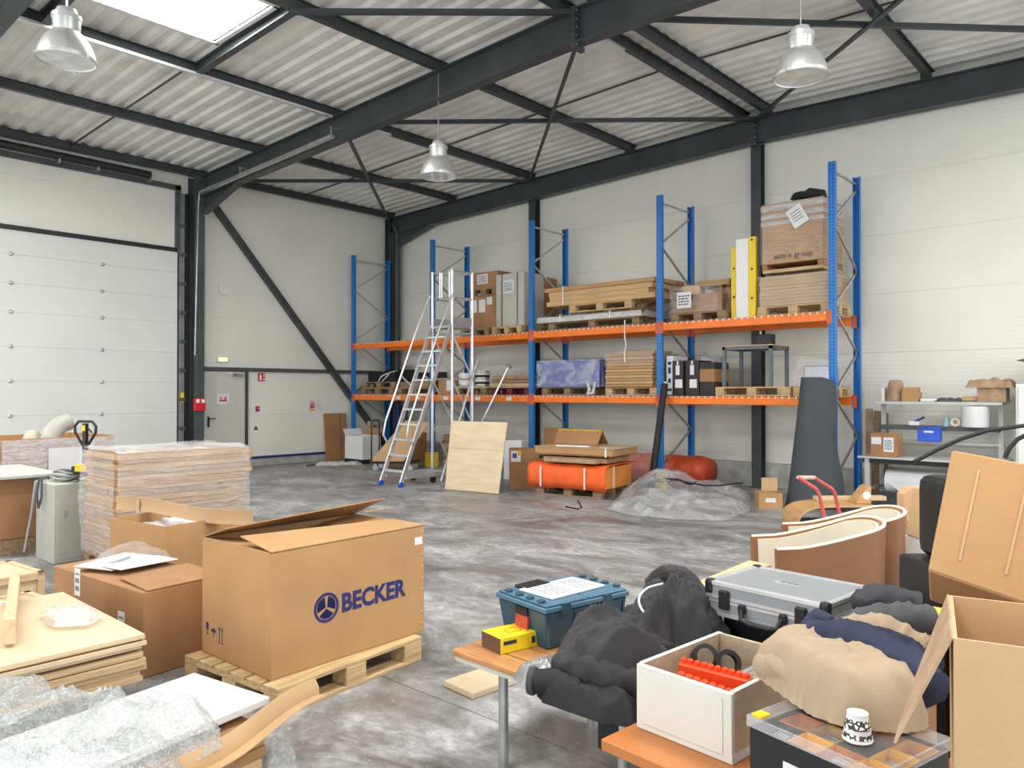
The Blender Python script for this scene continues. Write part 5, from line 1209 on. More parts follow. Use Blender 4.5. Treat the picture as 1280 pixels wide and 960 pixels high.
# plain carton between the plywood stack and the printed carton
n1 = pz(179, 849, 0); H2 = hz(n1, 741)
a1 = pz(79, 705, H2); b1 = pz(240, 728, H2)
u = (b1 - Vector((n1.x, n1.y, H2))); u.normalize(); v = Vector((-u.y, u.x, 0)); lb2 = min(1.25, (a1 - n1).dot(v)); la2 = 0.5
cc = n1 + u * la2 / 2 + v * lb2 / 2; an2 = math.atan2(u.y, u.x)
t = thing('brown_carton', 'plain brown carton with two shipping labels beside the plywood stack', 'box', (cc.x, cc.y, 0), an2)
carton_parts(t, (la2, lb2, H2), card2, tape_on=False)
for yy, z in ((-lb2 / 2 + 0.25, H2 * 0.52), (lb2 / 2 - 0.33, H2 * 0.88)):
    MB().box((-la2 / 2 - 0.001, yy, z), (0.002, 0.075, 0.17)).build('label', paper, t)
    for k, (dz, h_) in enumerate(((0.05, 0.012), (0.01, 0.03), (-0.04, 0.03))): MB().box((-la2 / 2 - 0.0025, yy, z + dz), (0.001, 0.05, h_)).build('barcode', inkg, t)
MB().quad([(-la2 / 2 + 0.02, -lb2 / 2, H2 + 0.003), (la2 / 2, -lb2 / 2, H2 + 0.003), (la2 / 2, -lb2 / 2 + 0.4, H2 + 0.02), (-la2 / 2 + 0.06, -lb2 / 2 + 0.4, H2 + 0.012)], 0.006).build('flap', card2, t)
t2 = thing('paper_and_film', 'white delivery sheets in a clear film sleeve lying on the plain carton', 'paper', (cc.x, cc.y, H2 + 0.03), an2)
MB().box((-0.0, 0.22, 0.0), (0.42, 0.3, 0.006), (0.02, 0, 0.35)).build('sheet', paper, t2); MB().box((0.05, 0.05, 0.006), (0.4, 0.22, 0.004), (0, 0.02, 0.1)).build('sheet', paper, t2)
MB().box((0.0, 0.2, 0.012), (0.2, 0.025, 0.003), (0, 0, 0.5)).build('print', inkg, t2)
heap([(-0.1, -0.05), (0.24, 0.0), (0.24, 0.45), (-0.05, 0.42)], lambda x, y, e: 0.16 * dome(e, 0.16) * (0.4 + x) + 0.02 * noise.noise(Vector((x * 8, y * 8, 0))) + 0.012, 0.025).build('film', wrapf, t2, smooth='all')

# open carton behind, with long raised edge flaps
n3 = Vector((-6.05, 2.78, 0))
t = thing('open_carton', 'open tan carton with raised flaps full of paper and film', 'box', (n3.x, n3.y, 0), an2 + 0.08)
h3 = zat(650, 5.9)
hx3, hy3 = 0.36, 0.36
MB().span((-hx3, -hy3, 0), (hx3, hy3, 0.008)).build('bottom', cardin, t)
for a, b in (((-hx3, -hy3, 0.008), (hx3, -hy3 + 0.008, h3)), ((-hx3, hy3 - 0.008, 0.008), (hx3, hy3, h3)), ((-hx3, -hy3 + 0.008, 0.008), (-hx3 + 0.008, hy3 - 0.008, h3)), ((hx3 - 0.008, -hy3 + 0.008, 0.008), (hx3, hy3 - 0.008, h3))): MB().span(a, b).build('wall', card, t)
heap([(-0.34, -0.34), (0.34, -0.34), (0.34, 0.34), (-0.34, 0.34)], lambda x, y, e: 0.05 + 0.06 * noise.noise(Vector((x * 7, y * 7, 0))), 0.04, h3 - 0.12).build('crumpled_paper', paper, t, smooth='all')
def angle_strip(label, a, b, w, up, side, name='edge_protector'):
    """kraft cardboard corner strip: V profile from a to b"""
    t = thing(name, label, 'cardboard strip', (a + b) / 2); o_ = (a + b) / 2
    N_ = 14; rows = []
    for k in range(N_ + 1):
        f_ = k / N_; p = a.lerp(b, f_) - o_ + Vector((0, 0, 0.015 * math.sin(f_ * 7)))
        rows.append([p + up * w, p + up * w * 0.45 + side * 0.012, p, p + side * w * 0.5 - up * 0.006, p + side * w * 1.0])
    MB().sheet(rows, 0.005).build('strip', card3, t, smooth=True)
    for f_ in (0.18,):
        p = a.lerp(b, f_) - o_; d_ = (b - a).normalized() * 0.02
        MB().quad([p - d_ + up * w * 1.005 + side * -0.004, p + d_ + up * w * 1.005 - side * 0.004, p + d_ - side * 0.006, p - d_ - side * 0.006], 0.002).build('tape', tape, t)
    return t
aS, bS = ld(-495 / FPX * 6.3, 6.3, zat(637, 6.3)), ld(-325 / FPX * 5.7, 5.7, zat(658, 5.7))
angle_strip('long kraft corner strip lying across the open tan carton', aS, bS, 0.11, Vector((0, 0, 1)), (RGT * 0.5 + F2 * 0.86).normalized())

# pallet load of flat cardboard in stretch film
P0 = pz(148, 722, 0)
pallet('wooden pallet under the tall film wrapped load of flat cardboard', (P0.x - 0.4, P0.y + 0.6, 0), PI / 2, 1.2, 0.8, woodd)
t = thing('wrapped_cardboard_load', 'tall load of flat brown cardboard in shiny stretch film near the side door', 'cardboard', (P0.x - 0.4, P0.y + 0.6, 0.146))
HL = 0.94; k = 0; z = 0.0
while z < HL - 0.03:
    h_ = random.choice((0.035, 0.045, 0.055)); dx = random.uniform(-0.012, 0.012); dy = random.uniform(-0.02, 0.02) + (0.03 if z > 0.68 else 0)
    MB().box((dx, dy, z + h_ / 2), (0.78, 1.2 + (0.05 if z > 0.68 else 0), h_ - 0.004)).build('cardboard_bundle', [card3, kraft, card3, card][k % 4], t); z += h_; k += 1
HL = z
shell((0.81, 1.24, HL + 0.01), (0, 0, 0), 16, 24, 24, 0.02, 3.4, 11.0).build('film_wrap', film('load_film', (0.90, 0.88, 0.87), 0.22, 0.12, 4.0, 0.8, (1.0, 1.0, 6.0), 0.16), t, smooth='all')
heap([(-0.4, -0.62), (0.4, -0.62), (0.42, 0.62), (-0.4, 0.62)], lambda x, y, e: 0.012 + 0.03 * max(0, noise.noise(Vector((x * 5, y * 5, 3)))), 0.05, HL + 0.012).build('top_film', wrapm, t, smooth='all')

# grey cabinet with pedal and cables
n4 = pz(62, 707, 0); hC = hz(n4, 606)
t = thing('steel_cabinet', 'narrow grey green steel cabinet next to the film wrapped load', 'cabinet', (n4.x - 0.25, n4.y + 0.28, 0), 0.0)
cg = M('cabinet_grey', (0.46, 0.47, 0.41), 0.4, 0, 0.04)
MB().box((0, 0, hC / 2), (0.5, 0.5, hC)).build('body', cg, t, bevel=0.008)
MB().box((0.252, 0, hC / 2), (0.006, 0.44, hC * 0.9)).build('door', cg, t, bevel=0.003); MB().box((0.26, -0.15, hC * 0.62), (0.012, 0.02, 0.06)).build('latch', galv, t); MB().box((-0.1, -0.252, hC * 0.6), (0.02, 0.006, 0.5)).build('rail', wb, t)
t = thing('cable_pile', 'heap of grey cables hanging off the top of the steel cabinet', 'cable', (n4.x - 0.25, n4.y + 0.28, hC))
for k in range(7):
    r0, r1 = 0.13 + 0.015 * k, 0.09 + 0.012 * (k % 3)
    MB().tube([(-0.02 + r0 * math.cos(a), -0.05 + r1 * math.sin(a), 0.015 + 0.011 * k + 0.006 * math.sin(3 * a + k)) for a in [2 * PI * q / 20 for q in range(20)]], 0.011, 6, closed=True).build('coil', [steel2, alu_dull, greyp][k % 3], t, smooth=True)
MB().tube([(-0.05, -0.2, 0.05), (-0.08, -0.275, 0.02), (-0.1, -0.29, -0.12), (-0.04, -0.29, -0.24), (0.03, -0.285, -0.14), (0.0, -0.275, 0.03)], 0.012, 6).build('loop', steel2, t, smooth=True)
MB().tube([(-0.1, -0.2, 0.03), (-0.17, -0.275, 0.0), (-0.24, -0.29, -0.3), (-0.32, -0.33, -0.7)], 0.011, 6).build('hanging_cable', alu_dull, t, smooth=True)
pc = ld(0, 0) + pd(86, 585, 7.2)
t = thing('foot_pedal', 'bright yellow foot pedal switch lying on the cable pile', 'pedal', (n4.x + 0.02, n4.y + 0.36, hC + 0.10), 0.6)
MB().prism([(-0.13, 0), (0.13, 0), (0.13, 0.13), (0.02, 0.13), (-0.02, 0.08), (-0.13, 0.07)], -0.08, 0.08, 'xz').build('cover', yellow, t, bevel=0.01, seg=2)
MB().span((-0.17, -0.07, 0.0), (-0.13, 0.07, 0.05)).build('treadle', black, t); MB().span((-0.14, -0.09, -0.012), (0.14, 0.09, 0.0)).build('base', black, t)
t = thing('side_table', 'pale table board on brown boxes left of the steel cabinet', 'table', (n4.x - 1.1, n4.y - 0.1, 0))
MB().span((-0.9, -0.42, hC + 0.02), (0.5, 0.4, hC + 0.045)).build('board', wb, t); 
for x in (-0.7, -0.05): MB().span((x - 0.28, -0.38, 0.15), (x + 0.33, 0.35, hC + 0.02)).build('brown_box', card2, t, bevel=0.008)
MB().span((-0.85, -0.36, 0.0), (0.3, 0.33, 0.15)).build('base', woodd, t)
t = thing('ink_pot', 'small black pot on a round black dish standing on the pale table board', 'pot', (n4.x - 0.95, n4.y - 0.3, hC + 0.046))
MB().lathe([(0.1, 0), (0.11, 0.012), (0.09, 0.014)], 20).build('dish', black, t); MB().lathe([(0.05, 0.012), (0.05, 0.1), (0.015, 0.11), (0.015, 0.13)], 16).build('pot', black, t, smooth=True)

# wrapped carton with duct elbow and the pallet truck behind
cW = ld(-6.2, 10.06); zW = zat(545, 10.06)
t = thing('wrapped_carton', 'wide open carton in bright stretch film with a white sheet near the sectional door', 'box', (cW.x, cW.y, 0), an2 + 0.05)
hx5, hy5 = 0.68, 0.56
for a, b in (((-hx5, -hy5, 0.15), (hx5, -hy5 + 0.01, zW)), ((-hx5, hy5 - 0.01, 0.15), (hx5, hy5, zW)), ((-hx5, -hy5 + 0.01, 0.15), (-hx5 + 0.01, hy5 - 0.01, zW)), ((hx5 - 0.01, -hy5 + 0.01, 0.15), (hx5, hy5 - 0.01, zW))): MB().span(a, b).build('wall', card, t)
MB().span((-hx5, -hy5, 0), (hx5, hy5, 0.15)).build('base', woodd, t)
MB().span((-hx5 + 0.01, -hy5 + 0.01, zW - 0.2), (hx5 - 0.01, hy5 - 0.01, zW - 0.19)).build('filling', cardin, t)
sw = MB()
for sg in (-1, 1):
    sw.sheet([[(-hx5 + 2 * hx5 * i / 16, sg * (hy5 + 0.012 + 0.012 * noise.noise(Vector((i * 0.6, j * 1.7, sg)))), 0.12 + (zW - 0.13) * j / 16) for i in range(17)] for j in range(17)])
    sw.sheet([[(sg * (hx5 + 0.012 + 0.012 * noise.noise(Vector((i * 0.6, j * 1.7, 5 + sg)))), -hy5 + 2 * hy5 * i / 16, 0.12 + (zW - 0.13) * j / 16) for i in range(17)] for j in range(17)])
sw.build('film_wrap', wrapm, t, smooth='all')
MB().box((0.05, -hy5 - 0.03, zW - 0.28), (0.42, 0.004, 0.3)).build('sheet', paper, t)
t = thing('duct_elbow', 'grey curved duct elbow sticking out of the wrapped carton', 'duct', (cW.x + 0.2, cW.y + 0.1, zW - 0.18), an2)
b = MB().tube([(-0.05, 0.0, 0.0), (-0.04, 0.0, 0.1), (0.0, 0.02, 0.22), (0.09, 0.04, 0.32), (0.22, 0.07, 0.36)], [0.125, 0.125, 0.12, 0.115, 0.11], 20); b.build('elbow', greyp, t, smooth=True)
o = MB().lathe([(0.03, 0), (0.08, 0.02), (0.09, 0.08), (0.06, 0.13), (0.02, 0.14)], 16).build('pale_knob', M('cream_plastic', (0.66, 0.62, 0.5), 0.5), None, smooth=True); o.location = (cW.x - 0.12, cW.y - 0.05, zW - 0.188 + 0.1); o.location.z = zW - 0.188; o.scale = (1.2, 1.2, 1.9); tag(o, 'rounded cream knob beside the duct elbow in the wrapped carton', 'knob')
pj = ld(-533 / FPX * 8.2, 8.2)
t = thing('pallet_truck', 'black pallet truck handle standing behind the film wrapped load', 'pallet truck', (pj.x, pj.y, 0), 0.45)
zt_ = zat(527, 8.2)
hh = MB().tube([(0, 0, zt_ - 0.3), (-0.06, 0, zt_ - 0.22), (-0.135, 0, zt_ - 0.12), (-0.14, 0, zt_ - 0.05), (-0.09, 0, zt_), (0.09, 0, zt_), (0.14, 0, zt_ - 0.05), (0.135, 0, zt_ - 0.12), (0.06, 0, zt_ - 0.22)], 0.014, 8, closed=True); hh.build('handle', black, t, smooth=True)
MB().span((-0.022, -0.02, 0.3), (0.022, 0.02, zt_ - 0.02)).build('shaft', black, t); MB().box((0, -0.022, zt_ - 0.07), (0.035, 0.012, 0.06)).build('sticker', yellow, t); MB().bar((0.02, 0, zt_ - 0.06), (0.09, 0, zt_ - 0.12), 0.012).build('lever', black, t)
MB().span((-0.1, -0.1, 0.08), (0.1, 0.1, 0.32)).build('pump', red, t, bevel=0.01)
for x in (-0.2, 0.2): MB().span((x - 0.075, 0.1, 0.06), (x + 0.075, 1.1, 0.12)).build('fork', red, t); MB().lathe([(0.02, -0.05), (0.04, -0.05), (0.04, 0.05), (0.02, 0.05)], 12, (x, 0.95, 0.04), Euler((0, PI / 2, 0)).to_matrix()).build('roller', blackr, t)
MB().lathe([(0.03, -0.06), (0.09, -0.06), (0.09, 0.06), (0.03, 0.06)], 16, (0, 0, 0.09), Euler((0, PI / 2, 0)).to_matrix()).build('steer_wheel', blackr, t); MB().span((-0.27, 0.08, 0.06), (0.27, 0.14, 0.2)).build('fork_bridge', red, t)

# pine crates and plywood stack at the left edge
for j, (x, y, w_, l_, h_, lab) in enumerate(((-5.66, 1.42, 0.62, 0.55, 0.26, 'small pine framed crate with a white label behind the plywood stack'), (-6.5, 1.5, 0.7, 0.6, 0.32, 'pine framed crate standing behind the labelled crate'))):
    t = thing('pine_crate', lab, 'crate', (x, y, 0), an2)
    MB().box((0, 0, h_ / 2), (w_ - 0.05, l_ - 0.05, h_ - 0.01)).build('panel', [plye, ply][j], t)
    for sx in (-1, 1):
        MB().box((sx * (w_ / 2 - 0.02), 0, h_ - 0.02), (0.04, l_, 0.05)).build('rail', pine, t); MB().box((0, sx * (l_ / 2 - 0.02), h_ - 0.02), (w_, 0.04, 0.05)).build('rail', pine, t)
        for sy in (-1, 1): MB().box((sx * (w_ / 2 - 0.02), sy * (l_ / 2 - 0.02), h_ / 2 - 0.01), (0.045, 0.045, h_ - 0.02)).build('corner_post', pine, t)
    if j == 0: MB().box((0, 0.08, h_ + 0.001), (0.22, 0.16, 0.004), (0, 0, 0.3)).build('label', paper, t)
ZS = 0.46
n6, r6, l6 = pz(181, 788, ZS), pz(80, 737, ZS), pz(0, 824, ZS)
e1 = (r6 - n6); L1 = e1.length; e1.normalize(); e2 = Vector((e1.y, -e1.x, 0));  e2 = e2 if e2.dot(l6 - n6) > 0 else -e2
W6 = 1.15
t = thing('plywood_stack', 'thick stack of pale plywood sheets in the left foreground', 'plywood', (n6.x, n6.y, 0))
ths = [0.018, 0.012, 0.02, 0.018, 0.03, 0.035, 0.03, 0.03, 0.025]; z = ZS
mats6 = [ply, plye, ply, ply, plye, plye, plye, plye, plye]
for k, h_ in enumerate(ths):
    d = random.uniform(-0.012, 0.012) if k else 0; d2 = random.uniform(-0.02, 0.012) if k else 0
    a = e1 * (-d) - e2 * d2
    q = [a, a + e1 * (L1 + 0.02), a + e1 * (L1 + 0.02) + e2 * W6, a + e2 * W6]
    z -= h_; MB().quad([p + Vector((0, 0, z + 0.001)) for p in (q[0], q[3], q[2], q[1])], (h_ - 0.002)).build('sheet', mats6[k], t)
if True:
    for f_ in (0.2, 0.85):
        for g_ in (0.12, 0.9):
            p = e1 * L1 * f_ + e2 * W6 * g_; MB().span((p.x - 0.06, p.y - 0.06, 0), (p.x + 0.06, p.y + 0.06, z)).build('support', black, t)
sgn6 = 1
o = heap([(-0.2, -0.1), (0.1, -0.13), (0.2, 0.0), (0.1, 0.11), (-0.15, 0.08)], lambda x, y, e: 0.04 * dome(e, 0.06) + 0.02 * noise.noise(Vector((x * 16, y * 16, 3))) + 0.004, 0.015).build('film_bag', film('clear_bag', (0.8, 0.8, 0.82), 0.4, 0.08, 14, 0.9, (1, 1, 1), 0.2), None, smooth='all'); p_ = pz(92, 772, ZS); o.location = (p_.x, p_.y, ZS + 0.004); tag(o, 'small clear plastic bag lying on the plywood stack', 'bag')
o = MB().bar(pz(12, 806, ZS) + Vector((0, 0, 0.06)), pz(19, 742, ZS) + Vector((0, 0, 0.06)), 0.05, 0.118).build('pine_batten', pine, None, bevel=0.004); tag(o, 'thick pine batten lying on edge on the plywood stack', 'batten')

# white panel on a pallet with loose bubble film
ZW = 0.30
n7, r7, l7 = pz(243, 849, ZW), pz(337, 880, ZW), pz(95, 898, ZW)
e3 = (r7 - n7).normalized(); e4 = (l7 - n7); e4 = (e4 - e3 * e4.dot(e3)).normalized()
t = thing('white_tabletop', 'flat white panel lying on a pallet in the left foreground', 'panel', (n7.x, n7.y, ZW - 0.03))
W7 = (r7 - n7).length; L7 = 1.35
q = [Vector((0, 0, 0)), e3 * W7, e3 * W7 + e4 * L7, e4 * L7]
MB().quad(q, 0.03 if (q[1] - q[0]).cross(q[3] - q[0]).z > 0 else -0.03).build('panel', paper, t, bevel=0.002)
if (q[1] - q[0]).cross(q[3] - q[0]).z < 0: t.location.z = ZW
cP = n7 + e3 * (W7 / 2) + e4 * 0.72
pallet('wooden pallet under the white panel in the foreground', (cP.x, cP.y, 0.0), math.atan2(e4.y, e4.x), 1.2, 0.72, wood)
t = thing('card_packing', 'flat brown cardboard packing between the white panel and its pallet', 'cardboard', (cP.x, cP.y, 0.1455), math.atan2(e4.y, e4.x))
for k in range(3): MB().box((0, 0, 0.0205 + k * 0.041), (1.25, 0.7 - 0.02 * k, 0.039)).build('layer', [card2, card, card2][k], t)
aS, bS = pz(410, 866, 0.20), pz(215, 985, 0.27)
side = (e3 * 1.0 + Vector((0, 0, -0.25))).normalized()
angle_strip('long kraft corner strip along the edge of the white panel', pz(398, 868, 0.24), pz(215, 985, 0.27), 0.075, (Vector((0, 0, 1)) * 0.9 - e3 * 0.35).normalized(), e3 * 0.8 + Vector((0, 0, 0.1)))
op = [(0, 872), (60, 872), (105, 890), (190, 885), (270, 905), (275, 935), (230, 960), (220, 1000), (-60, 1000), (-60, 885)]
c8 = pz(120, 930, ZW)
def bh(x, y, e):
    return dome(e, 0.14) * (0.03 + 0.045 * noise.noise(Vector((x * 3.3, y * 3.3, 4))) + 0.085 * crease(x * 3.5, y * 3.5, 2) + 0.045 * crease(x * 8, y * 8, 5)) + 0.006 * noise.noise(Vector((x * 45, y * 45, 0))) * dome(e, 0.1)
o = heap([(pz(x, y, ZW).x - c8.x, pz(x, y, ZW).y - c8.y) for x, y in op], bh, 0.014).build('bubble_wrap', bubble, None, smooth='all'); o.location = (c8.x, c8.y, ZW + 0.004); tag(o, 'crumpled shiny bubble wrap piled on the white panel', 'bubble wrap')
o = heap([(-0.09, -0.06), (0.07, -0.08), (0.09, 0.06), (-0.05, 0.09)], lambda x, y, e: 0.14 * dome(e, 0.06) + 0.03 * ridged(x * 18, y * 18, 2), 0.012).build('bubble_wrap', bubble, None, smooth='all'); p_ = pz(343, 972, 0.0); o.location = (p_.x, p_.y, 0.006); tag(o, 'small tuft of bubble wrap on the floor beside the pallet with the white panel', 'bubble wrap')
# ------------------------------------------------------------------ right foreground: benches and what lies on them
ZB = 0.48
slatm = M('varnished_slat', (0.50, 0.235, 0.085), 0.4, 0, 0.14, 4, 0, 20, (2, 14, 8))
p1, p2 = pz(563, 812, ZB), pz(792, 891, ZB)
e5 = (p2 - p1).normalized(); e6 = Vector((-e5.y, e5.x, 0)); e6 = e6 if e6.dot(F2) > 0 else -e6
LB = (p2 - p1).length
an5 = math.atan2(e5.y, e5.x)
t = thing('slatted_bench', 'low bench with varnished wooden slats and a pale frame under the tools', 'bench', (p1.x, p1.y, 0), an5)
for k in range(6):
    MB().span((0, k * 0.132 + 0.004, ZB - 0.024), (LB, k * 0.132 + 0.126, ZB)).build('slat', slatm, t, bevel=0.005, seg=2)
MB().span((0.02, 0.01, ZB - 0.045), (LB - 0.01, 0.04, ZB - 0.024)).span((0.02, 0.75, ZB - 0.045), (LB - 0.01, 0.78, ZB - 0.024)).span((0.02, 0.04, ZB - 0.045), (0.05, 0.75, ZB - 0.024)).span((LB - 0.04, 0.04, ZB - 0.045), (LB - 0.01, 0.75, ZB - 0.024)).build('frame', gb, t)
for x in (0.25, LB - 0.1):
    for y in (0.08, 0.7): MB().tube([(x, y, 0.0), (x, y, ZB - 0.045)], 0.022, 12).build('leg', galv, t, smooth=True)
o = MB().span((-0.16, -0.13, 0), (0.16, 0.13, 0.02)).build('floor_board', ply, None, bevel=0.003)
c, ang, la, lb, n0 = fit((591, 868), (560, 850), (640, 846), 0.03)
o = MB().span((-la / 2, -lb / 2, 0), (la / 2, lb / 2, 0.035)).build('plywood_offcut', ply, None, bevel=0.003) if False else o
o.name = 'plywood_offcut'; o.location = (c.x, c.y, 0.002); o.rotation_euler = (0, 0, ang); o.scale = (la / 0.32, lb / 0.26, 1.7); tag(o, 'short thick plywood offcut lying on the floor beside the slatted bench', 'board')

# second, rust coloured bench
rust = M('rust_laminate', (0.48, 0.17, 0.045), 0.45, 0, 0.06)
nb_, lb_ = pz(914.6, 957, 0.5), pz(795.6, 909, 0.5)
ud = (nb_ - lb_).normalized(); vd = Vector((-ud.y, ud.x, 0)); vd = vd if vd.dot(F2) > 0 else -vd
an6 = math.atan2(ud.y, ud.x)
b0 = pz(776, 914, 0.5)
t = thing('rust_bench', 'low bench with a rust coloured top under the white drawer', 'bench', (b0.x, b0.y, 0), an6)
MB().span((-0.01, -0.09, 0.462), (0.97, 0.6, 0.5)).build('top', rust, t, bevel=0.004)
for x in (0.08, 0.88):
    for y in (0.0, 0.52): MB().box((x, y, 0.231), (0.05, 0.05, 0.462)).build('leg', steel2, t)

# white drawer with tools
la, dp = (nb_ - lb_).length, 0.50
hD = hz(nb_, 868.6) - 0.5
cD = lb_ + ud * la / 2 + vd * dp / 2
t = thing('drawer_box', 'open white drawer with plain wooden sides holding orange tools', 'drawer', (cD.x, cD.y, 0.501), an6)
drw = M('drawer_white', (0.66, 0.655, 0.60), 0.4, 0, 0.02); drs = M('drawer_side', (0.50, 0.39, 0.27), 0.6, 0, 0.08, 30)
MB().span((-la / 2, -dp / 2, 0), (la / 2, -dp / 2 + 0.018, hD)).build('front', drw, t, bevel=0.002)
MB().span((-la / 2 + 0.02, -dp / 2 - 0.003, 0.022), (la / 2 - 0.03, -dp / 2, hD - 0.02)).build('front_panel', drw, t)
for s_ in (-1, 1):
    x0 = s_ * (la / 2 - 0.008); MB().span((x0 - 0.008, -dp / 2 + 0.018, 0.0), (x0 + 0.008, dp / 2, hD)).build('side', drs, t); MB().span((x0 - 0.0085, -dp / 2 + 0.018, hD), (x0 + 0.0085, dp / 2, hD + 0.002)).build('edge_band', drw, t)
MB().span((la / 2, -dp / 2 + 0.0, 0.0), (la / 2 + 0.002, dp / 2, 0.03)).build('edge_band', drw, t)
for z in (0.03, hD - 0.02): MB().lathe([(0.005, 0), (0.005, 0.002)], 10, (la / 2, -dp / 2 + 0.03, z), Euler((0, PI / 2, 0)).to_matrix()).build('screw', galv, t)
MB().span((-la / 2 + 0.016, dp / 2 - 0.016, 0), (la / 2 - 0.016, dp / 2, hD)).build('back', drs, t); MB().span((-la / 2 + 0.016, -dp / 2 + 0.018, 0.006), (la / 2 - 0.016, dp / 2 - 0.016, 0.014)).build('bottom', drs, t)
DM = Matrix.Translation((cD.x, cD.y, 0.501)) @ Matrix.Rotation(an6, 4, 'Z')
def ind(x, y, z): return DM @ Vector((x, y, z))
orp = M('orange_plastic', (0.80, 0.07, 0.012), 0.4, 0, 0.05)
def comb(label, loc, rz, L_, n, tilt=0.0):
    t = thing('socket_rail', label, 'tool holder', loc, rz, rot=(tilt, 0, rz))
    MB().box((0, 0, 0.035), (L_, 0.05, 0.07)).build('rail', orp, t, bevel=0.004)
    for k in range(n): MB().lathe([(L_ / n * 0.42, 0), (L_ / n * 0.42, 0.012), (L_ / n * 0.3, 0.016)], 10, (-L_ / 2 + (k + 0.5) * L_ / n, 0, 0.07)).build('tooth', orp, t)
    return t
comb('long orange toothed tool rail standing in the white drawer', ind(0.0, -0.06, 0.122), an6 + 0.12, 0.25, 10)
comb('short orange toothed rail lying in front of the long one in the drawer', ind(0.02, -0.15, 0.10), an6 - 0.05, 0.22, 7)
o = MB().span((-0.13, -0.16, 0.0), (0.14, 0.0, 0.17)).build('grey_tray', steel2, None, bevel=0.01); o.location = ind(-0.0, -0.06, 0.015); o.rotation_euler = (0, 0, an6); o.scale = (1, 1, 0.48); tag(o, 'dark tray lying under the orange rails in the white drawer', 'tray')
for k in range(5):
    o = MB().tube([(0, 0, 0.012), (0.0, 0.13, 0.012)], 0.012, 10).build('steel_socket', galv, None, smooth=True); o.location = ind(0.04 + k * 0.024, 0.02, 0.15); o.rotation_euler = (0, 0, an6); tag(o, 'steel tool bit lying in a row behind the orange rails', 'tool bit', 'tool bits in the white drawer')
o = MB().span((-0.04, 0.0, 0.0), (0.10, 0.16, 0.134)).build('tool_case', black, None, bevel=0.006); o.location = ind(0.055, 0.005, 0.0145); o.rotation_euler = (0, 0, an6); tag(o, 'black tool case under the row of steel bits in the drawer', 'case')
t = thing('tape_rolls', 'two black ring clamps lying behind the orange rail in the drawer', 'clamp', ind(-0.08, 0.04, 0.115), an6)
for x, tl in ((-0.04, 0.5), (0.05, 0.9)):
    b = MB().lathe([(0.03, -0.014), (0.045, -0.014), (0.045, 0.014), (0.03, 0.014), (0.03, -0.014)], 20, (x, 0.03, 0.06), Euler((PI / 2 - tl * 0.5, 0, tl)).to_matrix(), cap=False); b.build('ring', black, t, smooth=True)
o = MB().box((0, 0, 0.05), (0.15, 0.14, 0.1)).build('small_box', black, None, bevel=0.004); o.location = ind(-0.078, 0.09, 0.0145); o.rotation_euler = (0, 0, an6); tag(o, 'flat black box under the ring clamps in the drawer', 'box')

# blue crate with papers, yellow box
c, ang, la, lb, n0 = fit((682, 816), (621, 791), (786, 789), ZB)
hK = hz(n0, 758) - ZB
t = thing('blue_crate', 'dark blue plastic storage crate with hinged lid and a red side opening', 'crate', (c.x, c.y, ZB + 0.001), ang)
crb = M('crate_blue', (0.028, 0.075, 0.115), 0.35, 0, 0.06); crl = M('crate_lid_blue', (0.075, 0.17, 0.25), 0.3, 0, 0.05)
b = MB()
hx, hy = la / 2, lb / 2
vs = [(sx * hx * f_, sy * hy * f_, z) for z, f_ in ((0, 0.9), (hK - 0.035, 1.0)) for sx, sy in ((-1, -1), (1, -1), (1, 1), (-1, 1))]
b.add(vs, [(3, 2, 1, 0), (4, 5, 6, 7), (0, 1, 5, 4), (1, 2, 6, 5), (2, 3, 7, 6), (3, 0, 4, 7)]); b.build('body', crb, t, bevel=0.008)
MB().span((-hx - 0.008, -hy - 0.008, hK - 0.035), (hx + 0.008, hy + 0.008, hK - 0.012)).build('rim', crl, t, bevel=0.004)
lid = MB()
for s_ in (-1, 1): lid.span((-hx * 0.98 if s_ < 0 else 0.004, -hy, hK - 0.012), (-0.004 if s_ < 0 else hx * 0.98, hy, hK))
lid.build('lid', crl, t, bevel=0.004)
for s_ in (-1, 1):
    for k in range(4): MB().box((s_ * (hx - 0.02), -hy * 0.7 + k * hy * 0.45, hK + 0.006), (0.03, 0.03, 0.014)).build('hinge', crb, t, bevel=0.003)
MB().box((-hx + 0.001, -0.01, hK * 0.44), (0.012, 0.085, 0.1), (0, 0.04, 0)).build('red_insert', M('insert_red', (0.55, 0.07, 0.03), 0.5), t); MB().box((-hx - 0.0015, -0.01, hK * 0.72), (0.012, 0.085, 0.035)).build('handle_slot', black, t)
for x in (-hx * 0.55, hx * 0.45): MB().box((x, -hy - 0.006, hK - 0.03), (0.05, 0.012, 0.05)).build('catch', crb, t)
for x in (-hx * 0.9, -hx * 0.3, hx * 0.3, hx * 0.9): MB().box((x, -hy * 0.97, hK * 0.42), (0.012, 0.014, hK * 0.7)).build('rib', crb, t)
t = thing('paper_booklet', 'white printed booklet lying on the lid of the blue crate', 'paper', (c.x - 0.02, c.y, ZB + hK + 0.002), ang + 0.08)
MB().box((0, -0.02, 0.005), (0.36, 0.22, 0.008)).build('pages', paper, t, bevel=0.001)
printed(t, (-0.08, -0.02, 0.0095), (1, 0, 0), (0, 1, 0), 9, 0.15, 0.17, inkg); printed(t, (0.1, -0.02, 0.0095), (1, 0, 0), (0, 1, 0), 7, 0.12, 0.15, inkg)
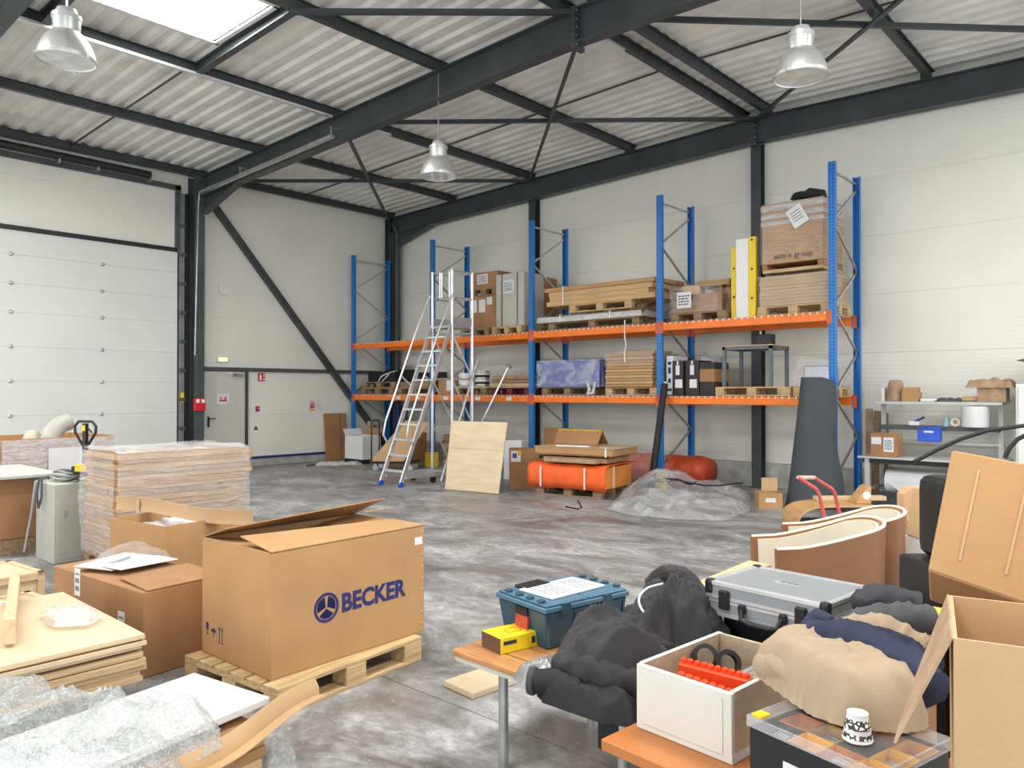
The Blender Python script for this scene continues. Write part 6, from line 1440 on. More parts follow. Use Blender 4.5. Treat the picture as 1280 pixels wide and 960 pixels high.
o = MB().box((0, 0, 0.006), (0.16, 0.09, 0.01)).build('tablet', black, None, bevel=0.002); o.location = Vector((c.x, c.y, ZB + hK + 0.002)) + Vector((-math.sin(ang), math.cos(ang), 0)) * 0.13 + Vector((math.cos(ang), math.sin(ang), 0)) * -0.08; o.rotation_euler = (0, 0, ang + 0.1); tag(o, 'flat black tablet lying behind the booklet on the blue crate', 'tablet')
c, ang, la, lb, n0 = fit((626, 819), (604, 807), (678, 805), ZB); hY = hz(n0, 799) - ZB
t = thing('yellow_box', 'bright yellow cardboard box with a brown end standing on the slatted bench', 'box', (c.x, c.y, ZB + 0.001), ang)
yb_ = M('box_yellow', (0.86, 0.66, 0.015), 0.5, 0, 0.03)
MB().span((-la / 2, -lb / 2, 0), (la / 2, lb / 2, hY)).build('body', yb_, t, bevel=0.002)
MB().span((-la / 2 - 0.002, -lb / 2 + 0.002, 0), (-la / 2, lb / 2 - 0.002, hY - 0.002)).build('brown_end', M('brown_card', (0.13, 0.06, 0.035), 0.6), t)
ringm = MB(); 
for k in range(16):
    a, b_ = 2 * PI * k / 16, 2 * PI * (k + 1) / 16; ringm.quad([(0.03 * math.cos(a), 0.022 * math.sin(a), hY), (0.05 * math.cos(a), 0.036 * math.sin(a), hY), (0.05 * math.cos(b_), 0.036 * math.sin(b_), hY), (0.03 * math.cos(b_), 0.022 * math.sin(b_), hY)], 0.0008)
ringm.build('ring_print', M('ochre', (0.65, 0.4, 0.01), 0.5), t)
MB().box((0.09, 0.04, hY + 0.0008), (0.07, 0.012, 0.0012), (0, 0, 0.1)).build('print', inkm, t)
MB().box((-la / 2 + 0.05, -lb / 2 - 0.0008, hY * 0.65), (0.07, 0.0015, 0.016)).build('logo_bar', inkm, t)
MB().box((la / 2 - 0.06, -lb / 2 - 0.0008, hY * 0.5), (0.02, 0.0015, 0.03)).build('mark', inkm, t)
for k in range(5): MB().box((-la / 2 + 0.03 + 0.045 * k, -0.05 + 0.02 * (k % 3), hY + 0.0006), (0.03, 0.006, 0.001), (0, 0, 0.3)).build('print', M('ochre', (0.65, 0.4, 0.01), 0.5), t)

# clothing heap on the bench
def cloth(name, mat, outline, hf, res, z, label, cat, parent=None, cen=None, thick=0.004):
    cen = cen or ld(sum(p[0] for p in outline) / len(outline), sum(p[1] for p in outline) / len(outline), 0)
    pts = [ld(a, b) - cen for a, b in outline]
    def hf2(x, y, e):
        w = Vector((x, y, 0)) + Vector((cen.x, cen.y, 0)); return hf(w.dot(RGT), w.dot(F2), e)
    m_ = heap([(p.x, p.y) for p in pts], hf2, res)
    o = m_.build(name, mat, parent, smooth='all')
    if parent is None:
        o.location = (cen.x, cen.y, z); tag(o, label, cat)
    else: o.location = Vector((cen.x, cen.y, z)) - Vector(parent.location)
    return o
jk = M('charcoal_jacket', (0.027, 0.025, 0.028), 0.85, 0, 0.12, 5, 0.15, 120, sheen=0.05)
jk2 = M('black_workwear', (0.010, 0.010, 0.012), 0.75, 0, 0.2, 6, 0.1, 60)
def bump2(a, b, ca, cb, ra, rb): return max(0.0, 1 - ((a - ca) / ra) ** 2 - ((b - cb) / rb) ** 2)
cj = ld(0.47, 3.0, 0)
t = thing('work_jacket', 'crumpled charcoal work jacket with white piping thrown over the bench', 'jacket', (cj.x, cj.y, ZB + 0.03))
def hj(a, b, e):
    base = 0.10 * bump2(a, b, 0.34, 2.95, 0.26, 0.3) ** 0.6 + 0.27 * bump2(a, b, 0.70, 3.24, 0.28, 0.33) ** 0.8 + 0.08 * bump2(a, b, 0.5, 2.9, 0.3, 0.3) ** 0.5
    fold = 0.075 * crease(a * 3.2 + b * 1.6, b * 4.5 - a * 3.5, 1.0) + 0.04 * crease(a * 8 - b * 3, b * 6 + a * 5, 5.0) + 0.012 * crease(a * 19, b * 17, 2.0)
    return min(0.36, base * 0.9 + 0.03) * dome(e, 0.07) + fold * dome(e, 0.08)
cloth('body', jk, [(0.16, 3.05), (0.17, 2.9), (0.27, 2.78), (0.42, 2.73), (0.56, 2.76), (0.72, 2.9), (0.83, 3.0), (0.86, 3.2), (0.8, 3.42), (0.62, 3.45), (0.5, 3.3), (0.36, 3.18), (0.22, 3.15)], hj, 0.009, ZB + 0.03, '', '', t, cj)
def wl(a, b, z): return ld(a, b, z) - Vector((cj.x, cj.y, ZB + 0.03))
def sleeve(pts, rad, nm='sleeve', m_=jk, par=t, n=18, wr=0.35):
    N_ = 44; P = []; Rr = []
    def cat(f_):
        x = f_ * (len(pts) - 1); i = min(len(pts) - 2, int(x)); u_ = x - i
        p0_, p1_, p2_, p3_ = pts[max(0, i - 1)], pts[i], pts[i + 1], pts[min(len(pts) - 1, i + 2)]
        return 0.5 * ((2 * p1_) + (p2_ - p0_) * u_ + (2 * p0_ - 5 * p1_ + 4 * p2_ - p3_) * u_ * u_ + (3 * p1_ - p0_ - 3 * p2_ + p3_) * u_ ** 3)
    for k in range(N_ + 1):
        f_ = k / N_; P.append(cat(f_)); x = f_ * (len(rad) - 1); i = min(len(rad) - 2, int(x)); Rr.append(rad[i] + (rad[i + 1] - rad[i]) * (x - i))
    b = MB().tube(P, Rr, n)
    c_ = [P[min(N_, i // n)] for i in range(len(b.v))]
    b.v = [v + (v - q).normalized() * (noise.noise(v * 9 + Vector((1, 2, 3))) * 0.45 + crease(v.x * 14, v.y * 14, v.z * 14) * 0.75 - 0.3) * (v - q).length * wr for v, q in zip(b.v, c_)]
    return b.build(nm, m_, par, smooth='all')
sleeve([wl(0.19, 2.97, 0.585), wl(0.30, 2.84, 0.59), wl(0.45, 2.78, 0.57), wl(0.55, 2.80, 0.55)], [0.05, 0.068, 0.072, 0.06], n=28)
sleeve([wl(0.24, 3.08, 0.62), wl(0.36, 3.05, 0.65), wl(0.50, 2.98, 0.65), wl(0.63, 2.96, 0.61)], [0.045, 0.055, 0.06, 0.05], n=28)
sleeve([wl(0.60, 3.26, 0.75), wl(0.70, 3.20, 0.755), wl(0.78, 3.10, 0.68), wl(0.84, 3.02, 0.60)], [0.045, 0.07, 0.07, 0.05], n=28)
sleeve([wl(0.60, 3.38, 0.77), wl(0.68, 3.34, 0.82), wl(0.76, 3.27, 0.80), wl(0.80, 3.2, 0.72)], [0.03, 0.05, 0.05, 0.035], 'hood', n=28)
sleeve([wl(0.62, 3.16, 0.835), wl(0.55, 3.14, 0.82), wl(0.51, 3.09, 0.79), wl(0.52, 3.03, 0.755), wl(0.56, 3.0, 0.735)], [0.005, 0.005], 'white_piping', white, t, 6, 0.0)
MB().box(wl(0.533, 2.70, 0.60), (0.018, 0.018, 0.012), (0.9, 0, CANG)).build('badge', white, t)
o = cloth('work_trousers', jk2, [(0.09, 2.93), (0.12, 2.82), (0.3, 2.66), (0.42, 2.62), (0.46, 2.7), (0.3, 2.9), (0.16, 3.0)], lambda a, b, e: 0.05 * dome(e, 0.05) + (0.04 * crease(a * 6 + b * 6, b * 3, 2) + 0.02 * crease(a * 14, b * 12, 4)) * dome(e, 0.05), 0.009, ZB + 0.002, 'folded black work trousers lying under the charcoal jacket', 'trousers')
ro = thing('rolled_garment', 'rolled black garment with a cuff lying at the bench edge', 'garment', ld(0.14, 2.9, ZB))
sleeve([ld(0.08, 2.90, ZB + 0.055) - Vector(ro.location), ld(0.16, 2.87, ZB + 0.06) - Vector(ro.location), ld(0.24, 2.84, ZB + 0.05) - Vector(ro.location)], [0.045, 0.05, 0.045], 'roll', jk2, ro, 16, 0.15)
MB().lathe([(0.05, -0.012), (0.053, 0.0), (0.05, 0.012), (0.03, 0.012), (0.026, -0.012)], 18, ld(0.078, 2.902, ZB + 0.055) - Vector(ro.location), Matrix.Rotation(CANG - 0.35, 3, 'Z') @ Euler((0, PI / 2, 0)).to_matrix()).build('cuff', M('grey_cuff', (0.05, 0.05, 0.05), 0.8), ro, smooth=True)
o = cloth('polybag', film('polybag_film', (0.30, 0.31, 0.33), 0.75, 0.10, 9, 0.5, (1, 1, 1), 0.2), [(0.01, 3.06), (0.05, 2.95), (0.16, 2.95), (0.22, 3.05), (0.18, 3.17), (0.09, 3.13)], lambda a, b, e: 0.07 * dome(e, 0.06) + 0.03 * crease(a * 8, b * 8, 1) * dome(e, 0.04), 0.009, ZB + 0.003, 'grey folded garment in a clear polybag beside the yellow box', 'bag')
strapb = thing('hanging_strap', 'black strap hanging over the front edge of the slatted bench', 'strap', ld(0.33, 2.7, ZB - 0.14))
so = Vector(strapb.location)
MB().sheet([[ld(0.31 + 0.06 * i, 2.755 - 0.07 * i, z) - so - F2 * 0.015 for i in (0, 1)] for z in (ZB + 0.02, ZB - 0.05, ZB - 0.12)], 0.006).build('strap', jk2, strapb)

# aluminium case
zc = 0.735
NC, LC, RC = None, None, None
c, ang, la, lb, n0 = fit((1034, 757), (876, 727), (1101, 736), 0.865)
hA = 0.865 - zc
t = thing('aluminium_case', 'closed silver aluminium tool case with black corners and handle', 'case', (c.x, c.y, zc), ang)
cs = M('case_panel', (0.34, 0.36, 0.38), 0.42, 0.35, 0.03, 3)
hx, hy = la / 2, lb / 2
# the long front with handle is the face towards the left end: local -x
MB().span((-hx, -hy, 0), (hx, hy, hA * 0.48)).build('base', cs, t, bevel=0.006)
MB().span((-hx, -hy, hA * 0.52), (hx, hy, hA)).build('lid', cs, t, bevel=0.008)
for z0, z1 in ((hA * 0.40, hA * 0.49), (hA * 0.51, hA * 0.6), (hA - 0.012, hA + 0.002), (0, 0.012)):
    f = MB()
    for s_ in (-1, 1): f.span((-hx - 0.002, s_ * hy - 0.004, z0), (hx + 0.002, s_ * hy + 0.004, z1)); f.span((s_ * hx - 0.004, -hy, z0), (s_ * hx + 0.004, hy, z1))
    f.build('edge_profile', alu, t)
fr = MB()
for s_ in (-1, 1): fr.span((-hx, s_ * (hy - 0.01) - 0.01, hA), (hx, s_ * (hy - 0.01) + 0.01, hA + 0.003)); fr.span((s_ * (hx - 0.01) - 0.01, -hy, hA), (s_ * (hx - 0.01) + 0.01, hy, hA + 0.003))
fr.build('lid_frame', alu, t)
for sx in (-1, 1):
    for sy in (-1, 1):
        MB().span((min(sx * hx + sx * 0.007, sx * hx - sx * 0.03), min(sy * hy + sy * 0.007, sy * hy - sy * 0.03), hA - 0.05), (max(sx * hx + sx * 0.007, sx * hx - sx * 0.03), max(sy * hy + sy * 0.007, sy * hy - sy * 0.03), hA + 0.008)).build('corner_cap', black, t, bevel=0.012, seg=2)
        MB().span((min(sx * hx + sx * 0.005, sx * hx - sx * 0.025), min(sy * hy + sy * 0.005, sy * hy - sy * 0.025), -0.002), (max(sx * hx + sx * 0.005, sx * hx - sx * 0.025), max(sy * hy + sy * 0.005, sy * hy - sy * 0.025), 0.03)).build('corner_cap', black, t, bevel=0.006)
# handle and latches on the side seen towards the drawer (local -x)
fx0 = -hx
for y in (-hy * 0.62, hy * 0.66):
    MB().box((fx0 - 0.008, y, hA * 0.52), (0.018, 0.045, 0.075)).build('latch', black, t, bevel=0.005)
for y in (-0.085, 0.085): MB().box((fx0 - 0.008, y, hA * 0.36), (0.02, 0.03, 0.035)).build('handle_mount', black, t, bevel=0.004)
MB().tube([(fx0 - 0.014, -0.085, hA * 0.36), (fx0 - 0.03, -0.075, hA * 0.1), (fx0 - 0.034, -0.04, 0.004), (fx0 - 0.034, 0.04, 0.004), (fx0 - 0.03, 0.075, hA * 0.1), (fx0 - 0.014, 0.085, hA * 0.36)], 0.011, 10).build('handle', black, t, smooth=True)
o = MB().box((0, 0, hA + 0.001), (0.02, 0.11, 0.002)).build('badge', alu, t); printed(t, (0, 0, hA + 0.0025), (0, 1, 0), (-1, 0, 0), 1, 0.09, 0.014)
sb = thing('black_tote', 'black tote box on the bench carrying the aluminium case', 'box', (c.x + 0.02 * math.cos(ang), c.y + 0.02 * math.sin(ang), 0.0), ang)
MB().span((-hx + 0.06, -hy + 0.03, 0.0), (hx - 0.02, hy - 0.02, zc - 0.012)).build('body', black, sb, bevel=0.01); MB().span((-hx + 0.05, -hy + 0.02, zc - 0.012), (hx - 0.01, hy - 0.01, zc - 0.003)).build('rim', black, sb)
pk = ld(0.93, 3.85)
o = MB().bar(pd(868, 741, 3.9), pd(950, 706, 4.3), 0.14, 0.03).build('pine_plank', pine, None, bevel=0.004); tag(o, 'pale pine plank sticking out behind the aluminium case', 'plank')
t = thing('trestle', 'low wooden trestle behind the black tote carrying the pine plank', 'trestle', (pd(909, 723, 4.1).x, pd(909, 723, 4.1).y, 0), CANG)
zz_ = pd(909, 723, 4.1).z - 0.02
MB().span((-0.2, -0.03, zz_ - 0.06), (0.3, 0.03, zz_ - 0.004)).build('beam', woodd, t)
for x in (-0.15, 0.25): MB().span((x - 0.025, -0.025, 0), (x + 0.025, 0.025, zz_ - 0.06)).build('leg', woodd, t); MB().span((x - 0.025, -0.2, 0), (x + 0.025, 0.2, 0.04)).build('foot', woodd, t)

# organiser box with clear lid and paper cup
zO = 0.754
L9, N9, R9 = ld(0.677, 2.10), ld(0.85, 1.77), ld(1.10, 1.94)
u9 = (R9 - N9).normalized(); v9 = (L9 - N9); v9 = (v9 - u9 * v9.dot(u9)).normalized(); w9, d9 = (R9 - N9).length, (L9 - N9).dot(v9)
c9 = N9 + u9 * w9 / 2 + v9 * d9 / 2; an9 = math.atan2(u9.y, u9.x)
t = thing('organiser_box', 'black organiser box with yellow trays under a clear hinged lid', 'toolbox', (c9.x, c9.y, 0.5005), an9)
hO = zO - 0.5005
hx, hy = w9 / 2, d9 / 2
for a, b in (((-hx, -hy, 0), (hx, -hy + 0.008, hO - 0.03)), ((-hx, hy - 0.008, 0), (hx, hy, hO - 0.03)), ((-hx, -hy + 0.008, 0), (-hx + 0.008, hy - 0.008, hO - 0.03)), ((hx - 0.008, -hy + 0.008, 0), (hx, hy - 0.008, hO - 0.03)), ((-hx + 0.008, -hy + 0.008, 0), (hx - 0.008, hy - 0.008, 0.01))): MB().span(a, b).build('wall', black, t)
ytr = M('tray_yellow', (0.80, 0.42, 0.01), 0.4, 0, 0.05)
for i in range(3):
    for j in range(4):
        x0, y0 = -hx + 0.012 + i * (w9 - 0.024) / 3, -hy + 0.012 + j * (d9 - 0.024) / 4; x1, y1 = x0 + (w9 - 0.024) / 3 - 0.004, y0 + (d9 - 0.024) / 4 - 0.004
        m_ = [ytr, M('tray_orange', (0.75, 0.24, 0.015), 0.4), ytr, black][(i * 2 + j) % 4]
        b = MB().span((x0, y0, hO - 0.075), (x1, y1, hO - 0.07)); b.span((x0, y0, hO - 0.07), (x1, y0 + 0.002, hO - 0.034)); b.span((x0, y1 - 0.002, hO - 0.07), (x1, y1, hO - 0.034)); b.span((x0, y0, hO - 0.07), (x0 + 0.002, y1, hO - 0.034)); b.span((x1 - 0.002, y0, hO - 0.07), (x1, y1, hO - 0.034))
        tr_ = b.build('tray', m_, t)
        if (i + j) % 2:
            for q in range(5): MB().tube([(x0 + 0.012 + 0.014 * q, y0 + 0.012, hO - 0.06), (x0 + 0.014 + 0.014 * q, y1 - 0.014, hO - 0.056)], 0.004, 6).build('screw', galv, tr_)
MB().span((-hx + 0.008, -hy + 0.008, hO - 0.09), (hx - 0.008, hy - 0.008, hO - 0.076)).build('tray_floor', black, t)
clear = film('clear_lid', (0.9, 0.9, 0.9), 0.06, 0.05, 3.0, 0.05, (1, 1, 1), 0.03)
MB().span((-hx - 0.004, -hy - 0.004, hO - 0.004), (hx + 0.004, hy + 0.004, hO)).build('lid_pane', clear, t)
f = MB()
for s_ in (-1, 1): f.span((-hx - 0.006, s_ * (hy + 0.004) - 0.003, hO - 0.028), (hx + 0.006, s_ * (hy + 0.004) + 0.003, hO)); f.span((s_ * (hx + 0.004) - 0.003, -hy - 0.004, hO - 0.028), (s_ * (hx + 0.004) + 0.003, hy + 0.004, hO))
f.build('lid_frame', film('lid_edge', (0.85, 0.85, 0.85), 0.22, 0.08, 3.0, 0.05, (1, 1, 1), 0.05), t)
MB().box((-hx - 0.001, -0.02, hO * 0.58), (0.002, 0.2, 0.05)).build('torn_label', paper, t)
MB().box((-hx + 0.02, hy - 0.02, hO + 0.003), (0.04, 0.03, 0.006)).build('latch', yellow, t)
pc = pz(1072, 925, zO)
t = thing('paper_cup', 'small white paper cup with black pattern standing upside down on the organiser lid', 'cup', (pc.x, pc.y, zO + 0.001))
hc = hz(pc, 890) - zO
pat = None
def cup_mat():
    m, nt, b, L = nodes('cup_pattern'); N = nt.nodes
    tc = N.new('ShaderNodeTexCoord'); vo = N.new('ShaderNodeTexVoronoi'); vo.feature = 'DISTANCE_TO_EDGE'; vo.inputs['Scale'].default_value = 85
    L.new(tc.outputs['Object'], vo.inputs['Vector'])
    r = N.new('ShaderNodeValToRGB'); r.color_ramp.interpolation = 'CONSTANT'; r.color_ramp.elements[0].color = (0.03, 0.03, 0.03, 1); r.color_ramp.elements[1].position = 0.16; r.color_ramp.elements[1].color = (0.8, 0.8, 0.78, 1)
    L.new(vo.outputs['Distance'], r.inputs['Fac']); L.new(r.outputs[0], b.inputs['Base Color']); b.inputs['Roughness'].default_value = 0.5
    return m
MB().lathe([(0.034, 0.004), (0.0345, 0.006), (0.025, hc - 0.006)], 28).build('body', paper, t, smooth=True)
cm = cup_mat()
MB().lathe([(0.0335, 0.010), (0.0318, 0.022)], 28, cap=False).build('pattern_band', cm, t, smooth=True); MB().lathe([(0.0308, 0.032), (0.0266, hc - 0.014)], 28, cap=False).build('pattern_band', cm, t, smooth=True)
for o_ in t.children:
    if o_.name.startswith('pattern'): o_.scale = (1.035, 1.035, 1)
MB().lathe([(0.033, 0.0), (0.036, 0.002), (0.036, 0.005), (0.033, 0.007)], 28).build('rim', paper, t, smooth=True); MB().lathe([(0.025, hc - 0.008), (0.0255, hc - 0.001), (0.022, hc), (0.021, hc - 0.004)], 28).build('foot_ring', paper, t, smooth=True)

# trousers and garments over drawer and organiser
bei = M('beige_canvas', (0.40, 0.305, 0.205), 0.85, 0, 0.06, 4, 0.1, 150); nav = M('navy_cotton', (0.022, 0.03, 0.07), 0.85, 0, 0.12, 5, 0.12, 120); gry = M('grey_cloth', (0.085, 0.09, 0.097), 0.85, 0, 0.12, 5, 0.1, 120)
ct = ld(0.95, 2.2, 0)
t = thing('beige_trousers', 'crumpled beige canvas trousers thrown over the drawer and the organiser', 'trousers', (ct.x, ct.y, zO + 0.008))
def hb(a, b, e):
    return (0.05 + 0.07 * bump2(a, b, 0.95, 2.2, 0.35, 0.4)) * dome(e, 0.06) + (0.035 * crease(a * 4 + b * 3, b * 4, 3.0) + 0.015 * crease(a * 10, b * 9, 1.0)) * dome(e, 0.07)
cloth('body', bei, [(0.74, 2.36), (0.77, 2.2), (0.80, 2.06), (0.86, 1.98), (0.98, 1.95), (1.06, 1.97), (1.10, 2.05), (1.2, 2.25), (1.24, 2.42), (1.1, 2.52), (0.92, 2.46), (0.82, 2.44)], hb, 0.009, zO + 0.008, '', '', t, ct)
def wt(a, b, z): return ld(a, b, z) - Vector((ct.x, ct.y, zO + 0.008))
sleeve([wt(0.76, 2.36, 0.79), wt(0.82, 2.24, 0.81), wt(0.92, 2.1, 0.815), wt(1.03, 2.0, 0.79)], [0.03, 0.065, 0.075, 0.05], 'leg', bei, t, 28, 0.2)
sleeve([wt(0.78, 2.40, 0.79), wt(0.88, 2.34, 0.82), wt(0.98, 2.2, 0.83), wt(1.06, 2.05, 0.79)], [0.025, 0.05, 0.055, 0.04], 'leg', bei, t, 28, 0.2)
sleeve([wt(1.04, 2.5, 0.84), wt(1.18, 2.44, 0.845), wt(1.27, 2.36, 0.82)], [0.05, 0.065, 0.05], 'waistband', bei, t, 18, 0.3)
MB().tube([wt(0.86, 2.14, 0.885), wt(0.90, 2.07, 0.875), wt(0.945, 2.01, 0.85), wt(0.99, 1.97, 0.82)], 0.004, 6).build('pocket_seam', bei, t, smooth=True)
cn = ld(1.05, 2.25, 0)
t = thing('navy_garment', 'dark navy cotton garment lying across the beige trousers', 'garment', (cn.x, cn.y, zO + 0.13))
def wn(a, b, z): return ld(a, b, z) - Vector((cn.x, cn.y, zO + 0.13))
sleeve([wn(0.90, 2.40, 0.86), wn(0.98, 2.32, 0.882), wn(1.08, 2.2, 0.875), wn(1.13, 2.05, 0.83)], [0.035, 0.055, 0.06, 0.05], 'body', nav, t, 28, 0.3)
sleeve([wn(1.0, 2.36, 0.855), wn(1.1, 2.28, 0.865), wn(1.17, 2.15, 0.84)], [0.05, 0.06, 0.055], 'body', nav, t, 28, 0.3)
sleeve([wn(0.945, 2.44, 0.865), wn(0.975, 2.44, 0.90), wn(1.0, 2.40, 0.905)], [0.03, 0.034, 0.02], 'collar', nav, t, 16, 0.35)
cg_ = ld(1.3, 2.62, 0)
t = thing('grey_gloves', 'pair of grey work gloves with a yellow cuff beside the aluminium case', 'gloves', (cg_.x, cg_.y, 0.80))
def wg(a, b, z): return ld(a, b, z) - Vector((cg_.x, cg_.y, 0.80))
sleeve([wg(1.10, 2.6, 0.82), wg(1.22, 2.6, 0.845), wg(1.34, 2.58, 0.86), wg(1.42, 2.56, 0.86)], [0.03, 0.06, 0.055, 0.045], 'glove', gry, t, 18, 0.3)
sleeve([wg(1.22, 2.72, 0.86), wg(1.3, 2.72, 0.89), wg(1.42, 2.68, 0.87)], [0.04, 0.055, 0.05], 'glove', M('dark_denim', (0.045, 0.048, 0.055), 0.85, 0, 0.15, 6), t, 18, 0.4)
sleeve([wg(1.405, 2.562, 0.861), wg(1.432, 2.558, 0.859)], [0.048, 0.046], 'cuff', M('cuff_yellow', (0.75, 0.65, 0.08), 0.6), t, 18, 0.05)
for k in range(3): sleeve([wg(1.10, 2.57 + 0.03 * k, 0.835), wg(1.03, 2.56 + 0.035 * k, 0.80), wg(0.99, 2.56 + 0.035 * k, 0.785)], [0.02, 0.018, 0.013], 'finger', gry, t, 10, 0.1)
cp = ld(1.335, 2.66)
t = carton('carton', 'brown carton under the grey gloves beside the aluminium case', (cp.x, cp.y, 0), (0.2, 0.18, 0.79), ang, card2, [], tape_on=False)

# big open carton and the tilted carton at the right edge
cX = ld(1.0, 1.5)
n10 = ld((1190 - 640) / FPX * 1.5, 1.5)
zt10 = zat(797, 1.5)
an10 = CANG - 0.50
uX = Vector((math.cos(an10), math.sin(an10), 0)); vX = Vector((-uX.y, uX.x, 0))
t = thing('tall_open_carton', 'large open carton with one flap hanging out at the right of the bench', 'box', (n10.x, n10.y, 0), an10)
w10, d10 = 0.62, 0.36
for a, b in (((0, 0, 0), (w10, 0.007, zt10)), ((0, d10 - 0.007, 0), (w10, d10, zt10)), ((0, 0.007, 0), (0.007, d10 - 0.007, zt10)), ((w10 - 0.007, 0.007, 0), (w10, d10 - 0.007, zt10))): MB().span(a, b).build('wall', card3, t)
MB().span((0.007, 0.007, 0.0), (w10 - 0.007, d10 - 0.007, 0.01)).build('bottom', cardin, t); MB().span((0.007, 0.007, zt10 - 0.28), (w10 - 0.007, d10 - 0.007, zt10 - 0.27)).build('filling', cardin, t)
MB().quad([(0, 0.0, zt10), (0, d10, zt10), (-0.085, d10 * 0.42, zt10 - 0.20), (-0.10, -0.03, zt10 - 0.215)], 0.005).build('flap', kraft, t)
# tilted carton behind it
D_ = 2.15
Pa, Pb, Pc, Pd_ = pd(1190, 562, D_ + 0.12), pd(1300, 582, D_), pd(1300, 775, D_ - 0.1), pd(1160, 713, D_)
o0 = Vector((Pd_.x, Pd_.y, Pd_.z))
t = thing('tilted_carton', 'worn tan carton standing tilted behind the large open carton', 'box', o0)
nn = (Pb - Pa).cross(Pd_ - Pa).normalized(); nn = nn if nn.dot(F2) > 0 else -nn
dx_ = (Pb - Pa).normalized(); dy_ = (Pd_ - Pa); dy_ = (dy_ - dx_ * dy_.dot(dx_)).normalized()
bk = nn * 0.34
F = [Pa, Pa + dx_ * 0.55, Pa + dx_ * 0.5 + dy_ * 0.42, Pd_]
m_ = MB().add([p - o0 for p in F] + [p - o0 + bk for p in F], [(0, 1, 2, 3), (4, 7, 6, 5), (0, 4, 5, 1), (1, 5, 6, 2), (2, 6, 7, 3), (3, 7, 4, 0)])
m_.build('body', card, t, bevel=0.006)
for k in (0.14, 0.36):
    a, b = F[0].lerp(F[1], k), F[3].lerp(F[2], k)
    a, b = a.lerp(b, 0.12), a.lerp(b, 0.85); MB().bar(a - o0 - nn * 0.001, b - o0 - nn * 0.001, 0.006, 0.003, up=nn).build('crease', card3, t)
sp = thing('black_toolbox', 'tall black toolbox with a torn white label behind the gloves', 'toolbox', ld(1.80, 2.64), CANG)
zt_ = zat(606, 2.6)
MB().span((-0.30, 0.0, 0), (0.35, 0.35, 1.0)).build('body', black, sp, bevel=0.02, seg=2); MB().span((-0.24, 0.02, 1.0), (0.35, 0.33, zt_)).build('lid', black, sp, bevel=0.05, seg=3)
lbl = MB().box((-0.2, -0.003, 0.92), (0.08, 0.004, 0.075), (0, 0.1, 0)).build('torn_label', paper, sp)

# things stored behind the armchairs
cc_ = ld(2.68, 4.85)
t = carton('carton', 'brown carton with a coloured shipping label behind the armchairs', (cc_.x, cc_.y, 0), (0.4, 0.4, zat(672, 4.7)), CANG, card2, [])
MB().box((-0.05, -0.203, zat(692, 4.65)), (0.12, 0.004, 0.13)).build('label', paper, t); MB().box((-0.08, -0.206, zat(683, 4.65)), (0.05, 0.003, 0.03)).build('label_stripe', oran, t); MB().box((-0.03, -0.206, zat(683, 4.65)), (0.04, 0.003, 0.03)).build('label_stripe', redm, t)
cc_ = ld(2.36, 4.25)
t = carton('carton', 'white carton under a kraft paper bag behind the black toolbox', (cc_.x, cc_.y, 0), (0.24, 0.26, zat(675, 4.2)), CANG, paper, [], tape_on=False)
t = thing('kraft_bag', 'creased kraft paper bag standing on the white carton', 'bag', (cc_.x, cc_.y, zat(675, 4.2) + 0.002), CANG)
hb_ = zat(612, 4.2) - zat(675, 4.2)
b = MB().add([(-0.13, -0.11, 0), (0.13, -0.11, 0), (0.13, 0.11, 0), (-0.13, 0.11, 0), (-0.10, -0.08, hb_), (0.13, -0.09, hb_ + 0.02), (0.12, 0.09, hb_), (-0.1, 0.08, hb_)], [(3, 2, 1, 0), (4, 5, 6, 7), (0, 1, 5, 4), (1, 2, 6, 5), (2, 3, 7, 6), (3, 0, 4, 7)]); b.build('bag', card3, t, bevel=0.008)
cc_ = ld(2.86, 5.4)
t = carton('carton', 'low brown carton under the two tan foam blocks', (cc_.x, cc_.y, 0), (0.5, 0.4, zat(655, 5.2)), CANG, card2, [])
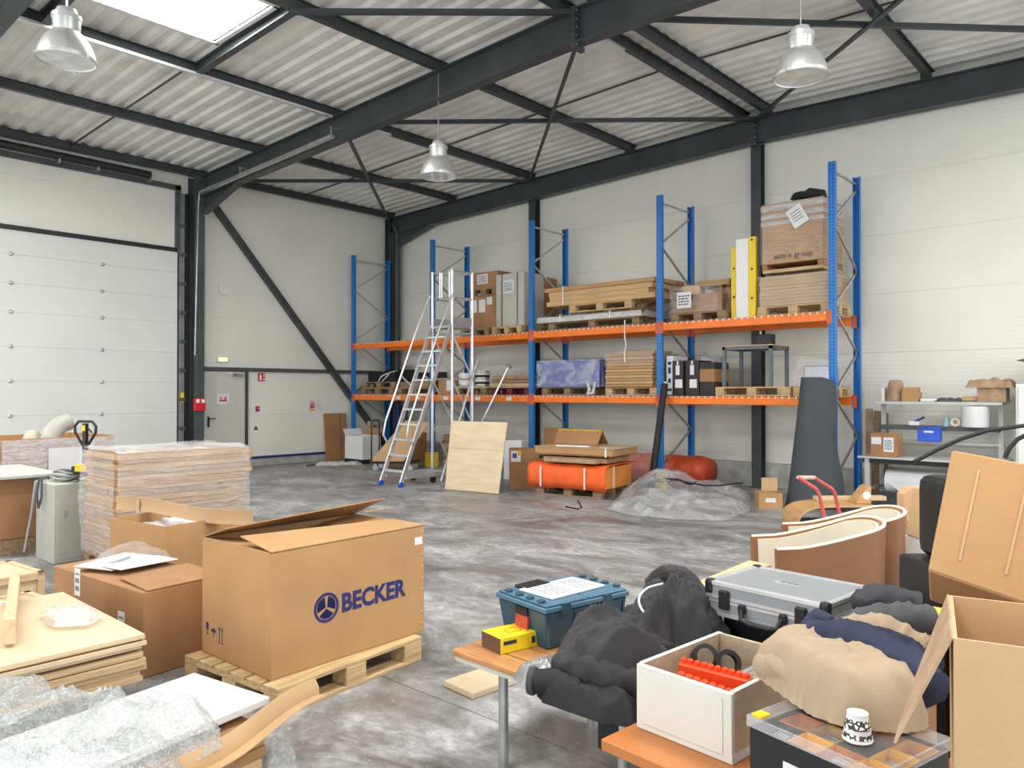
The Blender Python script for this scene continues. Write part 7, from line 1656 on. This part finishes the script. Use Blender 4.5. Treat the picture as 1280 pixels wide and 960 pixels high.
foam = M('tan_foam', (0.62, 0.36, 0.19), 0.7, 0, 0.04)
for k, (dx, lab) in enumerate(((-0.055, 'tan rounded foam block standing on the low carton beside its twin'), (0.05, 'second tan foam block standing against the first on the low carton'))):
    o = MB().prism([(-0.045, 0), (0.045, 0), (0.045, 0.21), (0.02, 0.24), (-0.03, 0.24), (-0.045, 0.21)] if k else [(-0.045, 0), (0.045, 0), (0.045, 0.24), (0.0, 0.235), (-0.045, 0.19)], -0.05, 0.05, 'xz').build('foam_block', foam, None, bevel=0.008, seg=2)
    p_ = ld(2.78 + dx, 5.3); o.location = (p_.x, p_.y, zat(655, 5.2) + 0.004); o.rotation_euler = (0, 0, CANG); tag(o, lab, 'foam')
o = heap([(-0.07, -0.06), (0.07, -0.06), (0.08, 0.06), (-0.06, 0.07)], lambda x, y, e: 0.06 * dome(e, 0.04) + 0.02 * noise.noise(Vector((x * 25, y * 25, 1))), 0.012).build('blue_glove', M('nitrile_blue', (0.04, 0.35, 0.62), 0.4, 0, 0.1), None, smooth='all'); p_ = ld(2.54, 4.78); o.location = (p_.x, p_.y, zat(672, 4.7) + 0.004); tag(o, 'crumpled bright blue disposable glove on the brown carton', 'glove')

# black hoses
hs = thing('black_hose', 'thick black hose arching out behind the tilted carton', 'hose', pd(1280, 600, 3.4) - Vector((0, 0, 0)))
ho = Vector(hs.location)
MB().tube([pd(x, y, 3.1) - ho for x, y in ((1143, 577), (1170, 563), (1200, 549), (1235, 538), (1280, 532), (1330, 545), (1360, 600), (1365, 700))], 0.0085, 10).build('hose', blackr, hs, smooth=True)
MB().tube([pd(x, y, 3.1) - ho for x, y in ((1256, 572), (1262, 560), (1272, 549), (1290, 540), (1320, 548), (1340, 600))], 0.009, 10).build('hose', blackr, hs, smooth=True)
hr = thing('hose_reel', 'black reel stand carrying the hoses beside the bench', 'reel', pd(1362, 700, 3.1)); hr.location.z = 0
MB().lathe([(0.2, 0), (0.2, 0.02), (0.02, 0.03), (0.02, pd(1362, 690, 3.1).z)], 20).build('stand', black, hr, smooth=True)
